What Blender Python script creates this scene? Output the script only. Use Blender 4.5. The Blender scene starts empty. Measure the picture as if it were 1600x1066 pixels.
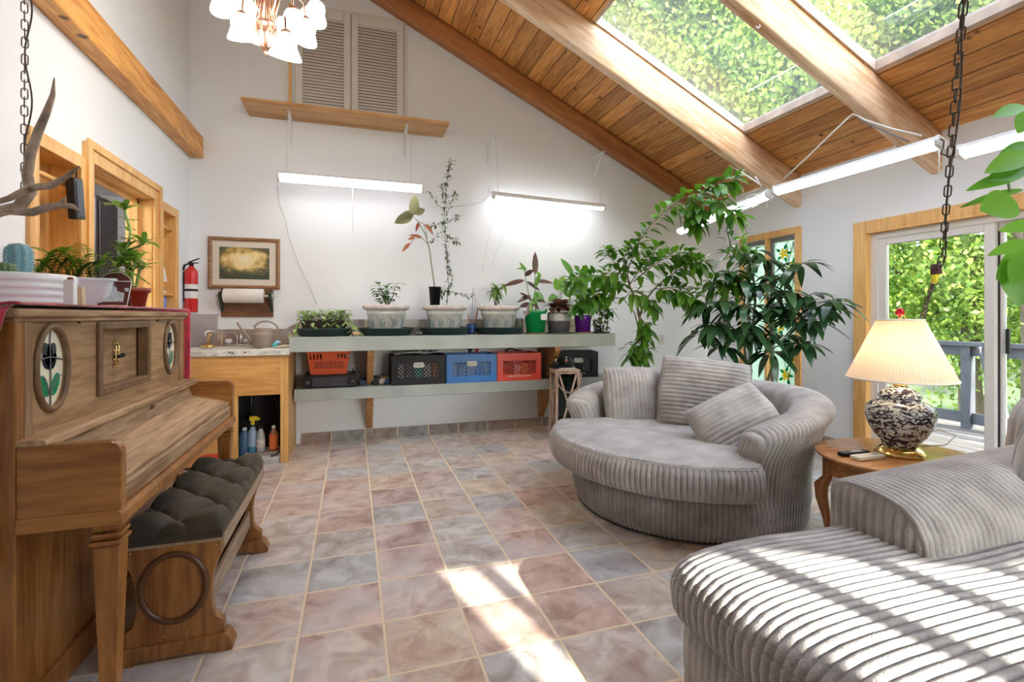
import bpy, bmesh, math, random
from mathutils import Vector, Matrix, Euler, noise as mnoise
PI=math.pi; rnd=random.Random(7)
sc=bpy.context.scene; COL=sc.collection
# ---------------------------------------------------------------- camera frame (calibrated on the floor tiles)
S=0.31; FPX=775.2; HZ=493.7; TH=0.3109; CH=1.21
_c,_s=math.cos(TH),math.sin(TH)
def ray(px,py):
    a=(px-800)/FPX; return Vector((_s+a*_c,_c-a*_s,(HZ-py)/FPX))
CAM=Vector((0,0,CH))
def at(px,py,d): return CAM+ray(px,py)*d           # point at forward distance d
def onz(px,py,z=0): r=ray(px,py); return CAM+r*((z-CH)/r.z)
def ony(px,py,y): r=ray(px,py); return CAM+r*(y/r.y)
def onx(px,py,x): r=ray(px,py); return CAM+r*(x/r.x)
EXPO=1.52
W=5.08; LX=-1.377; RX=4.17; FY=-2.2
SL=.482
def zc(x): return 2.585+SL*(RX-x)      # ceiling underside
def zb(x): return 2.275+SL*(RX-x)      # beam underside
# ---------------------------------------------------------------- materials
MATS={}
def nmat(name):
    m=bpy.data.materials.new(name); m.use_nodes=True; nt=m.node_tree
    b=nt.nodes.get('Principled BSDF'); return m,nt,b
def N(nt,t,**k):
    n=nt.nodes.new(t)
    for a,v in k.items(): setattr(n,a,v)
    return n
def L(nt,a,b): nt.links.new(a,b)
def col(c): return (c[0],c[1],c[2],1)
def plain(name,c,rough=.5,metal=0,bump=0,bs=60,var=0,vs=4,spec=None,sheen=0,coat=0,sub=0):
    if name in MATS: return MATS[name]
    m,nt,b=nmat(name)
    b.inputs['Base Color'].default_value=col(c); b.inputs['Roughness'].default_value=rough; b.inputs['Metallic'].default_value=metal
    if sheen: b.inputs['Sheen Weight'].default_value=sheen
    if coat: b.inputs['Coat Weight'].default_value=coat
    if spec is not None: b.inputs['Specular IOR Level'].default_value=spec
    tc=N(nt,'ShaderNodeTexCoord')
    if var:
        no=N(nt,'ShaderNodeTexNoise'); no.inputs['Scale'].default_value=vs; no.inputs['Detail'].default_value=5
        L(nt,tc.outputs['Object'],no.inputs['Vector'])
        r=N(nt,'ShaderNodeValToRGB'); r.color_ramp.elements[0].position=.3; r.color_ramp.elements[1].position=.7
        r.color_ramp.elements[0].color=col([x*(1-var) for x in c]); r.color_ramp.elements[1].color=col([min(1,x*(1+var)) for x in c])
        L(nt,no.outputs['Fac'],r.inputs['Fac']); L(nt,r.outputs['Color'],b.inputs['Base Color'])
    if bump:
        no=N(nt,'ShaderNodeTexNoise'); no.inputs['Scale'].default_value=bs; no.inputs['Detail'].default_value=4
        L(nt,tc.outputs['Object'],no.inputs['Vector'])
        bp=N(nt,'ShaderNodeBump'); bp.inputs['Strength'].default_value=bump; bp.inputs['Distance'].default_value=.01
        L(nt,no.outputs['Fac'],bp.inputs['Height']); L(nt,bp.outputs['Normal'],b.inputs['Normal'])
    MATS[name]=m; return m
def ramp(nt,cols,pos):
    r=N(nt,'ShaderNodeValToRGB'); e=r.color_ramp.elements
    while len(e)<len(cols): e.new(.5)
    for i,(c,p) in enumerate(zip(cols,pos)): e[i].position=p; e[i].color=col(c)
    return r
def wood(name,c0,c1,axis='x',scale=6,stretch=12,rough=.45,bump=.15,tilt=0,knots=0,plank=None,plankaxis='x',dark=None,coat=0):
    """grain streaks run along `axis`; plank = board width gives per-board tone and seams across `plankaxis`"""
    if name in MATS: return MATS[name]
    m,nt,b=nmat(name); tc=N(nt,'ShaderNodeTexCoord'); mp=N(nt,'ShaderNodeMapping')
    sv={'x':(1/stretch,1,1),'y':(1,1/stretch,1),'z':(1,1,1/stretch)}[axis]
    mp.inputs['Scale'].default_value=sv
    if tilt:
        m0=N(nt,'ShaderNodeMapping'); m0.inputs['Rotation'].default_value=(0,tilt,0); L(nt,tc.outputs['Object'],m0.inputs['Vector']); L(nt,m0.outputs[0],mp.inputs['Vector'])
    else: L(nt,tc.outputs['Object'],mp.inputs['Vector'])
    vec=mp.outputs['Vector']; seam=None
    if plank:
        sp=N(nt,'ShaderNodeSeparateXYZ'); L(nt,tc.outputs['Object'],sp.inputs['Vector'])
        dv=N(nt,'ShaderNodeMath',operation='DIVIDE'); dv.inputs[1].default_value=plank; L(nt,sp.outputs[plankaxis.upper()],dv.inputs[0])
        fl=N(nt,'ShaderNodeMath',operation='FLOOR'); L(nt,dv.outputs[0],fl.inputs[0])
        fr=N(nt,'ShaderNodeMath',operation='FRACT'); L(nt,dv.outputs[0],fr.inputs[0])
        wn=N(nt,'ShaderNodeTexWhiteNoise',noise_dimensions='1D'); L(nt,fl.outputs[0],wn.inputs['W'])
        sc_=N(nt,'ShaderNodeVectorMath',operation='SCALE'); sc_.inputs['Scale'].default_value=7; L(nt,wn.outputs['Color'],sc_.inputs[0])
        ad=N(nt,'ShaderNodeVectorMath',operation='ADD'); L(nt,vec,ad.inputs[0]); L(nt,sc_.outputs[0],ad.inputs[1]); vec=ad.outputs[0]
        c5=N(nt,'ShaderNodeMath',operation='SUBTRACT'); c5.inputs[1].default_value=.5; L(nt,fr.outputs[0],c5.inputs[0])
        ab=N(nt,'ShaderNodeMath',operation='ABSOLUTE'); L(nt,c5.outputs[0],ab.inputs[0])
        gt=N(nt,'ShaderNodeMath',operation='GREATER_THAN'); gt.inputs[1].default_value=.5-.004/plank; L(nt,ab.outputs[0],gt.inputs[0]); seam=gt
    no=N(nt,'ShaderNodeTexNoise'); no.inputs['Scale'].default_value=scale; no.inputs['Detail'].default_value=6; no.inputs['Roughness'].default_value=.65; no.inputs['Distortion'].default_value=.6
    L(nt,vec,no.inputs['Vector'])
    w=N(nt,'ShaderNodeTexNoise'); w.inputs['Scale'].default_value=scale*9; w.inputs['Detail'].default_value=3; L(nt,vec,w.inputs['Vector'])
    mx=N(nt,'ShaderNodeMath',operation='MULTIPLY_ADD'); mx.inputs[1].default_value=.45; L(nt,w.outputs['Fac'],mx.inputs[0]); 
    sb=N(nt,'ShaderNodeMath',operation='MULTIPLY'); sb.inputs[1].default_value=.62; L(nt,no.outputs['Fac'],sb.inputs[0]); L(nt,sb.outputs[0],mx.inputs[2])
    cm=[(a+b_)/2 for a,b_ in zip(c0,c1)]
    r=ramp(nt,[c0,cm,c1],[.43,.53,.63]); L(nt,mx.outputs[0],r.inputs['Fac']); out=r.outputs['Color']
    if plank:
        hs=N(nt,'ShaderNodeHueSaturation'); mr=N(nt,'ShaderNodeMapRange'); mr.inputs['To Min'].default_value=.75; mr.inputs['To Max'].default_value=1.2
        L(nt,wn.outputs['Value'],mr.inputs['Value']); L(nt,mr.outputs[0],hs.inputs['Value']); L(nt,out,hs.inputs['Color'])
        mm=N(nt,'ShaderNodeMixRGB',blend_type='MIX'); L(nt,seam.outputs[0],mm.inputs['Fac']); L(nt,hs.outputs[0],mm.inputs[1]); mm.inputs[2].default_value=col([x*.25 for x in c0]); out=mm.outputs[0]
    if knots:
        vo=N(nt,'ShaderNodeTexVoronoi'); vo.inputs['Scale'].default_value=knots; L(nt,tc.outputs['Object'],vo.inputs['Vector'])
        kr=ramp(nt,[(1,1,1),(0,0,0)],[.07,.13]); L(nt,vo.outputs['Distance'],kr.inputs['Fac'])
        mm=N(nt,'ShaderNodeMixRGB'); L(nt,kr.outputs['Color'],mm.inputs['Fac']); L(nt,out,mm.inputs[1]); mm.inputs[2].default_value=col(dark or [x*.35 for x in c0]); out=mm.outputs[0]
    L(nt,out,b.inputs['Base Color']); b.inputs['Roughness'].default_value=rough
    if coat: b.inputs['Coat Weight'].default_value=coat; b.inputs['Coat Roughness'].default_value=.2
    if bump:
        bp=N(nt,'ShaderNodeBump'); bp.inputs['Strength'].default_value=bump; bp.inputs['Distance'].default_value=.004
        L(nt,mx.outputs[0],bp.inputs['Height']); L(nt,bp.outputs['Normal'],b.inputs['Normal'])
    MATS[name]=m; return m
def emis(name,c,s):
    m,nt,b=nmat(name); b.inputs['Base Color'].default_value=col(c); b.inputs['Emission Color'].default_value=col(c); b.inputs['Emission Strength'].default_value=s; MATS[name]=m; return m
def glass(name,c=(1,1,1),refl=1.0,rough=.0,frost=0,fc=(1,1,1)):
    m=bpy.data.materials.new(name); m.use_nodes=True; nt=m.node_tree; nt.nodes.clear()
    o=N(nt,'ShaderNodeOutputMaterial'); t=N(nt,'ShaderNodeBsdfTransparent'); t.inputs[0].default_value=col(c)
    g=N(nt,'ShaderNodeBsdfGlossy'); g.inputs['Roughness'].default_value=rough
    f=N(nt,'ShaderNodeFresnel'); f.inputs[0].default_value=1.45
    ml=N(nt,'ShaderNodeMath',operation='MULTIPLY'); ml.inputs[1].default_value=refl; L(nt,f.outputs[0],ml.inputs[0])
    mx=N(nt,'ShaderNodeMixShader'); L(nt,ml.outputs[0],mx.inputs[0]); L(nt,t.outputs[0],mx.inputs[1]); L(nt,g.outputs[0],mx.inputs[2])
    out=mx.outputs[0]
    if frost:
        d=N(nt,'ShaderNodeBsdfTranslucent'); d.inputs[0].default_value=col(fc)
        m2=N(nt,'ShaderNodeMixShader'); m2.inputs[0].default_value=frost; L(nt,out,m2.inputs[1]); L(nt,d.outputs[0],m2.inputs[2]); out=m2.outputs[0]
    L(nt,out,o.inputs[0]); MATS[name]=m; return m
# ---------------------------------------------------------------- mesh builder
class MB:
    def __init__(s): s.v=[]; s.f=[]; s.sm=[]; s.mi=[]; s.m=0
    def add(s,vs,fs,smooth=False):
        o=len(s.v); s.v.extend(tuple(v) for v in vs)
        for f in fs: s.f.append(tuple(i+o for i in f)); s.sm.append(smooth); s.mi.append(s.m)
        return s
    def box(s,x0,x1,y0,y1,z0,z1,M=None):
        vs=[Vector((x,y,z)) for x in (x0,x1) for y in (y0,y1) for z in (z0,z1)]
        if M is not None: vs=[M@v for v in vs]
        return s.add(vs,[(0,1,3,2),(4,6,7,5),(0,4,5,1),(2,3,7,6),(0,2,6,4),(1,5,7,3)])
    def beam(s,a,b,w,h,up=(0,0,1)):
        a=Vector(a);b=Vector(b);d=(b-a);l=d.length;d.normalize();up=Vector(up);x=d.cross(up)
        if x.length<1e-4: x=d.cross(Vector((0,1,0)))
        x.normalize();u=x.cross(d)
        vs=[p+x*(i*w/2)+u*(j*h/2) for p in (a,b) for i in (-1,1) for j in (-1,1)]
        return s.add(vs,[(0,1,3,2),(4,6,7,5),(0,4,5,1),(2,3,7,6),(0,2,6,4),(1,5,7,3)])
    def tube(s,pts,r,n=8,cap=True,smooth=True,closed=False):
        pts=[Vector(p) for p in pts]; k=len(pts); rs=r if isinstance(r,(list,tuple)) else [r]*k
        vs=[];prev=None
        for i,p in enumerate(pts):
            if closed: d=pts[(i+1)%k]-pts[i-1]
            else: d=pts[min(i+1,k-1)]-pts[max(i-1,0)]
            if d.length<1e-9: d=Vector((0,0,1))
            d.normalize()
            if prev is None:
                u=d.cross(Vector((0,0,1)))
                if u.length<1e-3: u=d.cross(Vector((1,0,0)))
            else: u=prev-d*prev.dot(d)
            if u.length<1e-6: u=d.orthogonal()
            u.normalize(); prev=u; w=d.cross(u)
            for j in range(n):
                t=2*PI*j/n; vs.append(p+(u*math.cos(t)+w*math.sin(t))*rs[i])
        fs=[]
        for i in range(k if closed else k-1):
            for j in range(n):
                a=i*n+j;b=i*n+(j+1)%n;i2=(i+1)%k; fs.append((a,b,i2*n+(j+1)%n,i2*n+j))
        if cap and not closed: fs.append(tuple(range(n-1,-1,-1))); fs.append(tuple((k-1)*n+j for j in range(n)))
        return s.add(vs,fs,smooth)
    def lathe(s,prof,n=32,c=(0,0,0),smooth=True,sx=1,sy=1,cap=True,a0=0):
        vs=[];fs=[];k=len(prof)
        for r,z in prof:
            for j in range(n):
                t=a0+2*PI*j/n; vs.append((c[0]+r*sx*math.cos(t),c[1]+r*sy*math.sin(t),c[2]+z))
        for i in range(k-1):
            for j in range(n):
                fs.append((i*n+j,i*n+(j+1)%n,(i+1)*n+(j+1)%n,(i+1)*n+j))
        if cap:
            if prof[0][0]>1e-5: fs.append(tuple(range(n-1,-1,-1)))
            if prof[-1][0]>1e-5: fs.append(tuple((k-1)*n+j for j in range(n)))
        return s.add(vs,fs,smooth)
    def prism(s,poly,fn,t0,t1):
        """poly 2-D outline; fn(a,b,t)->3-D point; extruded from t0 to t1"""
        k=len(poly); vs=[fn(a,b,t0) for a,b in poly]+[fn(a,b,t1) for a,b in poly]
        fs=[tuple(range(k-1,-1,-1)),tuple(range(k,2*k))]+[(i,(i+1)%k,k+(i+1)%k,k+i) for i in range(k)]
        return s.add(vs,fs)
    def grid(s,fn,nu,nv,cu=False,cv=False,smooth=True):
        vs=[fn(i/(nu if cu else nu-1),j/(nv if cv else nv-1)) for i in range(nu) for j in range(nv)]; fs=[]
        for i in range(nu if cu else nu-1):
            for j in range(nv if cv else nv-1):
                i2=(i+1)%nu;j2=(j+1)%nv; fs.append((i*nv+j,i2*nv+j,i2*nv+j2,i*nv+j2))
        return s.add(vs,fs,smooth)
    def ball(s,c,r,n=12,sz=1,sx=1,sy=1):
        return s.lathe([(max(1e-6,r*math.sin(PI*i/n)),-r*sz*math.cos(PI*i/n)) for i in range(n+1)],n*2 if n<10 else n,c,True,sx,sy,False)
    def build(s,name,mat,parent=None,bevel=0,sub=0,loc=None,solid=0,ang=40,off=None):
        me=bpy.data.meshes.new(name); vs=s.v
        if off is not None: ox,oy,oz=off; vs=[(v[0]-ox,v[1]-oy,v[2]-oz) for v in vs]
        me.from_pydata(vs,[],s.f); me.update()
        me.polygons.foreach_set('use_smooth',s.sm)
        for m_ in (mat if isinstance(mat,(list,tuple)) else [mat]): me.materials.append(m_)
        if isinstance(mat,(list,tuple)): me.polygons.foreach_set('material_index',s.mi)
        bm=bmesh.new(); bm.from_mesh(me); bmesh.ops.recalc_face_normals(bm,faces=bm.faces); bm.to_mesh(me); bm.free()
        o=bpy.data.objects.new(name,me); COL.objects.link(o)
        if parent: o.parent=parent
        if loc is not None: o.location=loc
        if bevel:
            b=o.modifiers.new('Bevel','BEVEL'); b.width=bevel; b.segments=2; b.limit_method='ANGLE'; b.angle_limit=math.radians(ang)
        if solid:
            b=o.modifiers.new('Solidify','SOLIDIFY'); b.thickness=solid; b.offset=0
        if sub:
            b=o.modifiers.new('Sub','SUBSURF'); b.levels=sub; b.render_levels=sub
        return o
def tag(o,label=None,cat=None,group=None,kind=None):
    if label: o['label']=label
    if cat: o['category']=cat
    if group: o['group']=group
    if kind: o['kind']=kind
    return o
def thing(name,label,cat,loc=(0,0,0),rz=0,group=None):
    o=bpy.data.objects.new(name,None); COL.objects.link(o); o.empty_display_size=.05
    o.location=loc; o.rotation_euler=(0,0,rz); return tag(o,label,cat,group)
def dup(o,loc=None,rz=None,label=None,parent=None,scale=None):
    c=o.copy(); COL.objects.link(c); c.parent=parent
    if loc is not None: c.location=loc
    if rz is not None: c.rotation_euler=(0,0,rz)
    if scale is not None: c.scale=scale
    if label: c['label']=label
    for ch in [x for x in list(bpy.data.objects) if x.parent==o]: dup(ch,parent=c)
    return c
def struct(o,label=None): o['kind']='structure'; 
def circ(n,rx,ry=None,c=(0,0),a0=0,a1=2*PI,end=False):
    ry=rx if ry is None else ry; k=n-1 if end else n
    return [(c[0]+rx*math.cos(a0+(a1-a0)*i/k),c[1]+ry*math.sin(a0+(a1-a0)*i/k)) for i in range(n)]
def rrect(x0,x1,y0,y1,r,n=4):
    o=[]
    for cx,cy,a in((x1-r,y1-r,0),(x0+r,y1-r,PI/2),(x0+r,y0+r,PI),(x1-r,y0+r,1.5*PI)):
        o+= [(cx+r*math.cos(a+PI/2*i/n),cy+r*math.sin(a+PI/2*i/n)) for i in range(n+1)]
    return o
XZ=lambda a,b,t:(a,t,b)   # outline in X-Z, extruded along Y
YZ=lambda a,b,t:(t,a,b)
XY=lambda a,b,t:(a,b,t)
# ================================================================ shell materials
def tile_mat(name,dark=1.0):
    m,nt,b=nmat(name); ge=N(nt,'ShaderNodeNewGeometry'); sp=N(nt,'ShaderNodeSeparateXYZ'); L(nt,ge.outputs['Position'],sp.inputs[0])
    fr=[];fl=[]
    for ax,off in (('X',-1.6236*S),('Y',7.528*S)):
        a=N(nt,'ShaderNodeMath',operation='SUBTRACT'); a.inputs[1].default_value=off; L(nt,sp.outputs[ax],a.inputs[0])
        d=N(nt,'ShaderNodeMath',operation='DIVIDE'); d.inputs[1].default_value=S; L(nt,a.outputs[0],d.inputs[0])
        f=N(nt,'ShaderNodeMath',operation='FLOOR'); L(nt,d.outputs[0],f.inputs[0]); fl.append(f)
        q=N(nt,'ShaderNodeMath',operation='FRACT'); L(nt,d.outputs[0],q.inputs[0])
        h=N(nt,'ShaderNodeMath',operation='SUBTRACT'); h.inputs[1].default_value=.5; L(nt,q.outputs[0],h.inputs[0])
        ab=N(nt,'ShaderNodeMath',operation='ABSOLUTE'); L(nt,h.outputs[0],ab.inputs[0]); fr.append(ab)
    mx=N(nt,'ShaderNodeMath',operation='MAXIMUM'); L(nt,fr[0].outputs[0],mx.inputs[0]); L(nt,fr[1].outputs[0],mx.inputs[1])
    nz=N(nt,'ShaderNodeTexNoise'); nz.inputs['Scale'].default_value=40; L(nt,ge.outputs['Position'],nz.inputs['Vector'])
    wob=N(nt,'ShaderNodeMath',operation='MULTIPLY_ADD'); wob.inputs[1].default_value=.012; L(nt,nz.outputs['Fac'],wob.inputs[0]); L(nt,mx.outputs[0],wob.inputs[2])
    gr=N(nt,'ShaderNodeMapRange'); gr.inputs['From Min'].default_value=.485; gr.inputs['From Max'].default_value=.491; L(nt,wob.outputs[0],gr.inputs['Value'])
    cb=N(nt,'ShaderNodeCombineXYZ'); L(nt,fl[0].outputs[0],cb.inputs[0]); L(nt,fl[1].outputs[0],cb.inputs[1])
    wn=N(nt,'ShaderNodeTexWhiteNoise',noise_dimensions='3D'); L(nt,cb.outputs[0],wn.inputs['Vector'])
    r1=ramp(nt,[(.50,.34,.27),(.56,.43,.36),(.50,.45,.40),(.43,.425,.41),(.58,.45,.32),(.48,.37,.34)],[0,.22,.42,.6,.78,1]); r1.color_ramp.interpolation='LINEAR'
    L(nt,wn.outputs['Value'],r1.inputs['Fac'])
    # cloudy slate mottling
    sc_=N(nt,'ShaderNodeVectorMath',operation='SCALE'); sc_.inputs['Scale'].default_value=5; L(nt,wn.outputs['Color'],sc_.inputs[0])
    ad=N(nt,'ShaderNodeVectorMath',operation='ADD'); L(nt,ge.outputs['Position'],ad.inputs[0]); L(nt,sc_.outputs[0],ad.inputs[1])
    n1=N(nt,'ShaderNodeTexNoise'); n1.inputs['Scale'].default_value=7; n1.inputs['Detail'].default_value=8; n1.inputs['Roughness'].default_value=.6; n1.inputs['Distortion'].default_value=.8
    L(nt,ad.outputs[0],n1.inputs['Vector'])
    r2=ramp(nt,[(.30,.24,.23),(.5,.5,.5),(.72,.74,.77)],[.34,.5,.66]); L(nt,n1.outputs['Fac'],r2.inputs['Fac'])
    ov=N(nt,'ShaderNodeMixRGB',blend_type='OVERLAY'); ov.inputs[0].default_value=.85; L(nt,r1.outputs['Color'],ov.inputs[1]); L(nt,r2.outputs['Color'],ov.inputs[2])
    n2=N(nt,'ShaderNodeTexNoise'); n2.inputs['Scale'].default_value=3.1; n2.inputs['Detail'].default_value=3; L(nt,ad.outputs[0],n2.inputs['Vector'])
    r3=ramp(nt,[(0,0,0),(1,1,1)],[.5,.66]); L(nt,n2.outputs['Fac'],r3.inputs['Fac'])
    m3=N(nt,'ShaderNodeMixRGB'); 
    k=N(nt,'ShaderNodeMath',operation='MULTIPLY'); k.inputs[1].default_value=.55; L(nt,r3.outputs['Color'],k.inputs[0]); L(nt,k.outputs[0],m3.inputs[0]); L(nt,ov.outputs[0],m3.inputs[1]); m3.inputs[2].default_value=col((.55,.52,.51))
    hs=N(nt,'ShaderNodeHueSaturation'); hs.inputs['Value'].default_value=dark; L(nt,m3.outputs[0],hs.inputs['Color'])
    fin=N(nt,'ShaderNodeMixRGB'); L(nt,gr.outputs[0],fin.inputs[0]); L(nt,hs.outputs[0],fin.inputs[1]); fin.inputs[2].default_value=col((.74,.60,.42))
    L(nt,fin.outputs[0],b.inputs['Base Color'])
    rr=N(nt,'ShaderNodeMapRange'); rr.inputs['To Min'].default_value=.3; rr.inputs['To Max'].default_value=.8; L(nt,gr.outputs[0],rr.inputs['Value']); L(nt,rr.outputs[0],b.inputs['Roughness'])
    iv=N(nt,'ShaderNodeMath',operation='MULTIPLY_ADD'); iv.inputs[1].default_value=-1; L(nt,gr.outputs[0],iv.inputs[0])
    s2=N(nt,'ShaderNodeMath',operation='MULTIPLY'); s2.inputs[1].default_value=.35; L(nt,n1.outputs['Fac'],s2.inputs[0]); L(nt,s2.outputs[0],iv.inputs[2])
    bp=N(nt,'ShaderNodeBump'); bp.inputs['Strength'].default_value=.5; bp.inputs['Distance'].default_value=.004; L(nt,iv.outputs[0],bp.inputs['Height']); L(nt,bp.outputs['Normal'],b.inputs['Normal'])
    MATS[name]=m; return m
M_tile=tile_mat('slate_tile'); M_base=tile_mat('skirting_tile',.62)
M_wall=plain('white_plaster',(.84,.86,.89),.7,bump=.06,bs=25)
M_plank=wood('pine_planks',(.46,.18,.045),(.80,.39,.12),'y',5,10,.4,.1,knots=5,plank=.135,plankaxis='x')
M_beamD=wood('stained_beam',(.33,.12,.035),(.52,.22,.08),'x',5,9,.5,.15,knots=3,tilt=-math.atan(SL))
M_beamL=wood('pale_beam',(.60,.34,.17),(.88,.68,.48),'x',4,9,.55,.2,knots=2.3,dark=(.42,.2,.08),tilt=-math.atan(SL))
M_beamY=wood('honey_beam',(.50,.20,.045),(.82,.42,.12),'y',5,9,.5,.15,knots=4)
M_oak=wood('honey_trim',(.68,.35,.10),(.86,.52,.19),'z',5,10,.4,.05)
M_oakx=wood('honey_trim_h',(.68,.35,.10),(.86,.52,.19),'y',5,10,.4,.05)
M_curb=plain('grey_curb',(.52,.42,.34),.7,var=.2,vs=8)
M_vinyl=plain('vinyl_white',(.72,.70,.68),.35)
M_glass=glass('clear_glass',(.96,.98,.97),1.0)
# ---- floor, walls, ceiling
MB().box(LX-.1,RX+.1,FY-.1,W+.1,-.12,0).build('floor',M_tile)
struct(bpy.data.objects['floor'])
def wallbox(name,boxes,mat=M_wall):
    m=MB()
    for b in boxes: m.box(*b)
    o=m.build(name,mat); o['kind']='structure'; return o
ZT=zc(LX)
m=MB(); m.prism([(LX-.12,0),(RX+.12,0),(RX+.12,zc(RX)),(LX-.12,ZT+.06)],XZ,W,W+.12); o=m.build('wall_back',M_wall); o['kind']='structure'
# left wall with recesses: niche one, pass-through, niche two
N1=(2.80,3.19,1.10,2.00); PT=(3.30,4.21,.90,2.06); N2=(4.36,4.66,1.05,2.02)
def wall_with_holes(name,axis,pos,t,y0,y1,z1,holes,mat=M_wall,z0=0):
    m=MB(); ys=sorted({y0,y1,*[h[0] for h in holes],*[h[1] for h in holes]})
    for a,b in zip(ys,ys[1:]):
        hs=sorted([h for h in holes if h[0]<=a and h[1]>=b],key=lambda h:h[2]); z=z0
        for h in hs:
            if h[2]>z: (m.box(pos,pos+t,a,b,z,h[2]) if axis=='x' else m.box(a,b,pos,pos+t,z,h[2]))
            z=h[3]
        if axis=='x': m.box(pos,pos+t,a,b,z,z1)
        else: m.box(a,b,pos,pos+t,z,z1)
    o=m.build(name,mat); o['kind']='structure'; return o
wall_with_holes('wall_left','x',LX-.14,.14,FY,W,ZT+.05,[N1,PT,N2])
D1=(1.10,3.11,0,1.93); WN=(3.81,4.475,.12,2.02)
wall_with_holes('wall_right','x',RX,.14,FY,W,zc(RX),[D1,WN])
FWX=(1.5,3.95,.55,2.15)
wall_with_holes('wall_front','y',FY-.12,.12,LX-.12,RX+.12,2.6,[FWX])
m=MB(); m.prism([(LX-.12,2.6),(RX+.12,2.6),(LX-.12,ZT+.06)],XZ,FY-.12,FY); o=m.build('wall_front_gable',M_wall); o['kind']='structure'; o.name='wall_gable'
SKX=(1.91,3.5); BEAMS=[(4.95,W,.10),(3.747,3.835,0),(2.53,2.615,0),(1.31,1.395,0),(.09,.175,0),(-1.13,-1.045,0)]
SKY=[(2.615,3.747),(1.395,2.53),(.175,1.31)]  # last bay is out of view, its skylight added for more light
m=MB()
def slab(x0,x1,y0,y1,t=.06):
    m.add([(x,y,zc(x)+k) for x in(x0,x1) for y in(y0,y1) for k in(0,t)],[(0,1,3,2),(4,6,7,5),(0,4,5,1),(2,3,7,6),(0,2,6,4),(1,5,7,3)])
slab(LX-.1,SKX[0],FY-.1,W+.1); slab(SKX[1],RX+.1,FY-.1,W+.1)
for a,b in ((3.747,W+.1),(2.53,2.615),(1.31,1.395),(FY-.1,.175)): slab(SKX[0],SKX[1],a,b)
o=m.build('ceiling',M_plank); o['kind']='structure'
# skylights
for i,(a,b) in enumerate(SKY):
    t=bpy.data.objects.new('window_%d'%(i+2),None); COL.objects.link(t); t['kind']='structure'; t.location=(2.7,(a+b)/2,zc(2.7)); off=t.location
    m=MB()
    def sb(x0,x1,y0,y1,k0,k1): m.add([(x,y,zc(x)+k) for x in(x0,x1) for y in(y0,y1) for k in(k0,k1)],[(0,1,3,2),(4,6,7,5),(0,4,5,1),(2,3,7,6),(0,2,6,4),(1,5,7,3)])
    e=.03
    sb(SKX[1]-e,SKX[1],a,b,.002,.075); sb(SKX[0],SKX[0]+e,a,b,.002,.075); sb(SKX[0],SKX[1],a,a+.012,.002,.075); sb(SKX[0],SKX[1],b-.012,b,.002,.075)
    m.build('window_frame',M_curb,t,off=off)
    m=MB(); sb(SKX[0],SKX[1],a,b,.055,.061); m.build('pane',glass('dusty_skylight',(.95,.96,.96),.35,0,.02,(.8,.85,.9)) if 'dusty_skylight' not in MATS else MATS['dusty_skylight'],t,off=off)
# beams
for i,(y0,y1,dz) in enumerate(BEAMS):
    r=random.Random(i); m=MB(); n=40
    def f(u,v,y0=y0,y1=y1,dz=dz,r=r,i=i):
        x=LX+(RX-LX)*u; k=v*4%4; zt=zc(x)-.003; z0=zb(x)+dz
        c=[(y0,zt),(y0,z0),(y1,z0),(y1,zt)]; q=int(round(v*12))%12
        e=.018+.006*mnoise.noise((x*3,i,0))
        P=[(y0+.004,zt),(y0,zt-.05),(y0,(zt+z0)/2),(y0,z0+e),(y0+e*.35,z0+e*.3),(y0+e,z0),(y1-e,z0),(y1-e*.35,z0+e*.3),(y1,z0+e),(y1,(zt+z0)/2),(y1,zt-.05),(y1-.004,zt)][q]
        w=.006*mnoise.noise((x*2.1,q*.7,i*3.)); 
        yy=P[0]+(w if (q in(1,2,3,4)) else 0)
        if i==0 and q>5: yy=min(yy,W)
        return (x,yy,P[1])
    m.grid(f,n,12,False,True)
    o=m.build('trim_%d'%(i+1),[M_beamD,M_beamL,M_beamL,M_beamL,M_beamL,M_beamL][i]); o['kind']='structure'
m=MB(); m.box(LX,-1.272,FY,W,2.62,2.81); o=m.build('trim_7',M_beamY,bevel=.008); o['kind']='structure'
# skirting
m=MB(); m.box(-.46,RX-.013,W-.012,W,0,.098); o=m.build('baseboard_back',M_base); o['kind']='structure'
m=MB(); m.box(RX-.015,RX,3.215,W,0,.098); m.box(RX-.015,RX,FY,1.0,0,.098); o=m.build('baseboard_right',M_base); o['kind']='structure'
# ---- right wall: stained-glass sidelight
t=bpy.data.objects.new('window_1',None); COL.objects.link(t); t['kind']='structure'; t.location=(RX,4.14,1.1); off=t.location
m=MB(); a,b,z0,z1=3.743,4.544,.05,2.09; c=.068
for q in ((a,a+c,z0,z1),(b-c,b,z0,z1),(a+c,b-c,z1-c,z1),(a+c,b-c,z0,z0+c)): m.box(RX-.018,RX,*q)
m.box(RX-.018,RX+.05,4.15,4.185,z0+c,z1-c)
m.build('window_frame',M_oak,t,bevel=.004,off=off)
m=MB()
for a,b in ((3.811,4.15),(4.185,4.476)):
    for q in ((a,a+.03,.12,2.02),(b-.03,b,.12,2.02),(a+.03,b-.03,1.98,2.02),(a+.03,b-.03,.12,.16)): m.box(RX+.03,RX+.08,*q)
m.build('sash',plain('bronze_sash',(.2,.19,.2),.4),t,off=off)
M_fro=glass('frosted_green',(.72,.82,.74),.6,.05,.6,(.58,.68,.60))
m=MB(); m.box(RX+.05,RX+.056,3.83,4.13,.15,1.99); m.build('pane',M_fro,t,off=off)
m=MB(); m.box(RX+.05,RX+.056,4.2,4.46,.15,1.99); m.build('pane',M_fro,t,off=off)
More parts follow.
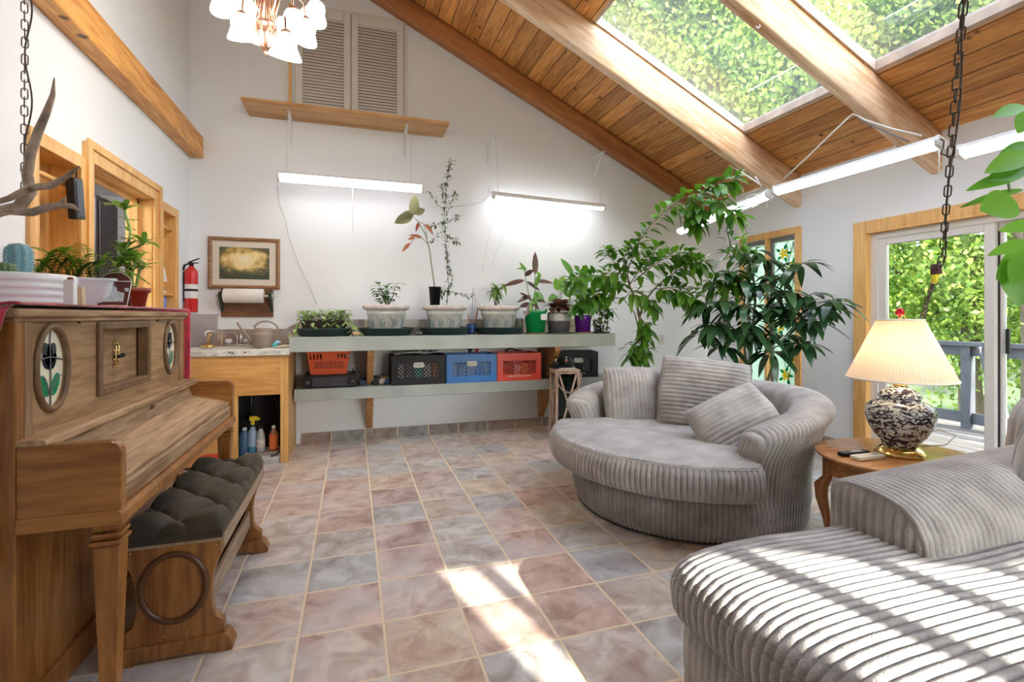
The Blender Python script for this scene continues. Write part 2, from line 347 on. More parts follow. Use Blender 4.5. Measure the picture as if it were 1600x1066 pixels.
def leafpoly(c,l,w,a,n=8):
    o=[]
    for i in range(n): 
        q=2*PI*i/n; x=l*math.cos(q); y=w*math.sin(q)*(1-.3*math.cos(q)); o.append((c[0]+x*math.cos(a)-y*math.sin(a),c[1]+x*math.sin(a)+y*math.cos(a)))
    return o
r=random.Random(3)
for nm,cc,seeds in (('glass_petals',(1,.72,.05),0),('glass_leaves',(.02,.45,.16),1)):
    m=MB()
    for zc0,yc0 in ((1.85,4.0),(1.7,3.9),(1.35,3.9),(.9,3.95),(.75,3.88),(.6,3.97),(.42,3.9),(1.1,4.05)):
        for k in range(5):
            a=k*1.256+seeds*.6; d=.035+seeds*.035
            m.prism(leafpoly((yc0+d*math.cos(a)+r.uniform(-.01,.01),zc0+d*math.sin(a)),.028,.014,a),YZ,RX+.044,RX+.0495)
    m.build(nm,glass(nm,cc,.5,.05,.6,cc),t,off=off)
m=MB()
for k in range(3):
    m.tube([(RX+.047,3.88+.08*math.sin(z*4+k*2)+.03*k,z) for z in [.16+i*.06 for i in range(31)]],.0035,5)
m.build('lead_line',plain('lead',(.1,.1,.1),.5),t,off=off)
# ---- sliding door
t=bpy.data.objects.new('door_1',None); COL.objects.link(t); t['kind']='structure'; t.location=(RX,2.15,0); off=t.location
m=MB()
for q in ((3.11,3.205,0,2.015),(1.005,1.10,0,2.015),(1.10,3.11,1.925,2.015)): m.box(RX-.02,RX,*q)
m.box(RX-.02,RX+.12,3.09,3.112,0,1.93); m.box(RX-.02,RX+.12,1.10,3.09,1.905,1.927); m.box(RX-.02,RX+.12,1.098,1.12,0,1.93)
m.build('door_frame',M_oak,t,bevel=.004,off=off)
m=MB()
for q in ((3.03,3.09,.0,1.905),(1.12,1.18,.0,1.905),(1.18,3.03,1.855,1.905)): m.box(RX+.03,RX+.12,*q)
m.box(RX-.01,RX+.12,1.12,3.09,0,.05)
m.build('vinyl_frame',M_vinyl,t,bevel=.003,off=off)
m=MB(); m.box(RX+.0,RX+.01,1.12,3.03,.05,.07); m.box(RX+.04,RX+.045,1.12,3.03,.05,.075); m.box(RX+.08,RX+.085,1.12,3.03,.05,.075); m.build('track',plain('alu',(.75,.76,.78),.25,1),t,off=off)
def sash(a,b,x,nm):
    m=MB(); w=.062
    for q in ((a,a+w,.07,1.86),(b-w,b,.07,1.86),(a+w,b-w,1.80,1.86),(a+w,b-w,.07,.14)): m.box(x,x+.035,*q)
    p=m.build(nm,M_vinyl,t,bevel=.004,off=off)
    m=MB(); m.box(x+.014,x+.020,a+w,b-w,.14,1.80); m.build('pane',M_glass,p)
    m.v=[(v[0]-off.x,v[1]-off.y,v[2]-off.z) for v in m.v]; p.children[0].data.clear_geometry(); p.children[0].data.from_pydata(m.v,[],m.f)
    return p
sash(2.235,3.03,RX+.04,'sliding_panel'); p=sash(1.18,2.27,RX+.082,'fixed_panel')
m=MB(); m.box(RX+.065,RX+.083,2.17,2.19,.95,1.12); m.build('door_handle',plain('black_plastic',(.02,.02,.022),.35),t,off=off)
m=MB(); m.box(RX+.076,RX+.08,2.226,2.236,.14,1.8); m.build('weather_strip',MATS['black_plastic'],t,off=off)
# ---- front wall window behind the camera (unseen; placed and shaped to lay out the sun patches)
t=bpy.data.objects.new('window_6',None); COL.objects.link(t); t['kind']='structure'; t.location=(2.7,FY,1.3); off=t.location
m=MB(); a,b,z0,z1=FWX; yy=(FY-.10,FY-.02)
for q in ((a-.06,a+.02,z0-.06,z1+.06),(b-.02,b+.06,z0-.06,z1+.06),(a+.02,b-.02,z1-.01,z1+.06),(a+.02,b-.02,z0-.06,z0+.01)): m.box(q[0],q[1],FY-.10,FY+.02,q[2],q[3])
for xm in (1.74,2.03,2.34,2.65,2.96,3.27,3.58): m.box(xm-.04,xm+.04,FY-.08,FY-.03,z0,z1)
m.prism([(a,z1),(a,2.14),(2.1,2.10),(2.6,1.96),(b,1.9),(b,z1)],XZ,FY-.10,FY+.0)  # sloped header added to cut the sun short of the sofa arm
m.build('window_frame',M_oak,t,off=off)
m=MB(); m.box(a,b,FY-.06,FY-.055,z0,z1); m.build('pane',M_glass,t,off=off)
# ---- left wall: niches and pass-through
def niche(name,label,N_,shelves,rod):
    y0,y1,z0,z1=N_; D=.13; t=thing(name,label,'built-in shelf',(LX,(y0+y1)/2,z0)); off=t.location; m=MB(); c=.055
    for q in ((y0-c,y0+.012,z0-c,z1+c),(y1-.012,y1+c,z0-c,z1+c),(y0+.012,y1-.012,z1-.012,z1+c),(y0+.012,y1-.012,z0-c,z0+.012)): m.box(LX,LX+.02,*q)
    m.build('face_frame',M_oak,t,bevel=.003,off=off); m=MB()
    m.box(LX-D,LX-D+.01,y0,y1,z0,z1); m.box(LX-D,LX,y0,y0+.012,z0,z1); m.box(LX-D,LX,y1-.012,y1,z0,z1); m.box(LX-D,LX,y0,y1,z1-.012,z1); m.box(LX-D,LX,y0,y1,z0,z0+.012)
    m.build('lining',M_oak,t,off=off)
    for z in shelves: m=MB(); m.box(LX-D,LX-.002,y0+.012,y1-.012,z,z+.016); m.build('shelf',M_oakx,t,off=off)
    if rod: m=MB(); m.tube([(LX-.02,y0+.012,rod),(LX-.02,y1-.012,rod)],.013,10); m.build('rod',M_oakx,t,off=off)
    return t
niche('wall_niche','tall honey wood wall niche beside the antler, with a round rod across its top',N1,[],1.88)
niche('wall_niche','small honey wood wall niche holding a bag, left of the fire extinguisher',N2,[1.37,1.22],1.90)
t=bpy.data.objects.new('door_2',None); COL.objects.link(t); t['kind']='structure'; t.location=(LX,3.75,.9); off=t.location
m=MB(); y0,y1,z0,z1=PT
for q in ((y0-.075,y0+.01,z0,z1+.085),(y1-.01,y1+.09,z0,z1+.085),(y0+.01,y1-.01,z1-.01,z1+.085)): m.box(LX,LX+.022,*q); 
for q in ((y0-.075,y0-.03,z0,z1+.105),(y1+.05,y1+.1,z0,z1+.105),(y0-.03,y1+.05,z1+.06,z1+.105)): m.box(LX+.02,LX+.034,*q)
m.build('casing',M_oak,t,bevel=.003,off=off)
m=MB(); m.box(LX-.16,LX,y0,y0+.015,z0,z1); m.box(LX-.16,LX,y1-.015,y1,z0,z1); m.box(LX-.16,LX,y0,y1,z1-.015,z1); m.box(LX-.1,LX-.08,y1-.04,y1-.015,z0,z1); m.box(LX-.1,LX-.08,y0,y1,z1-.05,z1-.015)
m.build('jamb',M_oak,t,off=off)
m=MB(); m.box(LX-.16,LX+.03,y0-.09,y1+.1,z0-.03,z0); m.build('sill',M_oakx,t,off=off)
# next room seen through the opening
m=MB(); m.box(LX-2.6,LX-2.5,1.5,7.5,0,2.7); m.box(LX-2.6,LX-.14,7.4,7.5,0,2.7); m.box(LX-2.6,LX-.14,1.4,1.5,0,2.7); m.box(LX-2.6,LX-.1,1.4,7.5,2.7,2.75); m.box(LX-2.6,LX-.1,1.4,7.5,-.12,0); m.box(LX-.14,LX-.12,5.2,7.4,0,2.7)
o=m.build('wall_next_room',plain('next_room_paint',(.62,.6,.6),.8)); o['kind']='structure'
l=bpy.data.lights.new('next_room_fill','POINT'); l.energy=35; l.shadow_soft_size=.15; lo=bpy.data.objects.new('next_room_fill',l); COL.objects.link(lo); lo.location=(LX-1.4,3.2,2.3)  # unseen fill light added to brighten the room beyond the pass-through
t=thing('cabinet','dark brown cabinet door standing in the room beyond the pass-through','cabinet',(LX-.55,4.87,.002)); m=MB(); m.box(-.15,.02,-.17,.17,0,2.16); m.build('body',plain('dark_brown',(.03,.02,.02),.4),t,bevel=.01)
m=MB(); m.box(.02,.035,-.15,.15,.1,2.12); m.build('door',plain('dark_brown2',(.035,.024,.024),.35),t,bevel=.006)
# ================================================================ outside
M_deck=wood('weathered_deck',(.10,.085,.08),(.22,.19,.18),'y',5,9,.7,.2,plank=.14)
M_rail=plain('rail_stain',(.065,.068,.08),.6,var=.3)
m=MB(); m.box(RX+.14,7.0,-3,7,-.16,-.06); tag(m.build('deck',M_deck),'weathered brown timber deck outside the sliding door','deck')
t=thing('deck_railing','dark grey deck railing seen through the sliding door','railing',(6.6,2,-.058)); 
m=MB(); m.box(-.07,.07,-5,5,.93,.975); m.box(-.02,.02,-5,5,.82,.93); m.build('top_rail',M_rail,t)
m=MB(); m.box(-.02,.02,-5,5,.06,.18); m.build('bottom_rail',M_rail,t)
for y in (-4,-2.5,-1,.4,1.75,3.2,4.6): m=MB(); m.box(-.045,.045,-.045+y,.045+y,0,.93); m.build('post',M_rail,t)
m=MB(); m.beam((-.06,1.35,.0),(-.06,1.58,.93),.02,.17,(1,0,0)); m.build('brace_board',M_rail,t)
m=MB(); m.beam((7.3,1.0,-.3),(8.6,3.6,.25),.3,.10); tag(m.build('stair_beam',M_deck),'brown timber stair stringer beyond the deck railing','beam')
M_ground=plain('forest_floor',(.10,.13,.05),.95,var=.6,vs=.7)
m=MB(); m.grid(lambda u,v:(-20+50*u,-25+55*v,-1.3+.5*mnoise.noise((u*9,v*9,0))+max(0,(u-.62))*14),40,40); o=m.build('ground',M_ground); o['kind']='structure'
def leafmat(name,c,c2,rough=.45,trans=.35):
    m,nt,b=nmat(name); oi=N(nt,'ShaderNodeNewGeometry'); 
    r=ramp(nt,[c,c2],[0,1]); L(nt,oi.outputs['Random Per Island'],r.inputs['Fac'])
    L(nt,r.outputs['Color'],b.inputs['Base Color']); b.inputs['Roughness'].default_value=rough
    tr=N(nt,'ShaderNodeBsdfTranslucent'); hs=N(nt,'ShaderNodeHueSaturation'); hs.inputs['Value'].default_value=1.6; hs.inputs['Saturation'].default_value=1.1
    L(nt,r.outputs['Color'],hs.inputs['Color']); L(nt,hs.outputs[0],tr.inputs[0])
    mx=N(nt,'ShaderNodeMixShader'); mx.inputs[0].default_value=trans; out=nt.nodes['Material Output']
    L(nt,b.outputs[0],mx.inputs[1]); L(nt,tr.outputs[0],mx.inputs[2]); L(nt,mx.outputs[0],out.inputs[0]); MATS[name]=m; return m
M_tleaf=leafmat('tree_leaf',(.10,.20,.03),(.42,.50,.13),.5,.5)
M_bark=plain('bark',(.16,.12,.09),.9,var=.3,bump=.5,bs=20)
def crown(blobs,n,size,seed):
    r=random.Random(seed); vs=[];fs=[]; tot=sum(b[3]**2 for b in blobs)
    for (cx,cy,cz,R,fl) in blobs:
        k=int(n*R*R/tot)
        # twigs first: leaves cluster around random twig ends
        tw=[]
        for _ in range(max(8,k//40)):
            u=Vector((r.gauss(0,1),r.gauss(0,1),r.gauss(0,1))).normalized()*R*(r.random()**.45); tw.append(Vector((cx+u.x,cy+u.y,cz+u.z*fl)))
        for _ in range(k):
            t_=tw[r.randrange(len(tw))]; p=t_+Vector((r.gauss(0,.16),r.gauss(0,.16),r.gauss(0,.22)))
            a=Vector((r.gauss(0,1),r.gauss(0,1),r.gauss(-.5,1))).normalized(); b=a.orthogonal().normalized(); q=Matrix.Rotation(r.random()*6.28,3,a)@b
            l=size*r.uniform(.7,1.4); w=l*.3; o=len(vs); vs+= [p,p+a*l*.5+q*w,p+a*l,p+a*l*.5-q*w]; fs.append((o,o+1,o+2,o+3))
    m=MB(); m.add(vs,fs); return m
def tree(name,label,base,h,blobs,n,size,seed,lean=(0,0)):
    t=thing(name,label,'tree',base); r=random.Random(seed)
    cr=crown(blobs,n,size,seed).build('foliage',M_tleaf,t)
    m=MB(); top=Vector((lean[0],lean[1],h)); pts=[top*(i/8)+Vector((.12*math.sin(i*1.3+seed),.12*math.cos(i+seed),0))*(i/8) for i in range(9)]
    m.tube(pts,[.2-.017*i for i in range(9)],8)
    for b in blobs:
        s_=pts[3+int(r.random()*4)]; e=Vector(b[:3]); m.tube([s_,s_.lerp(e,.5)+Vector((0,0,.2)),e,e+Vector((r.uniform(-.5,.5),r.uniform(-.5,.5),.4))],[.07,.045,.025,.008],6)
    m.build('trunk',M_bark,t); return t
# ================================================================ PIANO
M_po=wood('worn_oak',(.22,.115,.05),(.48,.31,.17),'y',7,12,.55,.35)
M_poz=wood('worn_oak_z',(.22,.12,.055),(.42,.27,.15),'z',7,12,.55,.3)
M_ps=wood('varnished_oak',(.22,.075,.014),(.38,.165,.04),'x',5,8,.3,.12)
M_psz=wood('varnished_oak_z',(.23,.08,.016),(.40,.18,.05),'z',6,10,.32,.12)
M_brass=plain('brass',(.75,.52,.2),.25,1); M_dark=plain('dark_metal',(.03,.03,.035),.4,.6)
t=thing('upright_piano','weathered oak upright piano with two oval stained-glass panels and closed key lid','piano',(-1.1,2.48,0)); off=t.location
def P(m,name,mat,par=t,bevel=0,**k): return m.build(name,mat,par,bevel=bevel,off=off,**k)
Y0,Y1,XB,XF=1.75,3.22,-.90,-.65
for a,b in ((Y0,Y0+.04),(Y1-.04,Y1)):
    m=MB(); m.box(-1.36,XB,a,b,.0,1.2); P(m,'side_panel',M_psz,bevel=.004)
m=MB(); m.box(-1.36,-1.34,Y0+.04,Y1-.04,.05,1.2); P(m,'back_panel',M_psz)
m=MB(); m.box(-1.37,XB+.015,Y0-.02,Y1+.02,1.205,1.232); P(m,'lid',M_po,bevel=.008)
m=MB(); m.box(-1.36,XB+.004,Y0-.008,Y1+.008,1.192,1.206); P(m,'lid_moulding',M_po,bevel=.003)
# upper front panel with two oval openings and a square recess
OV=[(1.938,1.046,.078,.122),(3.01,1.046,.078,.122)]; FR=(2.25,2.70,.93,1.165)
M_pf=wood('worn_oak_front',(.21,.11,.045),(.42,.26,.13),'y',6,9,.55,.35)
m=MB()
def ovseg(yc,zc_,ry,rz,ya,yb,za,zb_):
    n=40; inn=[(yc+ry*math.cos(2*PI*i/n),zc_+rz*math.sin(2*PI*i/n)) for i in range(n)]
    out=[]
    for y,z in inn:
        dy,dz=(y-yc)/ry,(z-zc_)/rz; k=min(((yb-yc) if dy>0 else (ya-yc))/dy/1 if abs(dy)>1e-6 else 1e9, ((zb_-zc_) if dz>0 else (za-zc_))/dz if abs(dz)>1e-6 else 1e9); out.append((yc+dy*k,zc_+dz*k))
    vs=[(XB-.008,y,z) for y,z in inn]+[(XB-.008,y,z) for y,z in out]; m.add(vs,[(i,(i+1)%n,n+(i+1)%n,n+i) for i in range(n)])
    vs=[(XB-.008,y,z) for y,z in inn]+[(XB-.03,y,z) for y,z in inn]; m.add(vs,[(i,(i+1)%n,n+(i+1)%n,n+i) for i in range(n)],True)
ovseg(*OV[0],Y0+.04,2.12,.80,1.192); ovseg(*OV[1],2.83,Y1-.04,.80,1.192)
for q in ((2.12,FR[0],.80,1.192),(FR[1],2.83,.80,1.192),(FR[0],FR[1],FR[3],1.192),(FR[0],FR[1],.80,FR[2])): m.box(XB-.03,XB-.008,*q)
P(m,'upper_panel',M_pf)
for a,b in ((Y0+.038,Y0+.078),(Y1-.078,Y1-.038)): m=MB(); m.box(XB-.02,XB+.002,a,b,.78,1.192); P(m,'stile',M_poz,bevel=.002)
for k,(yc,zc_,ry,rz) in enumerate(OV):
    m=MB()
    def rg(u,v,yc=yc,zc_=zc_,ry=ry,rz=rz):
        a=2*PI*u; b=2*PI*v; e=.010*math.cos(b); return (XB-.003+.010*math.sin(b),yc+(ry+.009+e)*math.cos(a),zc_+(rz+.009+e)*math.sin(a))
    m.grid(rg,48,8,True,True); fr=P(m,'oval_frame',plain('frame_oak',(.17,.095,.045),.5,bump=.1,var=.25,vs=20))
    m=MB(); m.prism(circ(40,ry,rz,(yc,zc_)),YZ,XB-.016,XB-.012); P(m,'cream_glass',plain('cream_glass',(.86,.80,.62),.12,var=.06,vs=12),fr)
    m=MB()
    for (dy,dz,a,b_,ang) in ((-.017,.045,.019,.036,.25),(.014,.045,.02,.034,-.25),(-.002,.035,.016,.042,0),(-.022,.02,.014,.026,.5),(.02,.02,.014,.028,-.45)):
        m.prism([(yc+dy+ (x*math.cos(ang)-z*math.sin(ang)),zc_+dz+(x*math.sin(ang)+z*math.cos(ang))) for x,z in circ(16,a,b_)],YZ,XB-.0115,XB-.0095)
    P(m,'dark_tulip',plain('dark_glass',(.02,.018,.025),.12),fr)
    m=MB()
    for sg in (-1,1): m.prism([(yc+sg*.03+(x*math.cos(-sg*.45)-z*math.sin(-sg*.45)),zc_-.055+(x*math.sin(-sg*.45)+z*math.cos(-sg*.45))) for x,z in circ(16,.019,.038)],YZ,XB-.0113,XB-.0093)
    P(m,'green_leaf',plain('green_glass',(.03,.30,.12),.12,var=.3,vs=30),fr)
    m=MB(); x=XB-.009
    for pts in ([(0,-rz),(0.003,-.02),(-.002,.08),(.002,rz)],[(-.05,.03),(0,.035),(ry,.02)],[(-ry*.8,-.02),(-.03,-.03),(0,-.09)],[(ry*.85,-.03),(.04,-.03),(0,-.08)]): m.tube([(x,yc+p,zc_+q) for p,q in pts],.0022,5)
    P(m,'lead_line',plain('lead_grey',(.16,.16,.17),.4),fr)
m=MB()
a,b,c,d=FR
for q in ((a-.022,a+.008,c-.022,d+.022),(b-.008,b+.022,c-.022,d+.022),(a+.008,b-.008,d-.008,d+.022),(a+.008,b-.008,c-.022,c+.008)): m.box(XB-.04,XB+.006,*q)
fr=P(m,'door_surround',plain('frame_oak',(.25,.15,.08)),bevel=.005)
mid=(a+b)/2
for q,h in (((a,mid-.0015),mid-.014),((mid+.0015,b),mid+.012)):
    m=MB(); m.box(XB-.055,XB-.045,q[0],q[1],c,d); dr=P(m,'small_door',M_pf)
    m=MB(); m.tube([(XB-.04,h,1.005),(XB-.034,h,1.01),(XB-.034,h,1.085),(XB-.04,h,1.09)],.0028,6)
    for z in (1.0,1.03,1.065,1.095): m.ball((XB-.04,h,z),.0055,6)
    P(m,'pull_handle',M_brass,dr)
m=MB(); m.box(XB-.045,XB-.02,mid-.01,mid+.035,1.035,1.047); m.ball((XB-.022,mid+.02,1.045),.009,6); P(m,'latch',M_dark,fr)
# music ledge, fallboard, lid planks
m=MB(); m.prism([(XB-.02,.832),(XB+.07,.832),(XB+.07,.850),(XB+.06,.856),(XB-.02,.856)],XZ,Y0+.002,Y1-.002); P(m,'music_ledge',M_po,bevel=.002)
m=MB(); m.prism([(XB-.01,.835),(XB+.02,.835),(XB+.05,.765),(XB-.01,.765)],XZ,Y0+.036,Y1-.036); P(m,'fallboard',M_po)
m=MB(); m.tube([(XB+.04,2.62,.802),(XB+.047,2.62,.797)],.012,12); P(m,'key_escutcheon',plain('frame_oak',(.25,.15,.08)))
M_pl=wood('key_lid_oak',(.24,.13,.065),(.52,.35,.20),'y',7,12,.5,.35)
m=MB(); xs=[XB+.045,-.795,-.735,-.69]; zs=[.765,.752,.738,.727]
for i in range(3): m.prism([(xs[i]+.0015,zs[i]),(xs[i+1]-.0015,zs[i+1]),(xs[i+1]-.0015,zs[i+1]-.02),(xs[i]+.0015,zs[i]-.02)],XZ,Y0+.036,Y1-.036)
m.box(XB,-.69,Y0+.036,Y1-.036,.63,.715); P(m,'key_lid',M_pl,bevel=.0015)
m=MB(); m.prism([(-.69,.727),(-.672,.722),(-.668,.712),(-.672,.70),(-.66,.694),(-.66,.686),(-.69,.686)],XZ,Y0+.036,Y1-.036)
m.prism([(-.69,.684),(-.668,.684),(-.664,.676),(-.664,.64),(-.69,.64)],XZ,Y0+.036,Y1-.036); P(m,'key_slip',M_po,bevel=.002)
m=MB(); m.prism([(XB-.0,.595),(-.645,.595),(-.645,.625),(-.655,.638),(XB,.638)],XZ,Y0-.006,Y1+.006); P(m,'key_bed',M_ps,bevel=.003)
for a,b in ((Y0,Y0+.036),(Y1-.036,Y1)):
    arm=[(XB,.635),(XF,.635)]+[(XF-.035+.035*math.cos(q),.805+.035*math.sin(q)) for q in [i*PI/12 for i in range(7)]]+[(XB,.842)]
    m=MB(); m.prism(arm,XZ,a,b); P(m,'arm',M_ps,bevel=.004)
# lower front
m=MB(); m.box(XB-.03,XB-.012,Y0+.04,Y1-.04,.1,.6); P(m,'lower_panel',M_psz)
for a,b in ((Y0+.035,Y0+.095),(Y1-.095,Y1-.035)): m=MB(); m.box(XB-.012,XB,a,b,.1,.6); P(m,'lower_stile',M_psz,bevel=.002)
m=MB(); m.box(XB-.04,XB+.004,Y0,Y1,.0,.1); P(m,'toe_rail',M_psz,bevel=.004)
for yy in (Y0+.035,Y1-.035):
    m=MB(); x=-.69
    def sq(r0,z0,r1,z1): m.add([(x+sx*r,yy+sy*r,z) for r,z in((r0,z0),(r1,z1)) for sx,sy in((-1,-1),(1,-1),(1,1),(-1,1))],[(3,2,1,0),(4,5,6,7)]+[(i,(i+1)%4,4+(i+1)%4,4+i) for i in range(4)])
    sq(.034,.582,.034,.595); sq(.029,.574,.034,.582); sq(.038,.560,.038,.570); sq(.03,.550,.038,.560); sq(.04,.536,.04,.548); sq(.03,.53,.04,.536)
    sq(.021,.09,.033,.53); sq(.028,.075,.028,.09); sq(.033,.0,.03,.075)
    P(m,'leg',M_psz,bevel=.003)
# red velvet runner
M_red=plain('red_velvet',(.42,.018,.045),.8,bump=.4,bs=30,var=.45,vs=22,sheen=.6)
r=random.Random(5); m=MB()
def run(u,v):
    x=-1.365+v*.482; y=Y0-.02+u*(Y1-Y0+.035); return (x,y,1.240+.009*abs(mnoise.noise((x*20,y*20,0)))+.004)
m.grid(run,90,24)
o=m.build('velvet_runner',M_red,None,solid=.006); tag(o,'crumpled red velvet runner lying along the top of the piano','cloth')
tcl=o
m=MB()
def drape(u,v):   # hangs over the near end and its front corner
    z=1.243-v*.74; y=Y0-.026-.012*math.sin(v*3)-.006*math.sin(u*22+v*3); x=-1.365+u*(.462-.03*math.sin(v*4)-.05*v)
    if v<.02: y=Y0-.0
    return (x,y,z)
m.grid(drape,50,40); m.build('near_drape',M_red,tcl,solid=.006)
m=MB()
def drape2(u,v):
    return (-1.365+u*.485,Y1+.028+.006*math.sin(u*20+v*2),1.243-v*.42)
m.grid(drape2,40,20); m.build('far_drape',M_red,tcl,solid=.006)
# ================================================================ BENCH
M_bw=wood('bench_oak',(.16,.055,.012),(.35,.15,.04),'z',6,9,.35,.12)
M_bx=wood('bench_rail_oak',(.22,.14,.08),(.40,.28,.18),'y',6,9,.5,.25)
t=thing('piano_bench','oak piano bench with tufted dark green velvet seat, tucked under the keyboard','bench',(-.60,2.45,0)); 
def endp(y0,y1):
    L_=[(-.145,.41),(-.148,.36),(-.125,.30),(-.118,.22),(-.122,.16),(-.145,.115),(-.165,.10),(-.165,.06)]
    pts=[(-.145,.41),(-.147,.35),(-.132,.315),(-.120,.27),(-.115,.22),(-.118,.16),(-.13,.125),(-.155,.11),(-.158,.055)]
    out=pts+[(-x,z) for x,z in reversed(pts)]
    m=MB(); m.prism(out,XZ,y0,y1); return m
for y0,s_ in ((-.415,-1),(.36,1)):
    y1=y0+.035; e=endp(y0,y1).build('end_panel',M_bw,t,bevel=.004)
    m=MB(); m.prism([(-.185,0),(-.12,0),(-.11,.012),(.11,.012),(.12,0),(.185,0),(.19,.02),(.178,.045),(.165,.062),(-.165,.062),(-.178,.045),(-.19,.02)],XZ,y0-.014,y1+.014); m.build('foot',M_bw,t,bevel=.004)
    m=MB(); yy=y0-.004 if s_<0 else y1+.004
    m.grid(lambda u,v:((.1+.011*math.cos(2*PI*v))*math.cos(2*PI*u),yy+.007*math.sin(2*PI*v),.25+(.118+.011*math.cos(2*PI*v))*math.sin(2*PI*u)),48,8,True,True); m.build('oval_moulding',plain('dark_oak',(.10,.04,.015),.35),e)
    for x,z in ((-.13,.39),(.133,.385),(-.03,.085),(.04,.087),(.11,.03)):
        m=MB(); m.ball((x,yy,z),.004,6); m.build('screw_cap',M_brass,e)
m=MB(); m.box(-.15,.15,-.42,.42,.398,.412); m.build('seat_board',M_bx,t)
for x in (-.152,.14): m=MB(); m.box(x,x+.014,-.40,.44,.36,.415); m.build('side_rail',M_bx,t,bevel=.002)
m=MB(); m.box(-.105,-.09,-.38,.36,.14,.22); m.box(.09,.105,-.38,.36,.14,.22); m.box(-.1,.1,-.38,.36,.14,.15); m.build('stretcher',M_bx,t,bevel=.002)
M_vel=plain('green_velvet',(.034,.024,.012),.7,bump=.15,bs=120,var=.6,vs=7,sheen=.16); MATS['green_velvet'].node_tree.nodes['Principled BSDF'].inputs['Sheen Tint'].default_value=(.75,.6,.4,1)
m=MB()
def cush(u,v):
    x=(u-.5)*.31;y=(v-.5)*.86
    a=x/.105+y/.125;b=x/.105-y/.125
    tf=(abs(math.sin(PI*a/2))*abs(math.sin(PI*b/2)))**.45 if False else min(1,(abs(math.cos(PI*a/2))*abs(math.cos(PI*b/2)))**.4+.0)
    ex=min(1,(.155-abs(x))/.03);ey=min(1,(.43-abs(y))/.03); ed=math.sqrt(max(0,1-(1-max(0,ex))**2))*math.sqrt(max(0,1-(1-max(0,ey))**2))
    return (x*(1+.02*tf),y,.44+ed*(.02+.042*tf))
m.grid(cush,64,150)
m.box(-.153,.153,-.428,.428,.412,.442); m.build('seat_cushion',M_vel,t)
m=MB()
for i in range(-3,4):
    for j in range(-4,5):
        if (i+j)%2==0: continue
        x=i*.105/1;y=j*.125/1
        x=i*.0525*2/1; 
bt=[]
for i in range(-2,3):
    for j in range(-7,8):
        # creases cross where both cos terms vanish
        a=2*i+1;b=2*j+1
        x=(a+b)*.105/2; y=(a-b)*.125/2
        if abs(x)<.13 and abs(y)<.40: bt.append((x,y))
for x,y in bt:
    m=MB(); m.ball((x,y,.466),.008,8,.6); m.build('button',plain('button_velvet',(.05,.045,.025),.8),t)
# ================================================================ THINGS ON THE PIANO
TZ=1.246
M_gls=plain('white_ceramic',(.82,.84,.86),.25,coat=.3); M_soil=plain('soil',(.05,.035,.025),.95,bump=.6,bs=80,var=.4,vs=60)
M_leaf=leafmat('plant_leaf',(.035,.10,.02),(.11,.24,.045),.35,.25); M_leafL=leafmat('bright_leaf',(.10,.26,.03),(.26,.46,.08),.4,.35); M_leafD=leafmat('dark_leaf',(.012,.045,.016),(.035,.09,.03),.28,.15)
M_leafV=leafmat('variegated_leaf',(.16,.30,.06),(.52,.62,.28),.45,.3); M_leafR=leafmat('burgundy_leaf',(.05,.015,.015),(.12,.07,.03),.35,.15); M_stem=plain('green_stem',(.12,.2,.05),.6); M_wst=plain('woody_stem',(.25,.17,.10),.8,var=.2,vs=20)
def leaf(m,p,d,l,w,up=Vector((0,0,1)),droop=.25,fold=.15,n=5,tip=1.0):
    """one curved, folded leaf blade from p along d"""
    d=Vector(d).normalized(); sd=d.cross(up)
    if sd.length<1e-3: sd=d.orthogonal()
    sd.normalize(); nn=sd.cross(d); vs=[];fs=[]
    for i in range(n+1):
        t_=i/n; q=Vector(p)+d*l*t_-nn*0-Vector((0,0,1))*droop*l*t_*t_
        ww=w*.5*(math.sin(PI*min(1,t_**.8))**.8 if t_<1 else 0)
        f=nn*fold*ww
        vs+=[q-sd*ww+f,q,q+sd*ww+f]
    for i in range(n):
        a=i*3; fs+=[(a,a+3,a+4,a+1),(a+1,a+4,a+5,a+2)]
    m.add(vs,fs,True)
def frond(m,ms,p,d,l,n=14,w=.035,droop=.6):
    d=Vector(d).normalized(); pts=[]
    for i in range(n+1): t_=i/n; pts.append(Vector(p)+d*l*t_-Vector((0,0,1))*droop*l*t_*t_)
    ms.tube(pts,[.0018*(1-.6*i/n) for i in range(n+1)],4)
    for i in range(2,n+1):
        tg=(pts[i]-pts[i-1]).normalized(); sd=tg.cross(Vector((0,0,1))).normalized(); k=math.sin(PI*min(1,.12+.88*i/n))**.6
        for s_ in (-1,1): leaf(m,pts[i],sd*s_+tg*.45,w*1.5*k+.006,w*.42,droop=.2,n=2)
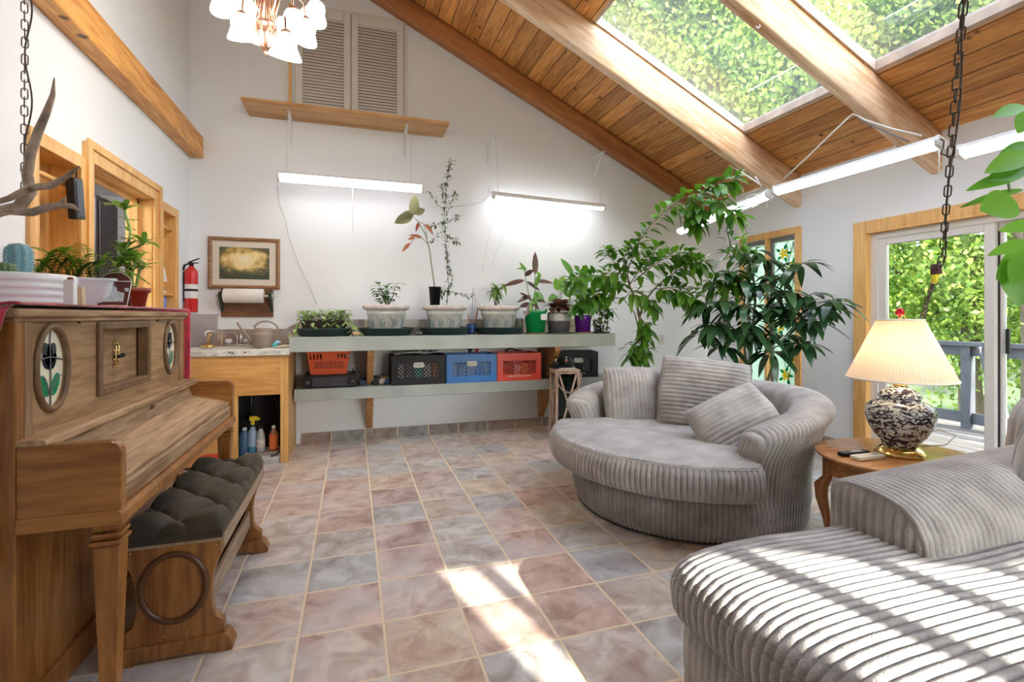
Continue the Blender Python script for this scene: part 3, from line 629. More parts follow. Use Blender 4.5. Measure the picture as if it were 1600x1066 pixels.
# cactus bowl
c=at(28,474,1.72); t=thing('cactus_bowl','ribbed white round bowl of small cacti at the near end of the piano','plant pot',(c.x,c.y,TZ))
m=MB(); pr_=[(.10,.0),(.155,.0)]+[(.158+.004*math.sin(i*1.57),.004+i*.0065) for i in range(15)]+[(.158,.105),(.15,.108),(.146,.09),(.0001,.085)]
m.lathe(pr_,48); m.build('bowl',M_gls,t)
m=MB(); m.lathe([(.146,.088),(.1,.094),(.0001,.096)],32); m.build('soil',plain('gravel',(.55,.45,.32),.9,bump=.8,bs=120,var=.5,vs=90),t)
def cactus(name,c,R,h,ribs,mat,par,sp=.004):
    m=MB()
    def f(u,v):
        a=2*PI*u; rr=R*(1+.10*abs(math.cos(ribs*a/2))-.05); s_=math.sin(PI*min(1,.5+v*.5)) if v<0 else 1
        z=h*v; k=(1-max(0,(v-.72)/.28)**2)**.5 if v<1 else 0; b_=.86+.14*min(1,v*3)
        return (c[0]+rr*k*b_*math.cos(a),c[1]+rr*k*b_*math.sin(a),c[2]+z)
    m.grid(f,ribs*6,22,True); o=m.build(name,mat,par)
    m=MB(); r=random.Random(2)
    for i in range(ribs):
        a=2*PI*i/ribs*1
        for j in range(int(h/.012)):
            v=(j+.5)/int(h/.012); k=(1-max(0,(v-.72)/.28)**2)**.5*(.86+.14*min(1,v*3)); p=Vector((c[0]+R*1.05*k*math.cos(a),c[1]+R*1.05*k*math.sin(a),c[2]+h*v))
            for q in range(5):
                d=Vector((math.cos(a)+r.gauss(0,.5),math.sin(a)+r.gauss(0,.5),r.gauss(0,.5))).normalized(); s_=d.orthogonal().normalized()*.0006; m.add([p-s_,p+s_,p+d*.011],[(0,1,2)])
    m.build('spines',plain('spine_white',(.8,.78,.7),.7),o); return o
cactus('tall_cactus',(.012,-.02,.09),.036,.125,10,plain('blue_cactus',(.16,.34,.40),.6),t)
cactus('ball_cactus',(.012,-.105,.085),.032,.055,14,plain('green_cactus',(.08,.17,.06),.6),t)
cactus('side_cactus',(-.03,.02,.09),.016,.12,8,plain('blue_cactus',(.1,.2,.2)),t)
m=MB(); ms=MB(); r=random.Random(1)
for k in range(12): a=r.uniform(1.8,4.4); leaf(m,(-.09,-.03,.09),(math.cos(a),math.sin(a)*.6,r.uniform(.5,1.6)),r.uniform(.04,.08),.02)
m.build('succulent_leaves',M_leafL,t)
m=MB()
for k in range(3): m.ball((-.05+.03*k,-.09-.008*k,.1),.013,8)
m.build('pebble',plain('orange_pebble',(.7,.35,.12),.5),t)
# white rectangular planter + fern
c=at(95,478,1.98); t=thing('potted_fern','feathery fern in a long white planter behind the cactus bowl','plant',(c.x,c.y+.03,TZ),.3)
m=MB(); a0,b0,h=.16,.075,.118
def trough(m,a,b,h,fl,th=.006,rim=.008):
    o_=lambda k,z:[(x*(a+k)/a,y*(b+k)/b,z) for x,y in rrect(-a,a,-b,b,min(a,b)*.3,4)]
    rings=[o_(-fl,0),o_(0,h-rim*1.2),o_(rim,h-rim*1.2),o_(rim,h),o_(-th,h),o_(-th,h-.02),o_(-fl,h-.022)]; n=len(rings[0]); vs=[p for r_ in rings for p in r_]
    fs=[tuple(range(n-1,-1,-1))]+[(i*n+j,i*n+(j+1)%n,(i+1)*n+(j+1)%n,(i+1)*n+j) for i in range(len(rings)-1) for j in range(n)]+[tuple((len(rings)-1)*n+j for j in range(n))]
    m.add(vs,fs,False)
trough(m,a0,b0,h,.03); m.build('planter',plain('pale_blue_white',(.70,.76,.82),.35),t)
m=MB(); m.box(-.12,.12,-.05,.05,.098,.106); m.build('soil',M_soil,t)
m=MB(); ms=MB(); r=random.Random(4)
for k in range(34):
    a=r.uniform(0,6.28); frond(m,ms,(r.uniform(-.1,.1),r.uniform(-.03,.03),.1),(math.cos(a)*.7,math.sin(a)*.6,r.uniform(1.0,2.6)),r.uniform(.16,.31),16,.030,.45)
for tx in (.30,.22): frond(m,ms,(.1,0,.1),(tx*3,-.1,1.0),.27,16,.024,.75)
m.build('fronds',leafmat('fern_leaf',(.07,.19,.02),(.20,.38,.06),.5,.35),t); ms.build('stalks',plain('brown_stalk',(.16,.08,.03),.6),t)
# white card box, beige block
c=at(110,476,1.62); o=MB(); o.box(-.014,.014,-.012,.012,0,.082); o=o.build('card_box',plain('white_card',(.82,.82,.84),.6),None,bevel=.002); o.location=(c.x,c.y,TZ); tag(o,'small white upright box between the ribbed bowl and the beige block','box')
m=MB(); m.ball((0,0,.085),.009,8,.7); q=m.build('ladybird_top',plain('red_brown_bead',(.3,.06,.03),.3),o)
c=at(123.5,476,1.68); o=MB(); o.prism([(-.016,0),(.016,0),(.013,.062),(-.014,.064)],XZ,-.012,.012); o=o.build('wood_block',wood('pale_block',(.55,.40,.26),(.68,.52,.36),'z',9,8,.6,.05),None,bevel=.002); o.location=(c.x,c.y,TZ); tag(o,'little beige wooden block in front of the white planter','block')
# maroon plaque
c=at(176,476,2.05); t=thing('house_plaque','maroon arched plaque with a silver house crest leaning on the piano top','plaque',(c.x,c.y,TZ),.12)
R_=Matrix.Rotation(-.38,4,'X')
pl=[(-.06,0),(.06,0),(.068,.115),(.05,.14),(.02,.155),(-.02,.155),(-.05,.14),(-.068,.115)]; pl=[(x*.82-y*.32*0,y) for x,y in pl]
m=MB(); m.prism(pl,XZ,-.006,.006); m.v=[tuple(R_@Vector(v)) for v in m.v]; m.build('panel',plain('maroon',(.13,.035,.035),.35),t,bevel=.002)
m=MB(); out=pl+[pl[0]]; m.tube([R_@Vector((x,-.008,z)) for x,z in pl],.0022,6,closed=True); m.tube([R_@Vector((x,-.008,.115)) for x in (-.055,0,.055)],.0022,6); m.tube([R_@Vector((.026*math.cos(a),-.005,.158+.012*math.sin(a))) for a in [i*PI/8 for i in range(9)]],.003,6); m.build('silver_border',plain('pewter',(.75,.72,.7),.3,.6),t)
m=MB(); m.prism([(-.032,.02),(.034,.02),(.036,.06),(.012,.068),(.006,.088),(-.01,.098),(-.024,.078),(-.03,.05)],XZ,-.0115,-.006)
for sx in (-.044,.042): m.prism(rrect(sx-.007,sx+.007,.068,.084,.003),XZ,-.0105,-.006)
m.v=[tuple(R_@Vector(v)) for v in m.v]; m.build('crest',plain('silver_crest',(.55,.62,.64),.4,.3,bump=.6,bs=90,var=.3,vs=70),t)
m=MB(); m.prism([(-.045,0),(.045,0),(.045,.11),(-.045,.11)],XZ,-.004,.004); Rb=Matrix.Translation((0,.085,0))@Matrix.Rotation(.42,4,'X'); m.v=[tuple(Rb@Vector(v)) for v in m.v]; m.build('easel_back',plain('maroon2',(.10,.03,.02),.4),t)
m=MB(); m.box(-.03,.05,-.03,.0,0,.008); m.build('base_tile',plain('cream_tile',(.75,.62,.5),.5),t)
# lucky bamboo in brown pot
c=at(203,476,2.55); t=thing('potted_bamboo','lucky bamboo with curling canes in a red-brown square pot','plant',(c.x,c.y,TZ))
m=MB(); m.lathe([(.055,0),(.062,.0),(.078,.085),(.088,.085),(.09,.108),(.08,.108),(.076,.09),(.0001,.088)],32); m.build('pot',plain('terracotta_brown',(.25,.05,.02),.35),t)
m=MB(); m.lathe([(.075,.09),(.0001,.095)],20); m.build('soil',M_soil,t)
m=MB(); ml=MB(); r=random.Random(8); canes=[]
for k in range(8):
    a=k*.8; x,y=.022*math.cos(a),.022*math.sin(a); h=r.uniform(.10,.22); lean=(r.uniform(-.25,.25),r.uniform(-.2,.2)); pts=[(x+lean[0]*z,y+lean[1]*z,.09+z) for z in [h*i/6 for i in range(7)]]; m.tube(pts,[.007]*7,8); canes.append(Vector(pts[-1]))
tall=[(-.01+.012*math.sin(z*26),.0,.09+z) for z in [.42*i/14 for i in range(15)]]; m.tube(tall,.0065,8); canes.append(Vector(tall[-1]))
curl=[(.03+.035*math.sin(i*.55),.02*math.cos(i*.55),.2+.011*i) for i in range(14)]; m.tube(curl,.0065,8); canes.append(Vector(curl[-1]))
m.build('canes',plain('bamboo_green',(.25,.40,.12),.4,var=.2,vs=15),t)
m=MB(); m.lathe([(.033,.118),(.035,.121),(.033,.124)],20,cap=False); m.build('yellow_band',plain('yellow_tie',(.8,.7,.1),.5),t)
for ci,cp in enumerate(canes):
    for k in range(10 if ci<8 else 14):
        a=r.uniform(0,6.28); leaf(ml,cp-Vector((0,0,.012*r.random())),(math.cos(a),math.sin(a),r.uniform(.3,1.8)),r.uniform(.09,.18),.026,droop=.5)
for z in (.2,.26,.31,.36):
    for k in range(3): a=r.uniform(0,6.28); leaf(ml,(-.01,0,.09+z),(math.cos(a),math.sin(a),.8),.09,.018,droop=.5)
ml.build('leaves',leafmat('bamboo_leaf',(.10,.24,.04),(.28,.46,.10),.4,.3),t)
# antler
M_ant=plain('antler_bone',(.33,.25,.185),.7,bump=.5,bs=35,var=.45,vs=14)
D=1.85; t=thing('antler','grey-brown branching deer antler spread in front of the wall niche','antler',at(40,320,D)); off_=t.location
def A(px,py,dd=0): return at(px,py,D+dd)-off_
m=MB(); m.tube([A(-34,340,.04),A(-20,336,.03),A(0,330,.02),A(30,324),A(48,300,.02),A(42,272,.03),A(48,240,.03),A(60,205,.03),A(73,175,.02),A(82,148,0),A(85,122,-.02)],[.024,.022,.02,.021,.02,.017,.016,.0145,.012,.008,.002],12)
m.tube([A(45,295,.02),A(60,292,-.02),A(78,291,-.05),A(97,280,-.08),A(112,270,-.1),A(124,260,-.12)],[.014,.013,.012,.0095,.007,.002],10)
m.tube([A(52,292,.02),A(35,300,-.03),A(15,310,-.06),A(-12,318,-.1)],[.014,.013,.011,.008],10)
m.tube([A(20,330,.0),A(50,332,-.03),A(72,325,-.06),A(95,320,-.08),A(112,322,-.1),A(126,330,-.12)],[.015,.015,.014,.0115,.009,.002],10)
m.tube([A(92,322,-.08),A(99,313,-.09),A(104,307,-.1)],[.009,.006,.002],8)
m.v=[tuple(Vector(v)+Vector([.0018*mnoise.noise(Vector(v)*60+Vector((k*9,0,0))) for k in range(3)])) for v in m.v]
m.build('beam',M_ant,t)
m=MB(); m.lathe([(.017,-.008),(.029,-.004),(.031,.003),(.019,.009)],16,c=A(20,331)); m.build('burr',M_ant,t)
# chains
def chain(name,label,pts,link=.042,wire=.0035,cord=True,mat=None,cat='chain'):
    t=thing(name,label,cat,pts[-1]); o=Vector(pts[-1]); m=MB(); L_=0; k=0
    segs=[(Vector(a),Vector(b)) for a,b in zip(pts,pts[1:])]
    for a,b in segs:
        n=max(1,int((b-a).length/(link*.78)))
        for i in range(n):
            c=a.lerp(b,(i+.5)/n)-o; d=(b-a).normalized(); s_=d.orthogonal().normalized(); s2=d.cross(s_); ax=(s_*.94+s2*.34) if k%2 else (s2*.94-s_*.34)
            hl=link/2-.009; P_=[]
            for q in range(6): an=PI*q/5; P_.append(c+d*(hl+.009*math.sin(an))+ax*.0095*math.cos(an))
            for q in range(6): an=PI*q/5; P_.append(c-d*(hl+.009*math.sin(an))-ax*.0095*math.cos(an))
            m.tube(P_,wire*.62,5,closed=True); k+=1
    m.build('links',mat or plain('bronze_chain',(.09,.065,.05),.35,.7),t)
    if cord:
        m=MB(); P_=[]
        for i in range(41):
            f=i/40*(len(pts)-1); j=min(int(f),len(pts)-2); p=Vector(pts[j]).lerp(Vector(pts[j+1]),f-j)-o; P_.append(p+Vector((.012*math.sin(i*.5)+.012,0,0)))
        m.tube(P_,.003,6); m.build('cord',plain('brown_cord',(.05,.03,.025),.5),t)
    return t
chain('hanging_chain','dark bronze swag chain with cord hanging beside the antler on the left',[(LX+.118,at(37,-60,1.95).y,2.68),at(37,-50,1.95),at(39,60,1.95),at(38,180,1.95),at(38,300,1.95)],.043)
# handset hanging in niche one
p=onx(118,312,LX+.03); t=thing('handset','black handset hanging in the tall wall niche','handset',p); m=MB(); Rz=Matrix.Rotation(.16,4,'X'); m.box(-.02,.02,-.045,.045,-.1,.11,Rz); m.build('body',plain('black_plastic',(.02,.02,.022)),t,bevel=.006)
m=MB(); m.box(.018,.022,-.03,.035,-.08,.09,Rz); m.build('screen',plain('blue_black',(.03,.04,.07),.15),t)
m=MB(); m.tube([(0,0,.1),(0,.01,.135),(0,.0,.16),(0,-.012,.15)],.004,6); m.build('hook',M_dark,t)
# ================================================================ SINK CORNER
M_cab=wood('sink_cabinet_wood',(.46,.21,.05),(.64,.34,.11),'x',4,9,.45,.06); M_cabz=wood('sink_cabinet_wood_z',(.46,.22,.055),(.64,.36,.12),'z',4,9,.45,.06)
t=thing('sink_cabinet','honey wood sink cabinet, open below its deep apron','cabinet',(-.94,4.77,0)); off=t.location; SY=4.46
def bx(name,mat,q,par=None,bevel=.003): 
    m=MB(); m.box(*q); return m.build(name,mat,par or t,bevel=bevel,off=t.location)
bx('apron',M_cab,(-1.375,-.565,SY,SY+.02,.565,.888)); bx('right_stile',M_cabz,(-.565,-.505,SY,SY+.04,0,.888)); bx('left_stile',M_cabz,(-.93,-.875,SY,SY+.02,.0,.565))
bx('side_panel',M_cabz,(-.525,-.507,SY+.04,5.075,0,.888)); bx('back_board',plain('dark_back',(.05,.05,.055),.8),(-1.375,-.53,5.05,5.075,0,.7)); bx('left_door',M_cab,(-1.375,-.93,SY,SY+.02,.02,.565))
t=thing('countertop','cream laminate sink top with chipped grey front edge','countertop',(-.94,4.77,.89)); 
M_cre=plain('cream_enamel',(.78,.74,.66),.25,var=.06,vs=5); M_edge=plain('chipped_edge',(.52,.50,.46),.6,var=.35,vs=25)
m=MB(); bz=(-1.28,-.72,4.54,4.9)
for q in ((-1.375,bz[0],4.445,5.06),(bz[1],-.497,4.445,5.06),(bz[0],bz[1],4.445,bz[2]),(bz[0],bz[1],bz[3],5.06)): m.box(q[0],q[1],q[2],q[3],.915,.938)
m.box(bz[0],bz[1],bz[2],bz[3],.80,.81); 
for q in ((bz[0],bz[0]+.01,bz[2],bz[3]),(bz[1]-.01,bz[1],bz[2],bz[3]),(bz[0],bz[1],bz[2],bz[2]+.01),(bz[0],bz[1],bz[3]-.01,bz[3])): m.box(*q,.81,.93)
m.build('basin',M_cre,t,off=t.location)
m=MB(); m.box(-1.375,-.495,4.435,4.447,.889,.934); m.box(-.505,-.495,4.447,5.06,.889,.934); m.build('edge_band',M_edge,t,bevel=.002,off=t.location)
m=MB()
for x,z in ((-.93,.918),(-.91,.912),(-.82,.917)): m.prism([(x+.01*math.cos(a)*(1+.4*math.sin(3*a)),z+.006*math.sin(a)) for a in [i*.785 for i in range(8)]],XZ,4.434,4.437)
m.build('chip',plain('chip_dark',(.05,.045,.04),.8),t,off=t.location)
# brown tile splashback (stepped)
m=MB(); m.prism([(-1.375,.9),(-.44,.9),(-.44,1.03),(3.05,1.03),(3.05,1.03),(2.56,1.03),(2.56,1.175),(-.43,1.175),(-.60,1.088),(-1.2,1.088),(-1.26,1.05),(-1.26,.95),(-1.375,.95)],XZ,W-.012,W)
m=MB(); m.prism([(-1.26,.938),(-.44,.938),(-.44,1.175),(-.60,1.088),(-1.2,1.088),(-1.26,1.05)],XZ,W-.012,W); m.prism([(-.44,1.03),(2.56,1.03),(2.56,1.175),(-.44,1.175)],XZ,W-.012,W)
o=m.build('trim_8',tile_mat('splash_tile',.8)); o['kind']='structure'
# faucet
M_chr=plain('chrome',(.75,.75,.76),.15,1)
t=thing('sink_faucet','chrome sink faucet with clear knobs and a swinging spout','faucet',(-.98,4.97,.938))
m=MB(); m.box(-.105,.105,-.025,.025,0,.018); m.build('base_plate',M_chr,t,bevel=.006)
m=MB(); m.tube([(0,0,.015),(0,0,.10),(-.02,-.03,.125),(-.1,-.15,.135),(-.17,-.24,.145),(-.185,-.26,.135),(-.185,-.26,.10)],.008,8); m.tube([(.03,0,.015),(.03,0,.11)],.009,8); m.build('spout',M_chr,t)
for x in (-.07,.075): m=MB(); m.lathe([(.012,.015),(.012,.03),(.028,.035),(.032,.055),(.024,.068),(.0001,.07)],12,(x,0,0)); m.build('knob',plain('acrylic_knob',(.72,.74,.76),.08,0,coat=1),t)
p=(-1.115,4.72,.938); t=thing('brass_strainer','brass dome with a brass spray head beside the faucet','strainer',(-1.2,4.93,.938)); m=MB(); m.lathe([(.065,0),(.06,.015),(.035,.03),(.0001,.034)],24); m.build('dome',M_brass,t)
m=MB(); m.tube([(0,0,.03),(0,0,.07),(.012,-.01,.10),(.03,-.02,.12)],[.007,.009,.012,.012],10); m.build('spray_head',M_brass,t)
# clear tub leaning on the left
t=thing('plastic_tub','translucent white plastic tub standing at the left of the sink','tub',(-1.27,4.99,.938)); m=MB(); m.add([(x*k,y*k,z) for z,k in((0,.9),(.29,1)) for x,y in((-.095,-.06),(.125,-.06),(.125,.05),(-.095,.05))],[(3,2,1,0)]+[(i,(i+1)%4,4+(i+1)%4,4+i) for i in range(4)]); m.build('body',glass('milky_plastic',(.95,.9,.9),.4,.3,.55,(.9,.86,.85)),t)
m=MB(); m.tube([(-.095,-.06,.29),(.125,-.06,.29),(.125,.05,.29),(-.095,.05,.29)],.004,6,closed=True); m.build('rim',plain('milky_rim',(.8,.77,.76),.4),t)
# watering can
t=thing('watering_can','taupe plastic watering can with hooped handle and long spout','watering can',(-.745,4.80,.938)); M_can=plain('taupe_plastic',(.34,.27,.22),.4)
m=MB(); m.lathe([(.082,0),(.086,.01),(.088,.10),(.092,.108),(.088,.115),(.082,.150),(.085,.155),(.06,.165),(.0001,.165)],32); m.build('body',M_can,t)
m=MB(); m.tube([(-.07,0,.03),(-.12,0,.09),(-.17,0,.16),(-.205,0,.215)],[.022,.016,.011,.009],10); m.build('spout',M_can,t)
m=MB(); m.tube([(-.055,0,.155)]+[(.02+.10*math.cos(a),0,.14+.085*math.sin(a)) for a in [PI*.85-i*.32 for i in range(9)]]+[(.105,0,.03),(.083,0,.03)],.008,8); m.build('handle',M_can,t)
# sponge, papers
t=thing('scrub_brush','blue and white scrub brush by the watering can','brush',(-.63,4.66,.938)); m=MB(); m.ball((0,0,.022),.026,10,.8); m.build('head',plain('teal',(.05,.42,.42),.5,bump=.5),t); m=MB(); m.ball((.02,.01,.045),.022,10,.7); m.build('grip',plain('light_blue',(.35,.55,.75),.5),t)
m=MB(); m.grid(lambda u,v:((u-.5)*.13,(v-.5)*.10,.004+.02*abs(mnoise.noise((u*3,v*3,1)))+.012*u),10,10); o=m.build('crumpled_rag',plain('beige_rag',(.62,.52,.38),.8,var=.2,vs=30),None,loc=(-.565,4.62,.938),solid=.006); tag(o,'crumpled beige rag at the right end of the sink top','cloth')
m=MB(); m.ball((0,0,.016),.05,10,.32,1.1,.8); o=m.build('seed_packet',plain('dark_brown_pack',(.14,.09,.06),.7,bump=.7,bs=60),None,loc=(-.54,4.83,.938)); tag(o,'dark brown crumpled packet behind the beige rag','packet')
# bottles under the sink
M_whp=plain('white_plastic',(.75,.75,.74),.4)
c=(-.735,4.66,0); t=thing('plastic_tray','low grey-brown tray on the floor inside the sink cabinet','tray',(-.70,4.68,0)); m=MB(); m.box(-.15,.15,-.11,.11,.05,.066); m.box(-.14,-.12,-.1,.1,0,.05); m.box(.12,.14,-.1,.1,0,.05); m.build('board',plain('tray_brown',(.35,.28,.24),.7),t,bevel=.004)
m=MB(); m.lathe([(.09,0),(.095,.045),(.1,.05),(.095,.049),(.0001,.045)],24,c=(0,0,0)); o=m.build('white_dish',M_whp,None,loc=(-.635,4.55,0)); tag(o,'round white dish on the floor under the sink','dish')
def bottle(name,label,x,y,z,prof,mat,cap,capm,lab=None,labm=None,cat='bottle'):
    t=thing(name,label,cat,(x,y,z)); m=MB(); m.lathe(prof,24); m.build('body',mat,t); r0,z0=prof[-1]
    if cap: m=MB(); m.lathe([(cap[0],z0-.004),(cap[0],z0+cap[1]),(.0001,z0+cap[1])],16); m.build('cap',capm,t)
    if lab: m=MB(); m.lathe([(lab[0],lab[1]),(lab[0],lab[2])],24,cap=False); m.build('label_band',labm,t)
    return t
M_clr=glass('clear_plastic',(.85,.9,.92),1,.05,.12,(.8,.85,.9)); M_blu=plain('blue_liquid',(.05,.22,.34),.2,var=.2)
t=bottle('spray_bottle','clear spray bottle of blue liquid with a yellow trigger head',-.80,4.64,.066,[(.036,0),(.038,.01),(.038,.12),(.034,.17),(.018,.20),(.014,.225)],plain('hazy_blue',(.30,.42,.55),.15),None,None,(.0385,.0,.05),M_blu)
m=MB(); m.tube([(0,0,.22),(0,0,.265)],.016,10); m.box(-.022,.035,-.014,.014,.265,.30); m.tube([(.03,0,.28),(.055,0,.27)],.012,8); m.build('trigger_head',plain('yellow_plastic',(.8,.62,.03),.4),t); m=MB(); m.tube([(.03,0,.265),(.035,0,.24),(.045,0,.215)],.005,6); m.lathe([(.018,.215),(.018,.228)],12); m.build('trigger',M_dark,t)
bottle('water_bottle','clear plastic bottle with a printed label between the spray bottle and the orange bottle',-.735,4.62,.066,[(.030,0),(.033,.01),(.033,.13),(.028,.16),(.014,.19),(.013,.2)],plain('clear_pet',(.42,.42,.42),.12,coat=1),(.016,.016),M_dark,(.034,.04,.11),plain('mixed_label',(.6,.55,.5),.5,var=.6,vs=60))
bottle('soap_bottle','orange-labelled soap bottle with a white cap under the sink',-.64,4.64,.066,[(.031,0),(.034,.01),(.034,.14),(.030,.16),(.016,.175),(.013,.19)],plain('amber_plastic',(.25,.10,.05),.2),(.015,.02),M_whp,(.035,.015,.14),plain('orange_label',(.72,.16,.04),.5))
bottle('blue_jug','blue cleaner jug at the left inside the sink cabinet',-.865,4.66,0,[(.04,0),(.045,.01),(.045,.19),(.03,.23),(.016,.25)],plain('jug_blue',(.06,.13,.22),.3),(.018,.02),M_whp)
t=thing('drain_pipe','black drain pipe curving down inside the sink cabinet','pipe',(-.75,4.86,.3)); m=MB(); m.tube([(-.1,0,.5),(-.1,0,.12),(-.1,0,-.02)],.02,10); m.tube([(-.06,-.05,.25),(-.0,-.03,.28),(.06,-.05,.26),(.11,-.06,.18),(.13,-.06,.08)],.014,10); m.build('pipe_run',M_dark,t); m=MB(); m.lathe([(.06,0),(.045,-.03),(.02,-.05)],16,c=(-.1,0,.03)); m.build('disposal_cone',M_dark,t)
t=thing('black_cable','black cable trailing from the cabinet onto the white dish','cable',(-.6,4.52,0)); m=MB(); m.tube([(.03,.12,.2),(.04,.05,.11),(.0,0,.055),(-.04,-.03,.056)],.006,6); m.build('cord',M_dark,t)
t=thing('red_can','red and white can on the floor behind the piano leg','can',(-1.0,4.15,0)); m=MB(); m.lathe([(.075,0),(.078,.005),(.078,.17),(.075,.175),(.0001,.172)],24); m.build('body',plain('red_can_paint',(.55,.02,.03),.35),t); m=MB(); m.lathe([(.0785,.05),(.0785,.11)],24,cap=False); m.build('label_band',M_whp,t)
# fire extinguisher
t=thing('fire_extinguisher','red fire extinguisher with white label mounted on the left wall','fire extinguisher',(LX+.058,4.90,1.24)); m=MB(); m.lathe([(.045,0),(.05,.01),(.05,.33),(.046,.36),(.02,.39),(.016,.40)],28); m.build('cylinder',plain('ext_red',(.62,.015,.02),.3,coat=.4),t)
m=MB(); m.lathe([(.0507,.12),(.0507,.24)],28,cap=False); m.build('label_band',M_whp,t); m=MB(); m.lathe([(.0512,.18),(.0512,.20)],28,cap=False); m.build('strap',M_dark,t)
m=MB(); m.lathe([(.018,.40),(.02,.43),(.0001,.435)],12); m.beam((-.02,0,.43),(.06,0,.465),.02,.008); m.beam((-.02,0,.42),(.055,-.01,.425),.02,.008); m.tube([(-.01,-.02,.42),(-.045,-.02,.40),(-.055,-.02,.36)],.008,8); m.build('valve_handle',M_dark,t)
m=MB(); m.box(-.056,-.045,-.02,.02,.1,.35); m.build('wall_bracket',M_dark,t)
# niche two contents
t=thing('snack_bag','upright white and orange bag on the upper shelf of the small wall niche','bag',(LX-.05,4.50,1.387)); m=MB(); m.add([(x,y,z) for z,hx,hy in((0,.03,.045),(.1,.035,.055),(.19,.02,.06),(.235,.004,.065)) for x,y in((-hx,-hy),(hx,-hy),(hx,hy),(-hx,hy))],[(3,2,1,0),(12,13,14,15)]+[(4*k+i,4*k+(i+1)%4,4*k+4+(i+1)%4,4*k+4+i) for k in range(3) for i in range(4)]); m.build('body',plain('white_foil',(.8,.78,.74),.3,bump=.5,bs=30),t); m=MB(); m.box(.031,.036,-.045,.045,.02,.09); m.build('label_panel',plain('orange_print',(.75,.33,.08),.5,var=.4,vs=40),t)
for y,w_,h,cc,lb in ((4.43,.035,.09,(.75,.75,.8),'white and red medicine box on the lower shelf of the small wall niche'),(4.52,.08,.12,(.18,.26,.62),'periwinkle blue box on the lower shelf of the small wall niche')):
    m=MB(); m.box(-.03,.03,-w_/2,w_/2,0,h); o=m.build('small_box',plain('bx%s'%y,cc,.5),None,bevel=.002,loc=(LX-.05,y,1.237)); tag(o,lb,'box')
# picture
t=thing('framed_picture','framed landscape print of a glowing river glade, hung above the paper towels','picture',(-.94,W,1.69))
m=MB(); w2,h2=.295,.235
def frame(m,w,h,fw,d0,d1,prof=None):
    for (a,b) in (((-w,-h),(w,-h)),((w,-h),(w,h)),((w,h),(-w,h)),((-w,h),(-w,-h))):
        (x0,z0),(x1,z1)=a,b; ix=lambda x:x-math.copysign(fw,x); iz=lambda z:z-math.copysign(fw,z)
        hx=lambda x:x-math.copysign(fw*.5,x); hz=lambda z:z-math.copysign(fw*.5,z)
        vs=[(x0,-d0,z0),(x1,-d0,z1),(x1,-d1,z1),(x0,-d1,z0),(hx(x0),-d1-.006,hz(z0)),(hx(x1),-d1-.006,hz(z1)),(ix(x0),-d1+.006,iz(z0)),(ix(x1),-d1+.006,iz(z1)),(ix(x0),-d0,iz(z0)),(ix(x1),-d0,iz(z1))]
        m.add(vs,[(0,1,2,3),(3,2,5,4),(4,5,7,6),(6,7,9,8)])
frame(m,w2,h2,.035,0,.018); m.build('frame',wood('picture_oak',(.22,.10,.04),(.40,.22,.11),'x',9,8,.4,.1),t)
m=MB(); m.box(-w2+.03,w2-.03,-.008,-.001,-h2+.03,h2-.03); m.build('mat_board',plain('cream_mat',(.72,.66,.57),.8),t)
mm,nt,b=nmat('landscape_print'); tc=N(nt,'ShaderNodeTexCoord'); mp=N(nt,'ShaderNodeMapping'); mp.inputs['Scale'].default_value=(3.4,1,6.5); mp.inputs['Location'].default_value=(.0,0,-.22); L(nt,tc.outputs['Object'],mp.inputs['Vector'])
no=N(nt,'ShaderNodeTexNoise'); no.inputs['Scale'].default_value=16; no.inputs['Detail'].default_value=6; L(nt,tc.outputs['Object'],no.inputs['Vector'])
ds=N(nt,'ShaderNodeVectorMath',operation='SCALE'); ds.inputs['Scale'].default_value=.9; L(nt,no.outputs['Color'],ds.inputs[0]); ad=N(nt,'ShaderNodeVectorMath',operation='ADD'); L(nt,mp.outputs[0],ad.inputs[0]); L(nt,ds.outputs[0],ad.inputs[1])
sbv=N(nt,'ShaderNodeVectorMath',operation='SUBTRACT'); sbv.inputs[1].default_value=(.45,.45,.45); L(nt,ad.outputs[0],sbv.inputs[0]); ln=N(nt,'ShaderNodeVectorMath',operation='LENGTH'); L(nt,sbv.outputs[0],ln.inputs[0])
r_=ramp(nt,[(.90,.84,.62),(.86,.70,.34),(.55,.38,.12),(.16,.15,.08),(.06,.075,.05)],[.05,.38,.58,.75,1]); L(nt,ln.outputs['Value'],r_.inputs['Fac']); L(nt,r_.outputs[0],b.inputs['Base Color']); b.inputs['Roughness'].default_value=.15
m=MB(); m.box(-.205,.205,-.010,-.008,-.145,.145); m.build('print',mm,t)
# paper towel holder
t=thing('paper_towel_holder','dark wood wall rack holding a white paper towel roll','paper towel holder',(-.915,W,1.36)); M_rack=wood('rack_walnut',(.09,.035,.015),(.22,.10,.045),'x',6,8,.4,.15)
m=MB(); m.box(-.215,.215,-.02,0,-.16,.11); m.build('back_board',M_rack,t,bevel=.004)
for x in (-.215,.19): m=MB(); m.prism([(-.0,-.13),(-.12,-.0),(-.13,.05),(-.10,.07),(0,.07)],lambda a,b,q:(q,a,b),x,x+.024); m.build('arm',plain('dark_green_arm',(.03,.045,.03),.4),t,bevel=.004)
m=MB(); m.tube([(-.235,-.10,.03),(.235,-.10,.03)],.012,12); m.build('dowel',plain('dowel_pale',(.5,.45,.36),.4),t)
o=thing('paper_towel_roll','white roll of paper towels on the dark wooden rack','paper towel',(-.93,W-.10,1.39)); m=MB(); m.lathe([(.016,-.16),(.062,-.16),(.064,-.155),(.064,.155),(.062,.16),(.016,.16),(.016,-.16)],32,cap=False); m.v=[(v[2],v[0],v[1]) for v in m.v]; m.build('sheets',plain('tissue',(.82,.79,.77),.9,bump=.1,bs=60),o)
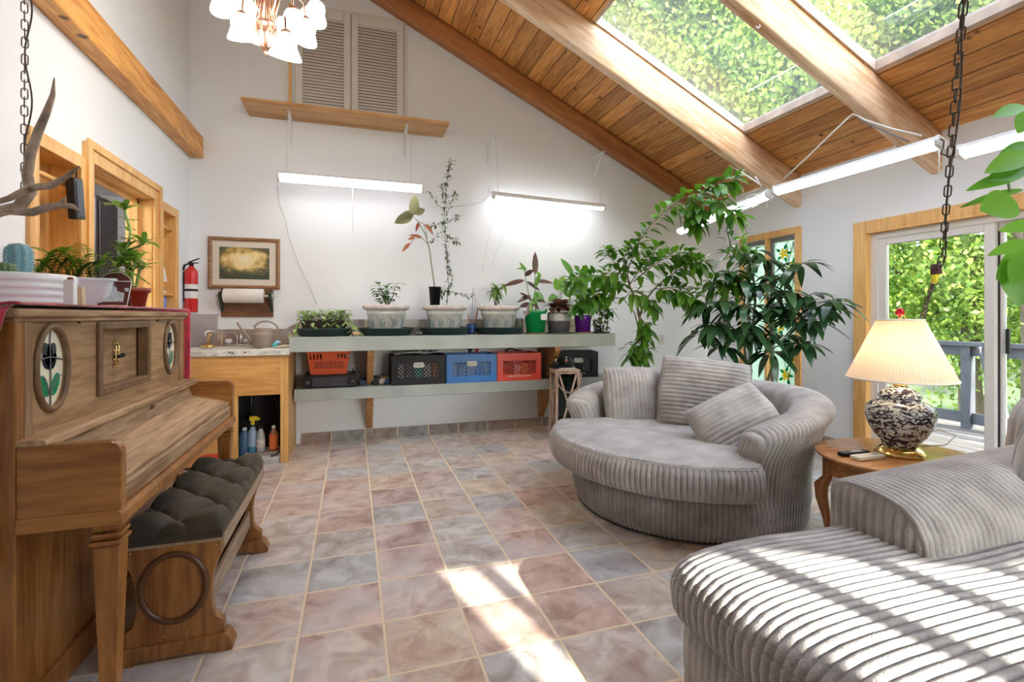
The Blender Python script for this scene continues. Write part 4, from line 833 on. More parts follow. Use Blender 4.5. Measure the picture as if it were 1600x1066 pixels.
# ================================================================ SLAB SHELVES
M_con=plain('painted_slab',(.35,.38,.35),.6,bump=.1,var=.13,vs=4)
o=MB(); o.box(-.503,2.555,4.50,W,.905,1.030); o=o.build('slab_shelf',M_con,None,bevel=.004); tag(o,'long grey-green plant shelf, the upper of the two slabs along the back wall','shelf')
o=MB(); o.box(-.49,2.95,4.73,W,.455,.560); o=o.build('slab_shelf',M_con,None,bevel=.004); tag(o,'lower grey-green slab shelf holding the plastic crates','shelf')
M_brk=wood('bracket_wood',(.30,.13,.04),(.50,.26,.10),'z',5,8,.5,.1)
for x,l in ((.155,'left wooden bracket under the slab shelves, beside the orange basket'),(1.955,'right wooden bracket under the slab shelves, behind the lantern')):
    t=thing('shelf_bracket',l,'bracket',(x,W,0),0,'wooden brackets under the slab shelves')
    m=MB(); m.prism([(0,.12),(-.03,.11),(-.30,.455),(0,.455)],lambda a,b,q:(q,a,b),-.03,.03); m.build('lower_brace',M_brk,t,bevel=.003)
    m=MB(); m.prism([(0,.56),(-.22,.56),(-.50,.86),(-.50,.905),(0,.905)],lambda a,b,q:(q,a,b),-.03,.03); m.build('upper_brace',M_brk,t,bevel=.003)
# ---- crates and things on the lower shelf
Z2=.560
def crate(label,x,y,w,d,h,mat,rz=0,handle=True,name='milk_crate',lat=.036,z=Z2):
    t=thing(name,label,'crate',(x,y,z),rz)
    def side(w,sx,fn,nm):
        m=MB(); b=.055; tb=.075; bb=.065
        for q in ((-w/2,-w/2+b,0,h),(w/2-b,w/2,0,h),(-w/2+b,w/2-b,0,bb),(-w/2+b,w/2-b,h-tb,h)):
            m.prism([(q[0],q[2]),(q[1],q[2]),(q[1],q[3]),(q[0],q[3])],fn,-.007,.007)
        a0,a1,c0,c1=-w/2+b,w/2-b,bb,h-tb; H_=c1-c0
        k=int((a1-a0+H_)/lat)
        for i in range(k+1):
            s_=a0-H_+i*lat
            for dirn in (1,-1):
                # line from (s_,c0) to (s_+H_,c1), clipped
                x0,x1=s_,s_+H_; z0,z1=c0,c1
                if x0<a0: z0+=a0-x0; x0=a0
                if x1>a1: z1-=x1-a1; x1=a1
                if x1-x0<.004: continue
                if dirn<0: x0,x1=a0+a1-x0,a0+a1-x1
                n_=Vector((-(z1-z0),(x1-x0))).normalized()*.0035
                m.prism([(x0-n_.x,z0-n_.y),(x1-n_.x,z1-n_.y),(x1+n_.x,z1+n_.y),(x0+n_.x,z0+n_.y)],fn,-.003,.003)
        m.build(nm,mat,t)
    side(w,1,lambda a,b,q:(a,-d/2+q,b),'front_wall'); side(w,1,lambda a,b,q:(a,d/2+q,b),'back_wall')
    side(d,1,lambda a,b,q:(-w/2+q,a,b),'left_wall'); side(d,1,lambda a,b,q:(w/2+q,a,b),'right_wall')
    m=MB(); m.box(-w/2,w/2,-d/2,d/2,0,.008); m.build('bottom',mat,t)
    if handle: m=MB(); m.prism(rrect(-.05,.05,h-.115,h-.065,.015),XZ,-d/2-.009,-d/2-.0072); m.build('handle_recess',plain('pale_paper',(.62,.60,.58),.6,var=.2,vs=40),t)
    return t
def clutter(label,x,y,z,w,d,h,cols,seed,name='stored_items',cat='supplies'):
    r=random.Random(seed); t=thing(name,label,cat,(x,y,z))
    for k,cc in enumerate(cols):
        m=MB(); cx=-w/2+w*(k+.5)/len(cols); hh=h*r.uniform(.75,1.0); ww=w/len(cols)*.47
        m.box(cx-ww,cx+ww,-d/2+r.uniform(0,.03),d/2-r.uniform(0,.05),0,hh); m.build('bundle',plain('clut%d_%d'%(seed,k),cc,.6,var=.35,vs=30,bump=.4,bs=40),t,bevel=.012)
    return t
M_blk=plain('black_crate',(.009,.009,.011),.5,spec=.3); M_bc=plain('blue_crate',(.0,.14,.46),.4,var=.12); M_rc=plain('red_crate',(.68,.055,.03),.4,var=.12)
YC=4.73+.17
crate('black milk crate, leftmost in the row on the lower slab shelf',.595,YC,.49,.33,.275,M_blk)
crate('bright blue milk crate between the black and red crates',1.11,YC,.49,.33,.275,M_bc)
t=crate('red-orange milk crate with white lettering on its front',1.60,YC,.455,.33,.275,M_rc,handle=False)
t4=crate('black milk crate at the right end of the lower shelf, behind the lantern',2.30,4.92,.42,.27,.27,M_blk,-.18)
def text(body,name,size,par,loc,rot,mat,ext=.0006,spacing=1):
    cu=bpy.data.curves.new(name,'FONT'); cu.body=body; cu.size=size; cu.align_x='CENTER'; cu.align_y='CENTER'; cu.extrude=ext; cu.space_character=spacing
    o=bpy.data.objects.new(name,cu); dg=bpy.context.evaluated_depsgraph_get(); me=bpy.data.meshes.new_from_object(o); bpy.data.objects.remove(o)
    o=bpy.data.objects.new(name,me); COL.objects.link(o); me.materials.clear(); me.materials.append(mat); o.parent=par; o.location=loc; o.rotation_euler=rot; return o
text('MEADOWGOLD DAIRY','lettering',.023,t,(.0,-.1735,.045),(PI/2,0,0),plain('white_print',(.85,.85,.82),.5))
text('MEADOWGOLD','lettering',.026,t4,(-.02,-.1435,.042),(PI/2,0,0),MATS['white_print'])
clutter('white, teal and orange packets packed inside the left black crate',.595,YC,Z2+.01,.43,.27,.23,[(.85,.82,.8),(.3,.3,.3),(.25,.75,.75),(.9,.88,.86),(.95,.4,.25)],1)
clutter('white and grey packets inside the blue crate',1.11,YC,Z2+.01,.43,.27,.21,[(.85,.9,.95),(.6,.65,.8),(.9,.88,.8),(.4,.5,.8),(.95,.95,.98)],2)
clutter('glass jar and golden packets inside the red crate',1.60,YC,Z2+.01,.40,.27,.19,[(.12,.03,.03),(.10,.03,.03),(.85,.75,.65),(.65,.35,.1),(.15,.05,.03)],3)
clutter('pale cloths showing through the right black crate',2.31,4.93,Z2+.01,.3,.16,.17,[(.03,.03,.03),(.03,.03,.03),(.6,.62,.66)],4)
for (x,y,dx,cc,l) in ((.50,YC,.13,(.7,.7,.74),'folded white plastic sheet lying on top of the left black crate'),(.70,YC-.03,.09,(.62,.6,.6),'small white folded cloth on the right of the left black crate')):
    m=MB(); m.grid(lambda u,v:((u-.5)*2*dx,(v-.5)*.2,.010+.03*abs(mnoise.noise((u*3+x*9,v*3,2)))+.012*u),14,10); o=m.build('folded_sheet',plain('sheet',cc,.5,bump=.4,bs=20),None,loc=(x,y,Z2+.275),solid=.006); tag(o,l,'sheet')
t=thing('hand_tool','dark pruner tool lying on the red crate','tool',(1.56,YC,Z2+.275)); m=MB(); m.tube([(-.06,0,.01),(-.02,0,.03),(.0,0,.05)],.012,8); m.tube([(.0,0,.05),(.04,0,.02),(.12,0,.012)],.008,8); m.build('handles',M_dark,t)
t=thing('valve_tap','small red-handled valve on the blue crate','valve',(1.2,YC,Z2+.275)); m=MB(); m.lathe([(.012,0),(.012,.03),(.03,.032),(.03,.04),(.0001,.04)],12); m.build('handle',plain('valve_red',(.5,.03,.04),.4),t); m=MB(); m.lathe([(.014,0),(.014,.025),(.028,.03),(.028,.042),(.0001,.042)],12,c=(-.07,0,0)); m.build('black_knob',M_dark,t)
# stereo deck + basket
t=thing('cassette_deck','flat black hi-fi unit under the orange basket','stereo',(-.19,4.90,Z2)); m=MB(); m.box(-.225,.225,-.15,.15,.006,.118); m.build('case',plain('hifi_black',(.008,.008,.009),.4,spec=.3),t,bevel=.004)
m=MB(); m.box(-.15,-.01,-.153,-.15,.02,.10); m.box(.0,.14,-.153,-.15,.02,.10); m.build('front_panel',plain('hifi_grey',(.05,.05,.055),.25),t)
for x in (-.195,.19): m=MB(); m.lathe([(.022,-.158),(.022,-.15)],20); m.v=[(v[0]+x,v[2],v[1]+.055) for v in m.v]; m.build('dial',plain('hifi_dial',(.09,.09,.10),.25,.5),t)
t=thing('shopping_basket','orange-red plastic hand basket standing on the black hi-fi unit','basket',(-.205,4.90,Z2+.118)); bw,bd,bh=.185,.115,.215
m=MB(); k=.82
def bside(fn,w):
    # tapered wall with slot windows
    rows=[(0,.05),(.05,.14),(.14,.185),(.185,bh)]
    for z0,z1 in rows:
        n=24 if z0>.04 and z1<.19 else 1
        for i in range(n):
            if n>1 and i%2 and (z0>.13 and (i<8 or i>16) or (z0<.1 and False)): continue
            a0=-1+2*i/n;a1=-1+2*(i+1)/n
            m.add([fn(a0,z0),fn(a1,z0),fn(a1,z1),fn(a0,z1)],[(0,1,2,3)])
kk=lambda z:k+(1-k)*z/bh
for s_ in (-1,1): bside(lambda a,z,s_=s_:(a*bw*kk(z),s_*bd*kk(z),z),0); bside(lambda a,z,s_=s_:(s_*bw*kk(z),a*bd*kk(z),z),0)
m.add([(-bw*k,-bd*k,0),(bw*k,-bd*k,0),(bw*k,bd*k,0),(-bw*k,bd*k,0)],[(0,1,2,3)])
M_ora=plain('orange_basket',(.72,.10,.025),.45); m.build('body',M_ora,t,solid=.004)
m=MB(); m.tube([(x*bw,y*bd,bh) for x,y in((-1,-1),(1,-1),(1,1),(-1,1))],.007,6,closed=True); m.build('rim',M_ora,t)
for y in (-.03,.03): m=MB(); m.tube([(-bw,y,bh+.004),(-bw+.02,y,bh+.02),(bw-.02,y,bh+.02),(bw,y,bh+.004)],.006,6); m.build('handle',M_dark,t)
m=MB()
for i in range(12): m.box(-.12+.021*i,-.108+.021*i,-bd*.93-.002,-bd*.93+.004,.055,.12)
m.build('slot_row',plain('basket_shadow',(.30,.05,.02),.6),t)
t=thing('power_adapter','blue-black power adapter with looping cords beside the hi-fi unit','adapter',(.09,4.86,Z2)); m=MB(); m.box(-.03,.03,-.02,.02,0,.05); m.build('body',plain('navy_plug',(.02,.03,.1),.4),t,bevel=.006); m=MB(); m.tube([(0,0,.05),(-.02,0,.1),(-.06,.02,.17),(-.09,.03,.15),(-.08,.05,.02)],.004,6); m.tube([(.01,0,.05),(.05,.02,.09),(.07,.05,.2),(.06,.1,.34)],.004,6); m.build('cord',M_dark,t)
t=thing('work_gloves','heap of black, tan and blue work gloves left of the black crate','gloves',(.26,4.85,Z2))
for (x,y,z,rx,ry,rz,cc,nm) in ((-.05,0,.04,.055,.04,.045,(.03,.03,.03),'black_glove'),(.03,.01,.06,.06,.03,.02,(.35,.22,.12),'tan_glove'),(.0,-.02,.035,.03,.03,.03,(.5,.42,.4),'pink_glove'),(.06,-.01,.03,.035,.035,.03,(.05,.10,.22),'blue_glove')):
    m=MB(); m.grid(lambda u,v:(x+rx*math.sin(PI*v)*math.cos(2*PI*u)*(1+.35*mnoise.noise((u*6.28,v*4,x*40))),y+ry*math.sin(PI*v)*math.sin(2*PI*u),max(.0,z+rz*math.cos(PI*v)*(1+.3*mnoise.noise((u*5,v*3,z*50))))),20,12,True); m.build(nm,plain('g_'+nm,cc,.8,bump=.4),t)
# ---- saucers, pots and plants on the upper shelf
Z1=1.030; M_sau=plain('dark_green_saucer',(.012,.035,.032),.35)
def saucer(x,y,r,h,label,mat=M_sau,src=[None],n=40,grp='green saucers under the big pots'):
    t=thing('plant_saucer',label,'saucer',(x,y,Z1),0,grp); m=MB(); m.lathe([(r*.82,0),(r*.84,.003),(r*.97,h-.01),(r,h-.008),(r,h),(r*.95,h),(r*.82,.008),(.0001,.008)],n); m.build('dish',mat,t); return t
PY=4.765
sx=[-.235,.30,.85,1.39]
for x,l in zip(sx,('dark green saucer under the brown trough of variegated pothos','dark green saucer under the carved pot of the small coffee plant','dark green saucer under the carved pot with the tall black pot in it','dark green saucer under the rightmost carved pot')): saucer(x,PY,.255,.07,l)
def scatter(ml,base,n,l,w,seed,spread=(1,1,1),elev=(-.2,1.2),droop=.4,fold=.15,ln=5):
    r=random.Random(seed)
    for k in range(n):
        a=r.uniform(0,2*PI); e=r.uniform(*elev); leaf(ml,base,(math.cos(a)*spread[0],math.sin(a)*spread[1],e*spread[2]),l*r.uniform(.75,1.25),w*r.uniform(.8,1.2),droop=droop,fold=fold,n=ln)
M_pot=plain('carved_pot',(.60,.60,.57),.7,bump=.5,bs=45,var=.16,vs=10); M_rim=plain('pot_rim',(.62,.55,.51),.7,bump=.3,bs=40,var=.15,vs=12); M_car=plain('pot_carving',(.26,.31,.32),.75,var=.2,vs=20)
def big_pot(x,label,seed):
    t=thing('carved_pot',label,'plant pot',(x,PY,Z1+.008),seed*1.3)
    m=MB(); m.lathe([(.0001,0),(.125,0),(.130,.004),(.172,.185),(.180,.19),(.181,.20),(.176,.205),(.18,.225)],56); m.build('body',M_pot,t)
    m=MB(); m.lathe([(.18,.225),(.205,.232),(.216,.245),(.216,.262),(.205,.272),(.185,.272),(.178,.262),(.176,.235),(.0001,.232)],56); m.build('rim',M_rim,t)
    m=MB(); r=random.Random(seed)
    def S_(a,z,k=.0005): q=.130+.042*(z-.004)/.18; return ((q+k)*math.cos(a),(q+k)*math.sin(a),z)
    for i in range(9):
        a0=i*.698+r.uniform(-.05,.05)
        m.tube([S_(a0+.30*math.sin(s_*PI),.02+.15*s_) for s_ in [j/14 for j in range(15)]],.0042,5)
        for c in (1,-1): m.tube([S_(a0+.33+c*(.16-.011*j)*math.cos(j*.62),.10+(.052-.0035*j)*math.sin(j*.62)*c) for j in range(14)],.0038,5)
    m.build('vine_carving',M_car,t)
    m=MB(); m.lathe([(.175,.243),(.0001,.250)],24,cap=False); m.build('soil',M_soil,t)
    return t
big_pot(sx[1],'carved whitish pot holding the small coffee plant',1); big_pot(sx[2],'carved whitish pot holding a tall black nursery pot and a climbing vine',2); big_pot(sx[3],'carved whitish pot, rightmost of three, with drooping variegated plant',3)
PZ=Z1+.008+.25
# brown trough with pothos
t=thing('pothos_trough','dark brown oval trough overflowing with variegated pothos','plant',(sx[0],PY,Z1+.008)); m=MB(); trough(m,.20,.085,.135,.035); m.build('trough',plain('dark_brown_plastic',(.045,.032,.028),.4),t); m=MB(); m.box(-.16,.16,-.06,.06,.11,.122); m.build('soil',M_soil,t)
ml=MB(); ms=MB(); r=random.Random(11)
for k in range(150):
    x,y=r.uniform(-.19,.19),r.uniform(-.08,.08); a=r.uniform(0,6.28); h=r.uniform(.02,.10); p=Vector((x*1.1,y*1.1,.125+h)); ms.tube([(x*.8,y*.8,.12),p],.0015,4); leaf(ml,p,(math.cos(a),math.sin(a),r.uniform(-.3,.7)),r.uniform(.045,.075),r.uniform(.03,.045),droop=.4,n=4)
for (x,dx) in ((-.16,-.10),(-.1,.02),(.08,.03),(.14,.10),(.17,.14),(.02,-.02)):
    pts=[(x,-.06,.125),(x+dx*.3,-.10,.13),(x+dx*.7,-.12,.07),(x+dx,-.125,.01)]; ms.tube(pts,.002,5)
    for j in range(8): q=Vector(pts[1]).lerp(Vector(pts[3]),j/7); leaf(ml,q,(r.uniform(-1,1),-.6,r.uniform(-.6,.2)),.05,.03,droop=.3,n=4)
ml.build('leaves',M_leafV,t); ms.build('vines',M_stem,t)
# small coffee plant
t=thing('coffee_plant','small glossy green coffee plant in the first carved pot','plant',(sx[1]+.01,PY,PZ-.005)); ml=MB(); ms=MB(); r=random.Random(12)
for k in range(5):
    tip=Vector((r.uniform(-.09,.09),r.uniform(-.08,.08),r.uniform(.13,.24))); ms.tube([(0,0,0),tip*.5+Vector((.01,0,0)),tip],[.005,.004,.002],6)
    for j in range(6):
        for s_ in (0,1): a=j*1.57+s_*PI+k; leaf(ml,tip*(.35+.13*j),(math.cos(a),math.sin(a),.35),r.uniform(.08,.12),.045,droop=.5)
ml.build('leaves',M_leaf,t); ms.build('stems',M_wst,t)
# black nursery pot with begonia
t=thing('begonia','leggy begonia with olive and red leaves in a tall black nursery pot','plant',(sx[2]-.10,PY-.02,PZ)); m=MB(); m.lathe([(.042,0),(.044,.0),(.058,.19),(.062,.19),(.062,.2),(.054,.2),(.052,.175),(.0001,.175)],24); m.build('pot',plain('nursery_black',(.015,.015,.017),.3),t)
b0=t.location
def B(px,py,dy=0): return ony(px,py,PY+dy)-b0
ms=MB(); ms.tube([(0,0,.175),B(675,420),B(671,390),B(664,365),B(652,345),B(645,338)],[.006,.0055,.005,.0045,.004,.003],7); ms.tube([B(671,385),B(660,372),B(648,372),B(642,380)],.003,5); ms.tube([B(668,372),B(662,350),B(655,347)],.003,5); ms.build('stem',plain('begonia_stem',(.25,.22,.10),.5),t)
ml=MB()
for (p,q,w_,dr) in ((B(645,338),B(616,346),.11,.1),(B(645,338),B(648,303,-.05),.10,0),(B(648,335),B(664,325),.08,.1),(B(645,340),B(630,330,-.06),.08,.1)): leaf(ml,p,q-p,(q-p).length,w_,up=Vector((.2,-1,.3)),droop=dr,fold=.35,n=7)
ml.build('olive_leaf',leafmat('olive_leaf',(.13,.14,.06),(.26,.25,.14),.4,.3),t); ml=MB()
for (p,q,w_) in ((B(642,380),B(629,389),.035),(B(648,372),B(638,372),.03),(B(660,372),B(640,363),.03),(B(664,350),B(676,362),.04),(B(655,347),B(650,358),.03)): leaf(ml,p,q-p,(q-p).length*1.1,w_,up=Vector((0,-1,.3)),fold=.3)
ml.build('red_leaf',leafmat('red_leaf',(.35,.05,.04),(.55,.25,.12),.4,.3),t)
# tall vine
t=thing('climbing_vine','tall wispy vine with tiny leaves rising from the middle carved pot','plant',(sx[2]+.02,PY+.02,PZ-.005)); b0=t.location; r=random.Random(13)
def spray(ml,ms,pts,n,l,w,rad,seed,th=.003,dr=.2):
    r=random.Random(seed); P_=[Vector(p) for p in pts]; ms.tube(P_,[th*(1-.6*i/(len(P_)-1)) for i in range(len(P_))],5)
    for k in range(n):
        f=r.random()*(len(P_)-1); j=min(int(f),len(P_)-2); p=P_[j].lerp(P_[j+1],f-j); tg=(P_[j+1]-P_[j]).normalized()
        a=Vector((r.gauss(0,1),r.gauss(0,1),r.gauss(0,.7))).normalized(); a=(a+tg*.5).normalized(); leaf(ml,p+a*r.uniform(0,rad),a,l*r.uniform(.7,1.3),w*r.uniform(.8,1.2),droop=dr,n=3)
ml=MB(); ms=MB(); spray(ml,ms,[(0,0,0),B(701,450),B(699,420),B(697,380),B(694,350),B(695,320),B(697,290),B(701,270),B(706,250)],230,.04,.015,.012,1)
for q,n in (([B(695,330),B(682,318),B(668,298)],26),([B(695,345),B(680,352),B(668,352)],40),([B(697,335),B(708,310),B(712,302)],34),([B(696,350),B(710,340),B(718,338)],36),([B(697,365),B(708,375),B(716,378)],34),([B(694,360),B(684,368),B(672,378)],26),([B(699,455),B(712,457),B(728,461),B(745,462)],44),([B(699,455),B(692,452),B(690,462)],34),([B(697,385),B(700,410),B(706,440),B(700,460)],70),([B(693,310),B(690,290)],22)): spray(ml,ms,q,n,.035,.014,.02,n,.0018)
ml.build('leaves',leafmat('vine_leaf',(.03,.07,.025),(.10,.17,.06),.4,.25),t); ms.build('vines',plain('vine_stem',(.10,.11,.06),.6),t)
# blue cup with sticks
t=thing('blue_cup','dark blue cup of thin plant stakes and garden tools, between two carved pots','cup',(1.115,PY+.02,Z1)); m=MB(); m.lathe([(.04,0),(.042,.005),(.05,.10),(.046,.10),(.04,.02),(.0001,.015)],24); m.build('cup',plain('cobalt',(.02,.06,.22),.3),t)
for k,(dx,dy,h,rr) in enumerate(((.02,0,.45,.003),(.05,.02,.36,.003),(.07,0,.33,.0025),(-.0,.02,.30,.003),(.09,.01,.30,.0025),(.06,-.02,.24,.005),(-.03,0,.20,.006))): m=MB(); m.tube([(dx*.3,dy*.3,.02),(dx,dy,h)],rr,6); m.build('stake',plain('stake_grey' if k<5 else 'handle_rust',(.14,.15,.14) if k<5 else (.35,.14,.06),.6),t)
# variegated drooping plant
t=thing('variegated_plant','small drooping variegated plant in the rightmost carved pot','plant',(sx[3]-.03,PY,PZ-.005)); ml=MB(); ms=MB(); r=random.Random(15)
for k in range(5):
    tip=Vector((r.uniform(-.06,.07),r.uniform(-.05,.05),r.uniform(.16,.27))); ms.tube([(0,0,0),tip*.5,tip],[.005,.004,.002],6)
    for j in range(11): a=r.uniform(0,6.28); leaf(ml,tip*r.uniform(.5,1.05),(math.cos(a),math.sin(a),r.uniform(-.5,.5)),r.uniform(.07,.11),.028,droop=.8,n=4)
ml.build('leaves',leafmat('lime_leaf',(.07,.17,.03),(.24,.40,.10),.4,.3),t); ms.build('stems',M_wst,t)
# green, grey, purple and patterned pots
def simple_pot(name,label,x,y,r0,r1,h,mat,seed=0,rim=None,z=Z1):
    t=thing(name,label,'plant',(x,y,z)); m=MB(); pr_=[(.0001,0),(r0,0),(r1,h-.02)]+([(r1+.006,h-.018),(r1+.007,h)] if rim else [(r1,h)])+[(r1-.008,h),(r1-.01,h-.03),(.0001,h-.03)]; m.lathe(pr_,40); m.build('pot',mat,t); m=MB(); m.lathe([(r1-.012,h-.028),(.0001,h-.022)],20,cap=False); m.build('soil',M_soil,t); return t
GX=1.745;GY=4.66
t=simple_pot('rubber_plant','bright green pot with a dark-leaved rubber plant and a white tag',GX,GY,.09,.115,.215,plain('emerald_pot',(.0,.28,.07),.3),rim=True,z=Z1+.014)
m=MB(); m.lathe([(.0001,-.014),(.10,-.014),(.12,0),(.115,0),(.0001,-.006)],30); m.build('saucer',plain('clay_saucer',(.28,.2,.15),.6),t)
m=MB(); m.prism(rrect(.01,.075,.125,.185,.01),XZ,-.125,-.118); m.tube([(.07,-.12,.18),(.09,-.115,.22),(.085,-.1,.25),(.06,-.1,.23)],.008,6); m.build('tag',plain('white_tag',(.75,.76,.76),.5),t)
b0=t.location
def G(px,py,dy=0): return ony(px,py,GY+dy)-b0
ms=MB(); ml=MB(); mg=MB()
ms.tube([(0,0,.19),G(836,470),G(836,440),G(835,405)],[.006,.005,.004,.003],6); ms.tube([(-.02,0,.19),G(826,460),G(822,440),G(818,418)],[.005,.004,.004,.003],6)
for (p,q,w_) in ((G(836,430),G(836,391),.065),(G(820,438),G(788,444),.06),(G(822,440),G(843,452),.05),(G(820,432),G(833,420),.055),(G(836,440),G(864,440),.06),(G(832,470),G(812,455,-.02),.04),(G(830,475),G(812,478,-.05),.06),(G(830,462),G(808,470,-.03),.05),(G(834,470),G(820,492,-.1),.06),(G(836,470),G(852,470,-.08),.05),(G(828,470),G(842,482,-.1),.05)): leaf(ml,p,q-p,(q-p).length*1.05,w_,up=Vector((0,-.8,.6)),fold=.2,droop=.1,n=6)
for (p,q,w_) in ((G(824,420),G(808,418),.03),(G(836,425),G(846,430),.05),(G(836,450),G(843,425,-.02),.05),(G(836,455),G(838,480,-.06),.05),(G(834,465),G(828,485,-.08),.05),(G(838,455),G(850,470,-.05),.06),(G(822,425),G(812,408),.04)): leaf(mg,p,q-p,(q-p).length*1.1,w_,up=Vector((0,-.8,.6)),fold=.2,droop=.15,n=6)
ml.build('burgundy_leaves',leafmat('rubber_leaf',(.05,.03,.025),(.16,.075,.06),.25,.2),t); mg.build('green_leaves',M_leafL,t); ms.build('stems',M_stem,t)
t=simple_pot('herringbone_pot','grey pot with a white herringbone band and a bushy burgundy plant',2.005,4.68,.105,.125,.20,plain('charcoal_pot',(.10,.10,.105),.5),z=Z1+.016)
m=MB(); m.lathe([(.0001,-.016),(.12,-.016),(.135,0),(.13,0),(.0001,-.006)],30); m.build('saucer',plain('charcoal_pot',(.1,.1,.1)),t)
m=MB(); m.lathe([(.1205,.115),(.1262,.185)],40,cap=False); m.build('white_band',plain('white_band',(.75,.75,.74),.5),t)
m=MB()
for i in range(28):
    a=2*PI*i/28
    for j in range(4):
        z=.118+j*.017; s_=.11*(1 if i%2 else -1); R0=.1213+.0057*(z-.115)/.07+.001
        m.tube([(R0*math.cos(a-.10),R0*math.sin(a-.10),z+(.012 if i%2 else 0)),(R0*math.cos(a+.10),R0*math.sin(a+.10),z+(0 if i%2 else .012))],.0016,4)
m.build('herringbone',plain('black_ink',(.02,.02,.02),.5),t)
ml=MB(); scatter(ml,(0,0,.22),60,.20,.075,21,elev=(.2,1.8)); scatter(ml,(.02,-.02,.27),40,.16,.065,22,elev=(-.1,1.4)); ml.build('burgundy_leaves',leafmat('bushy_burgundy',(.12,.04,.03),(.30,.17,.09),.3,.25),t)
ml=MB(); ms=MB(); b0=t.location
def G(px,py,dy=0): return ony(px,py,4.7+dy)-b0
for (p,q,w_) in ((G(872,455),G(868,435),.10),(G(876,455),G(886,448),.11),(G(870,462),G(858,468),.08),(G(880,452),G(888,462),.09),(G(876,445),G(880,432),.07)): leaf(ml,p,q-p,(q-p).length*1.15,w_,up=Vector((0,-.8,.6)),fold=.2,droop=.1,n=6); ms.tube([(0,0,.18),p],.003,5)
ml.build('green_leaves',M_leafL,t); ms.build('stems',M_stem,t)
t=simple_pot('philodendron','metallic purple pot with a broad-leaved philodendron',2.285,4.70,.078,.088,.175,plain('metallic_purple',(.13,.012,.30),.22,.35),z=Z1+.012)
m=MB(); m.lathe([(.0001,-.012),(.11,-.012),(.115,0),(.0001,-.004)],24); m.build('saucer',plain('cork_saucer',(.4,.27,.17),.8),t)
ml=MB(); ms=MB(); b0=t.location
def G(px,py,dy=0): return ony(px,py,4.7+dy)-b0
for (p,q,w_) in ((G(896,432),G(878,404),.09),(G(908,440),G(922,420),.12),(G(903,445),G(925,428,-.03),.10),(G(905,452),G(918,455,-.05),.12),(G(900,430),G(893,442),.12),(G(912,440),G(900,452),.12),(G(910,432),G(915,414,-.06),.09),(G(902,455),G(888,458),.10),(G(915,450),G(930,462,-.04),.09),(G(906,470),G(898,488,-.05),.07),(G(915,470),G(928,466,-.05),.06),(G(905,425),G(898,415),.07)): leaf(ml,p,q-p,(q-p).length*1.15,w_,up=Vector((0,-.8,.6)),fold=.2,droop=.1,n=6); ms.tube([(0,0,.15),(p+Vector((0,0,.15)))*.5,p],.0035,5)
ml.build('leaves',leafmat('philo_leaf',(.05,.16,.03),(.16,.34,.06),.35,.3),t); ms.build('stems',M_stem,t)
t=simple_pot('small_ficus','little ficus in a black and white patterned pot at the shelf end',2.475,4.66,.07,.085,.125,plain('bw_pot',(.8,.8,.8),.35),z=Z1+.014)
mt=MATS['bw_pot']; nt=mt.node_tree; b=nt.nodes['Principled BSDF']; tc=N(nt,'ShaderNodeTexCoord'); vo=N(nt,'ShaderNodeTexNoise'); vo.inputs['Scale'].default_value=42; vo.inputs['Detail'].default_value=0; L(nt,tc.outputs['Object'],vo.inputs['Vector']); rr_=ramp(nt,[(.02,.02,.025),(.8,.8,.8)],[.50,.53]); L(nt,vo.outputs['Fac'],rr_.inputs['Fac']); L(nt,rr_.outputs[0],b.inputs['Base Color'])
m=MB(); m.lathe([(.0001,-.014),(.085,-.014),(.10,0),(.095,0),(.0001,-.006)],30); m.build('saucer',plain('black_saucer',(.02,.02,.022),.4),t)
ml=MB(); ms=MB(); r=random.Random(23)
for k in range(7):
    tip=Vector((r.uniform(-.13,.2),r.uniform(-.15,.05),r.uniform(.2,.36))); pts=[Vector((0,0,.1)),tip*.5+Vector((0,0,.1)),tip]; spray(ml,ms,pts,11,.095,.045,.02,k+50,.003,.4)
ml.build('leaves',M_leaf,t); ms.build('stems',M_wst,t)
m=MB(); m.lathe([(.035,0),(.04,.01),(.04,.15),(.036,.155)],20); o=m.build('glass_jar',glass('jar_glass',(.82,.86,.86),1,.02,.1,(.6,.65,.6)),None,loc=(1.60,4.74,Z1)); tag(o,'clear glass jar tucked between the rightmost carved pot and the green pot','jar')
m=MB(); m.ball((0,0,.022),.03,10,.7,1.3,.8); o=m.build('garden_stone',plain('tan_stone',(.48,.32,.2),.8,var=.3),None,loc=(.03,4.62,Z1)); tag(o,'tan stone between the first two saucers','stone')
m=MB(); m.tube([(-.035,0,.02),(.035,0,.02)],.02,12); o=m.build('battery_torch',plain('silver_black',(.1,.1,.1),.3,.6),None,loc=(.577,4.6,Z1)); tag(o,'small dark metal cylinder between the second and third saucers','canister')
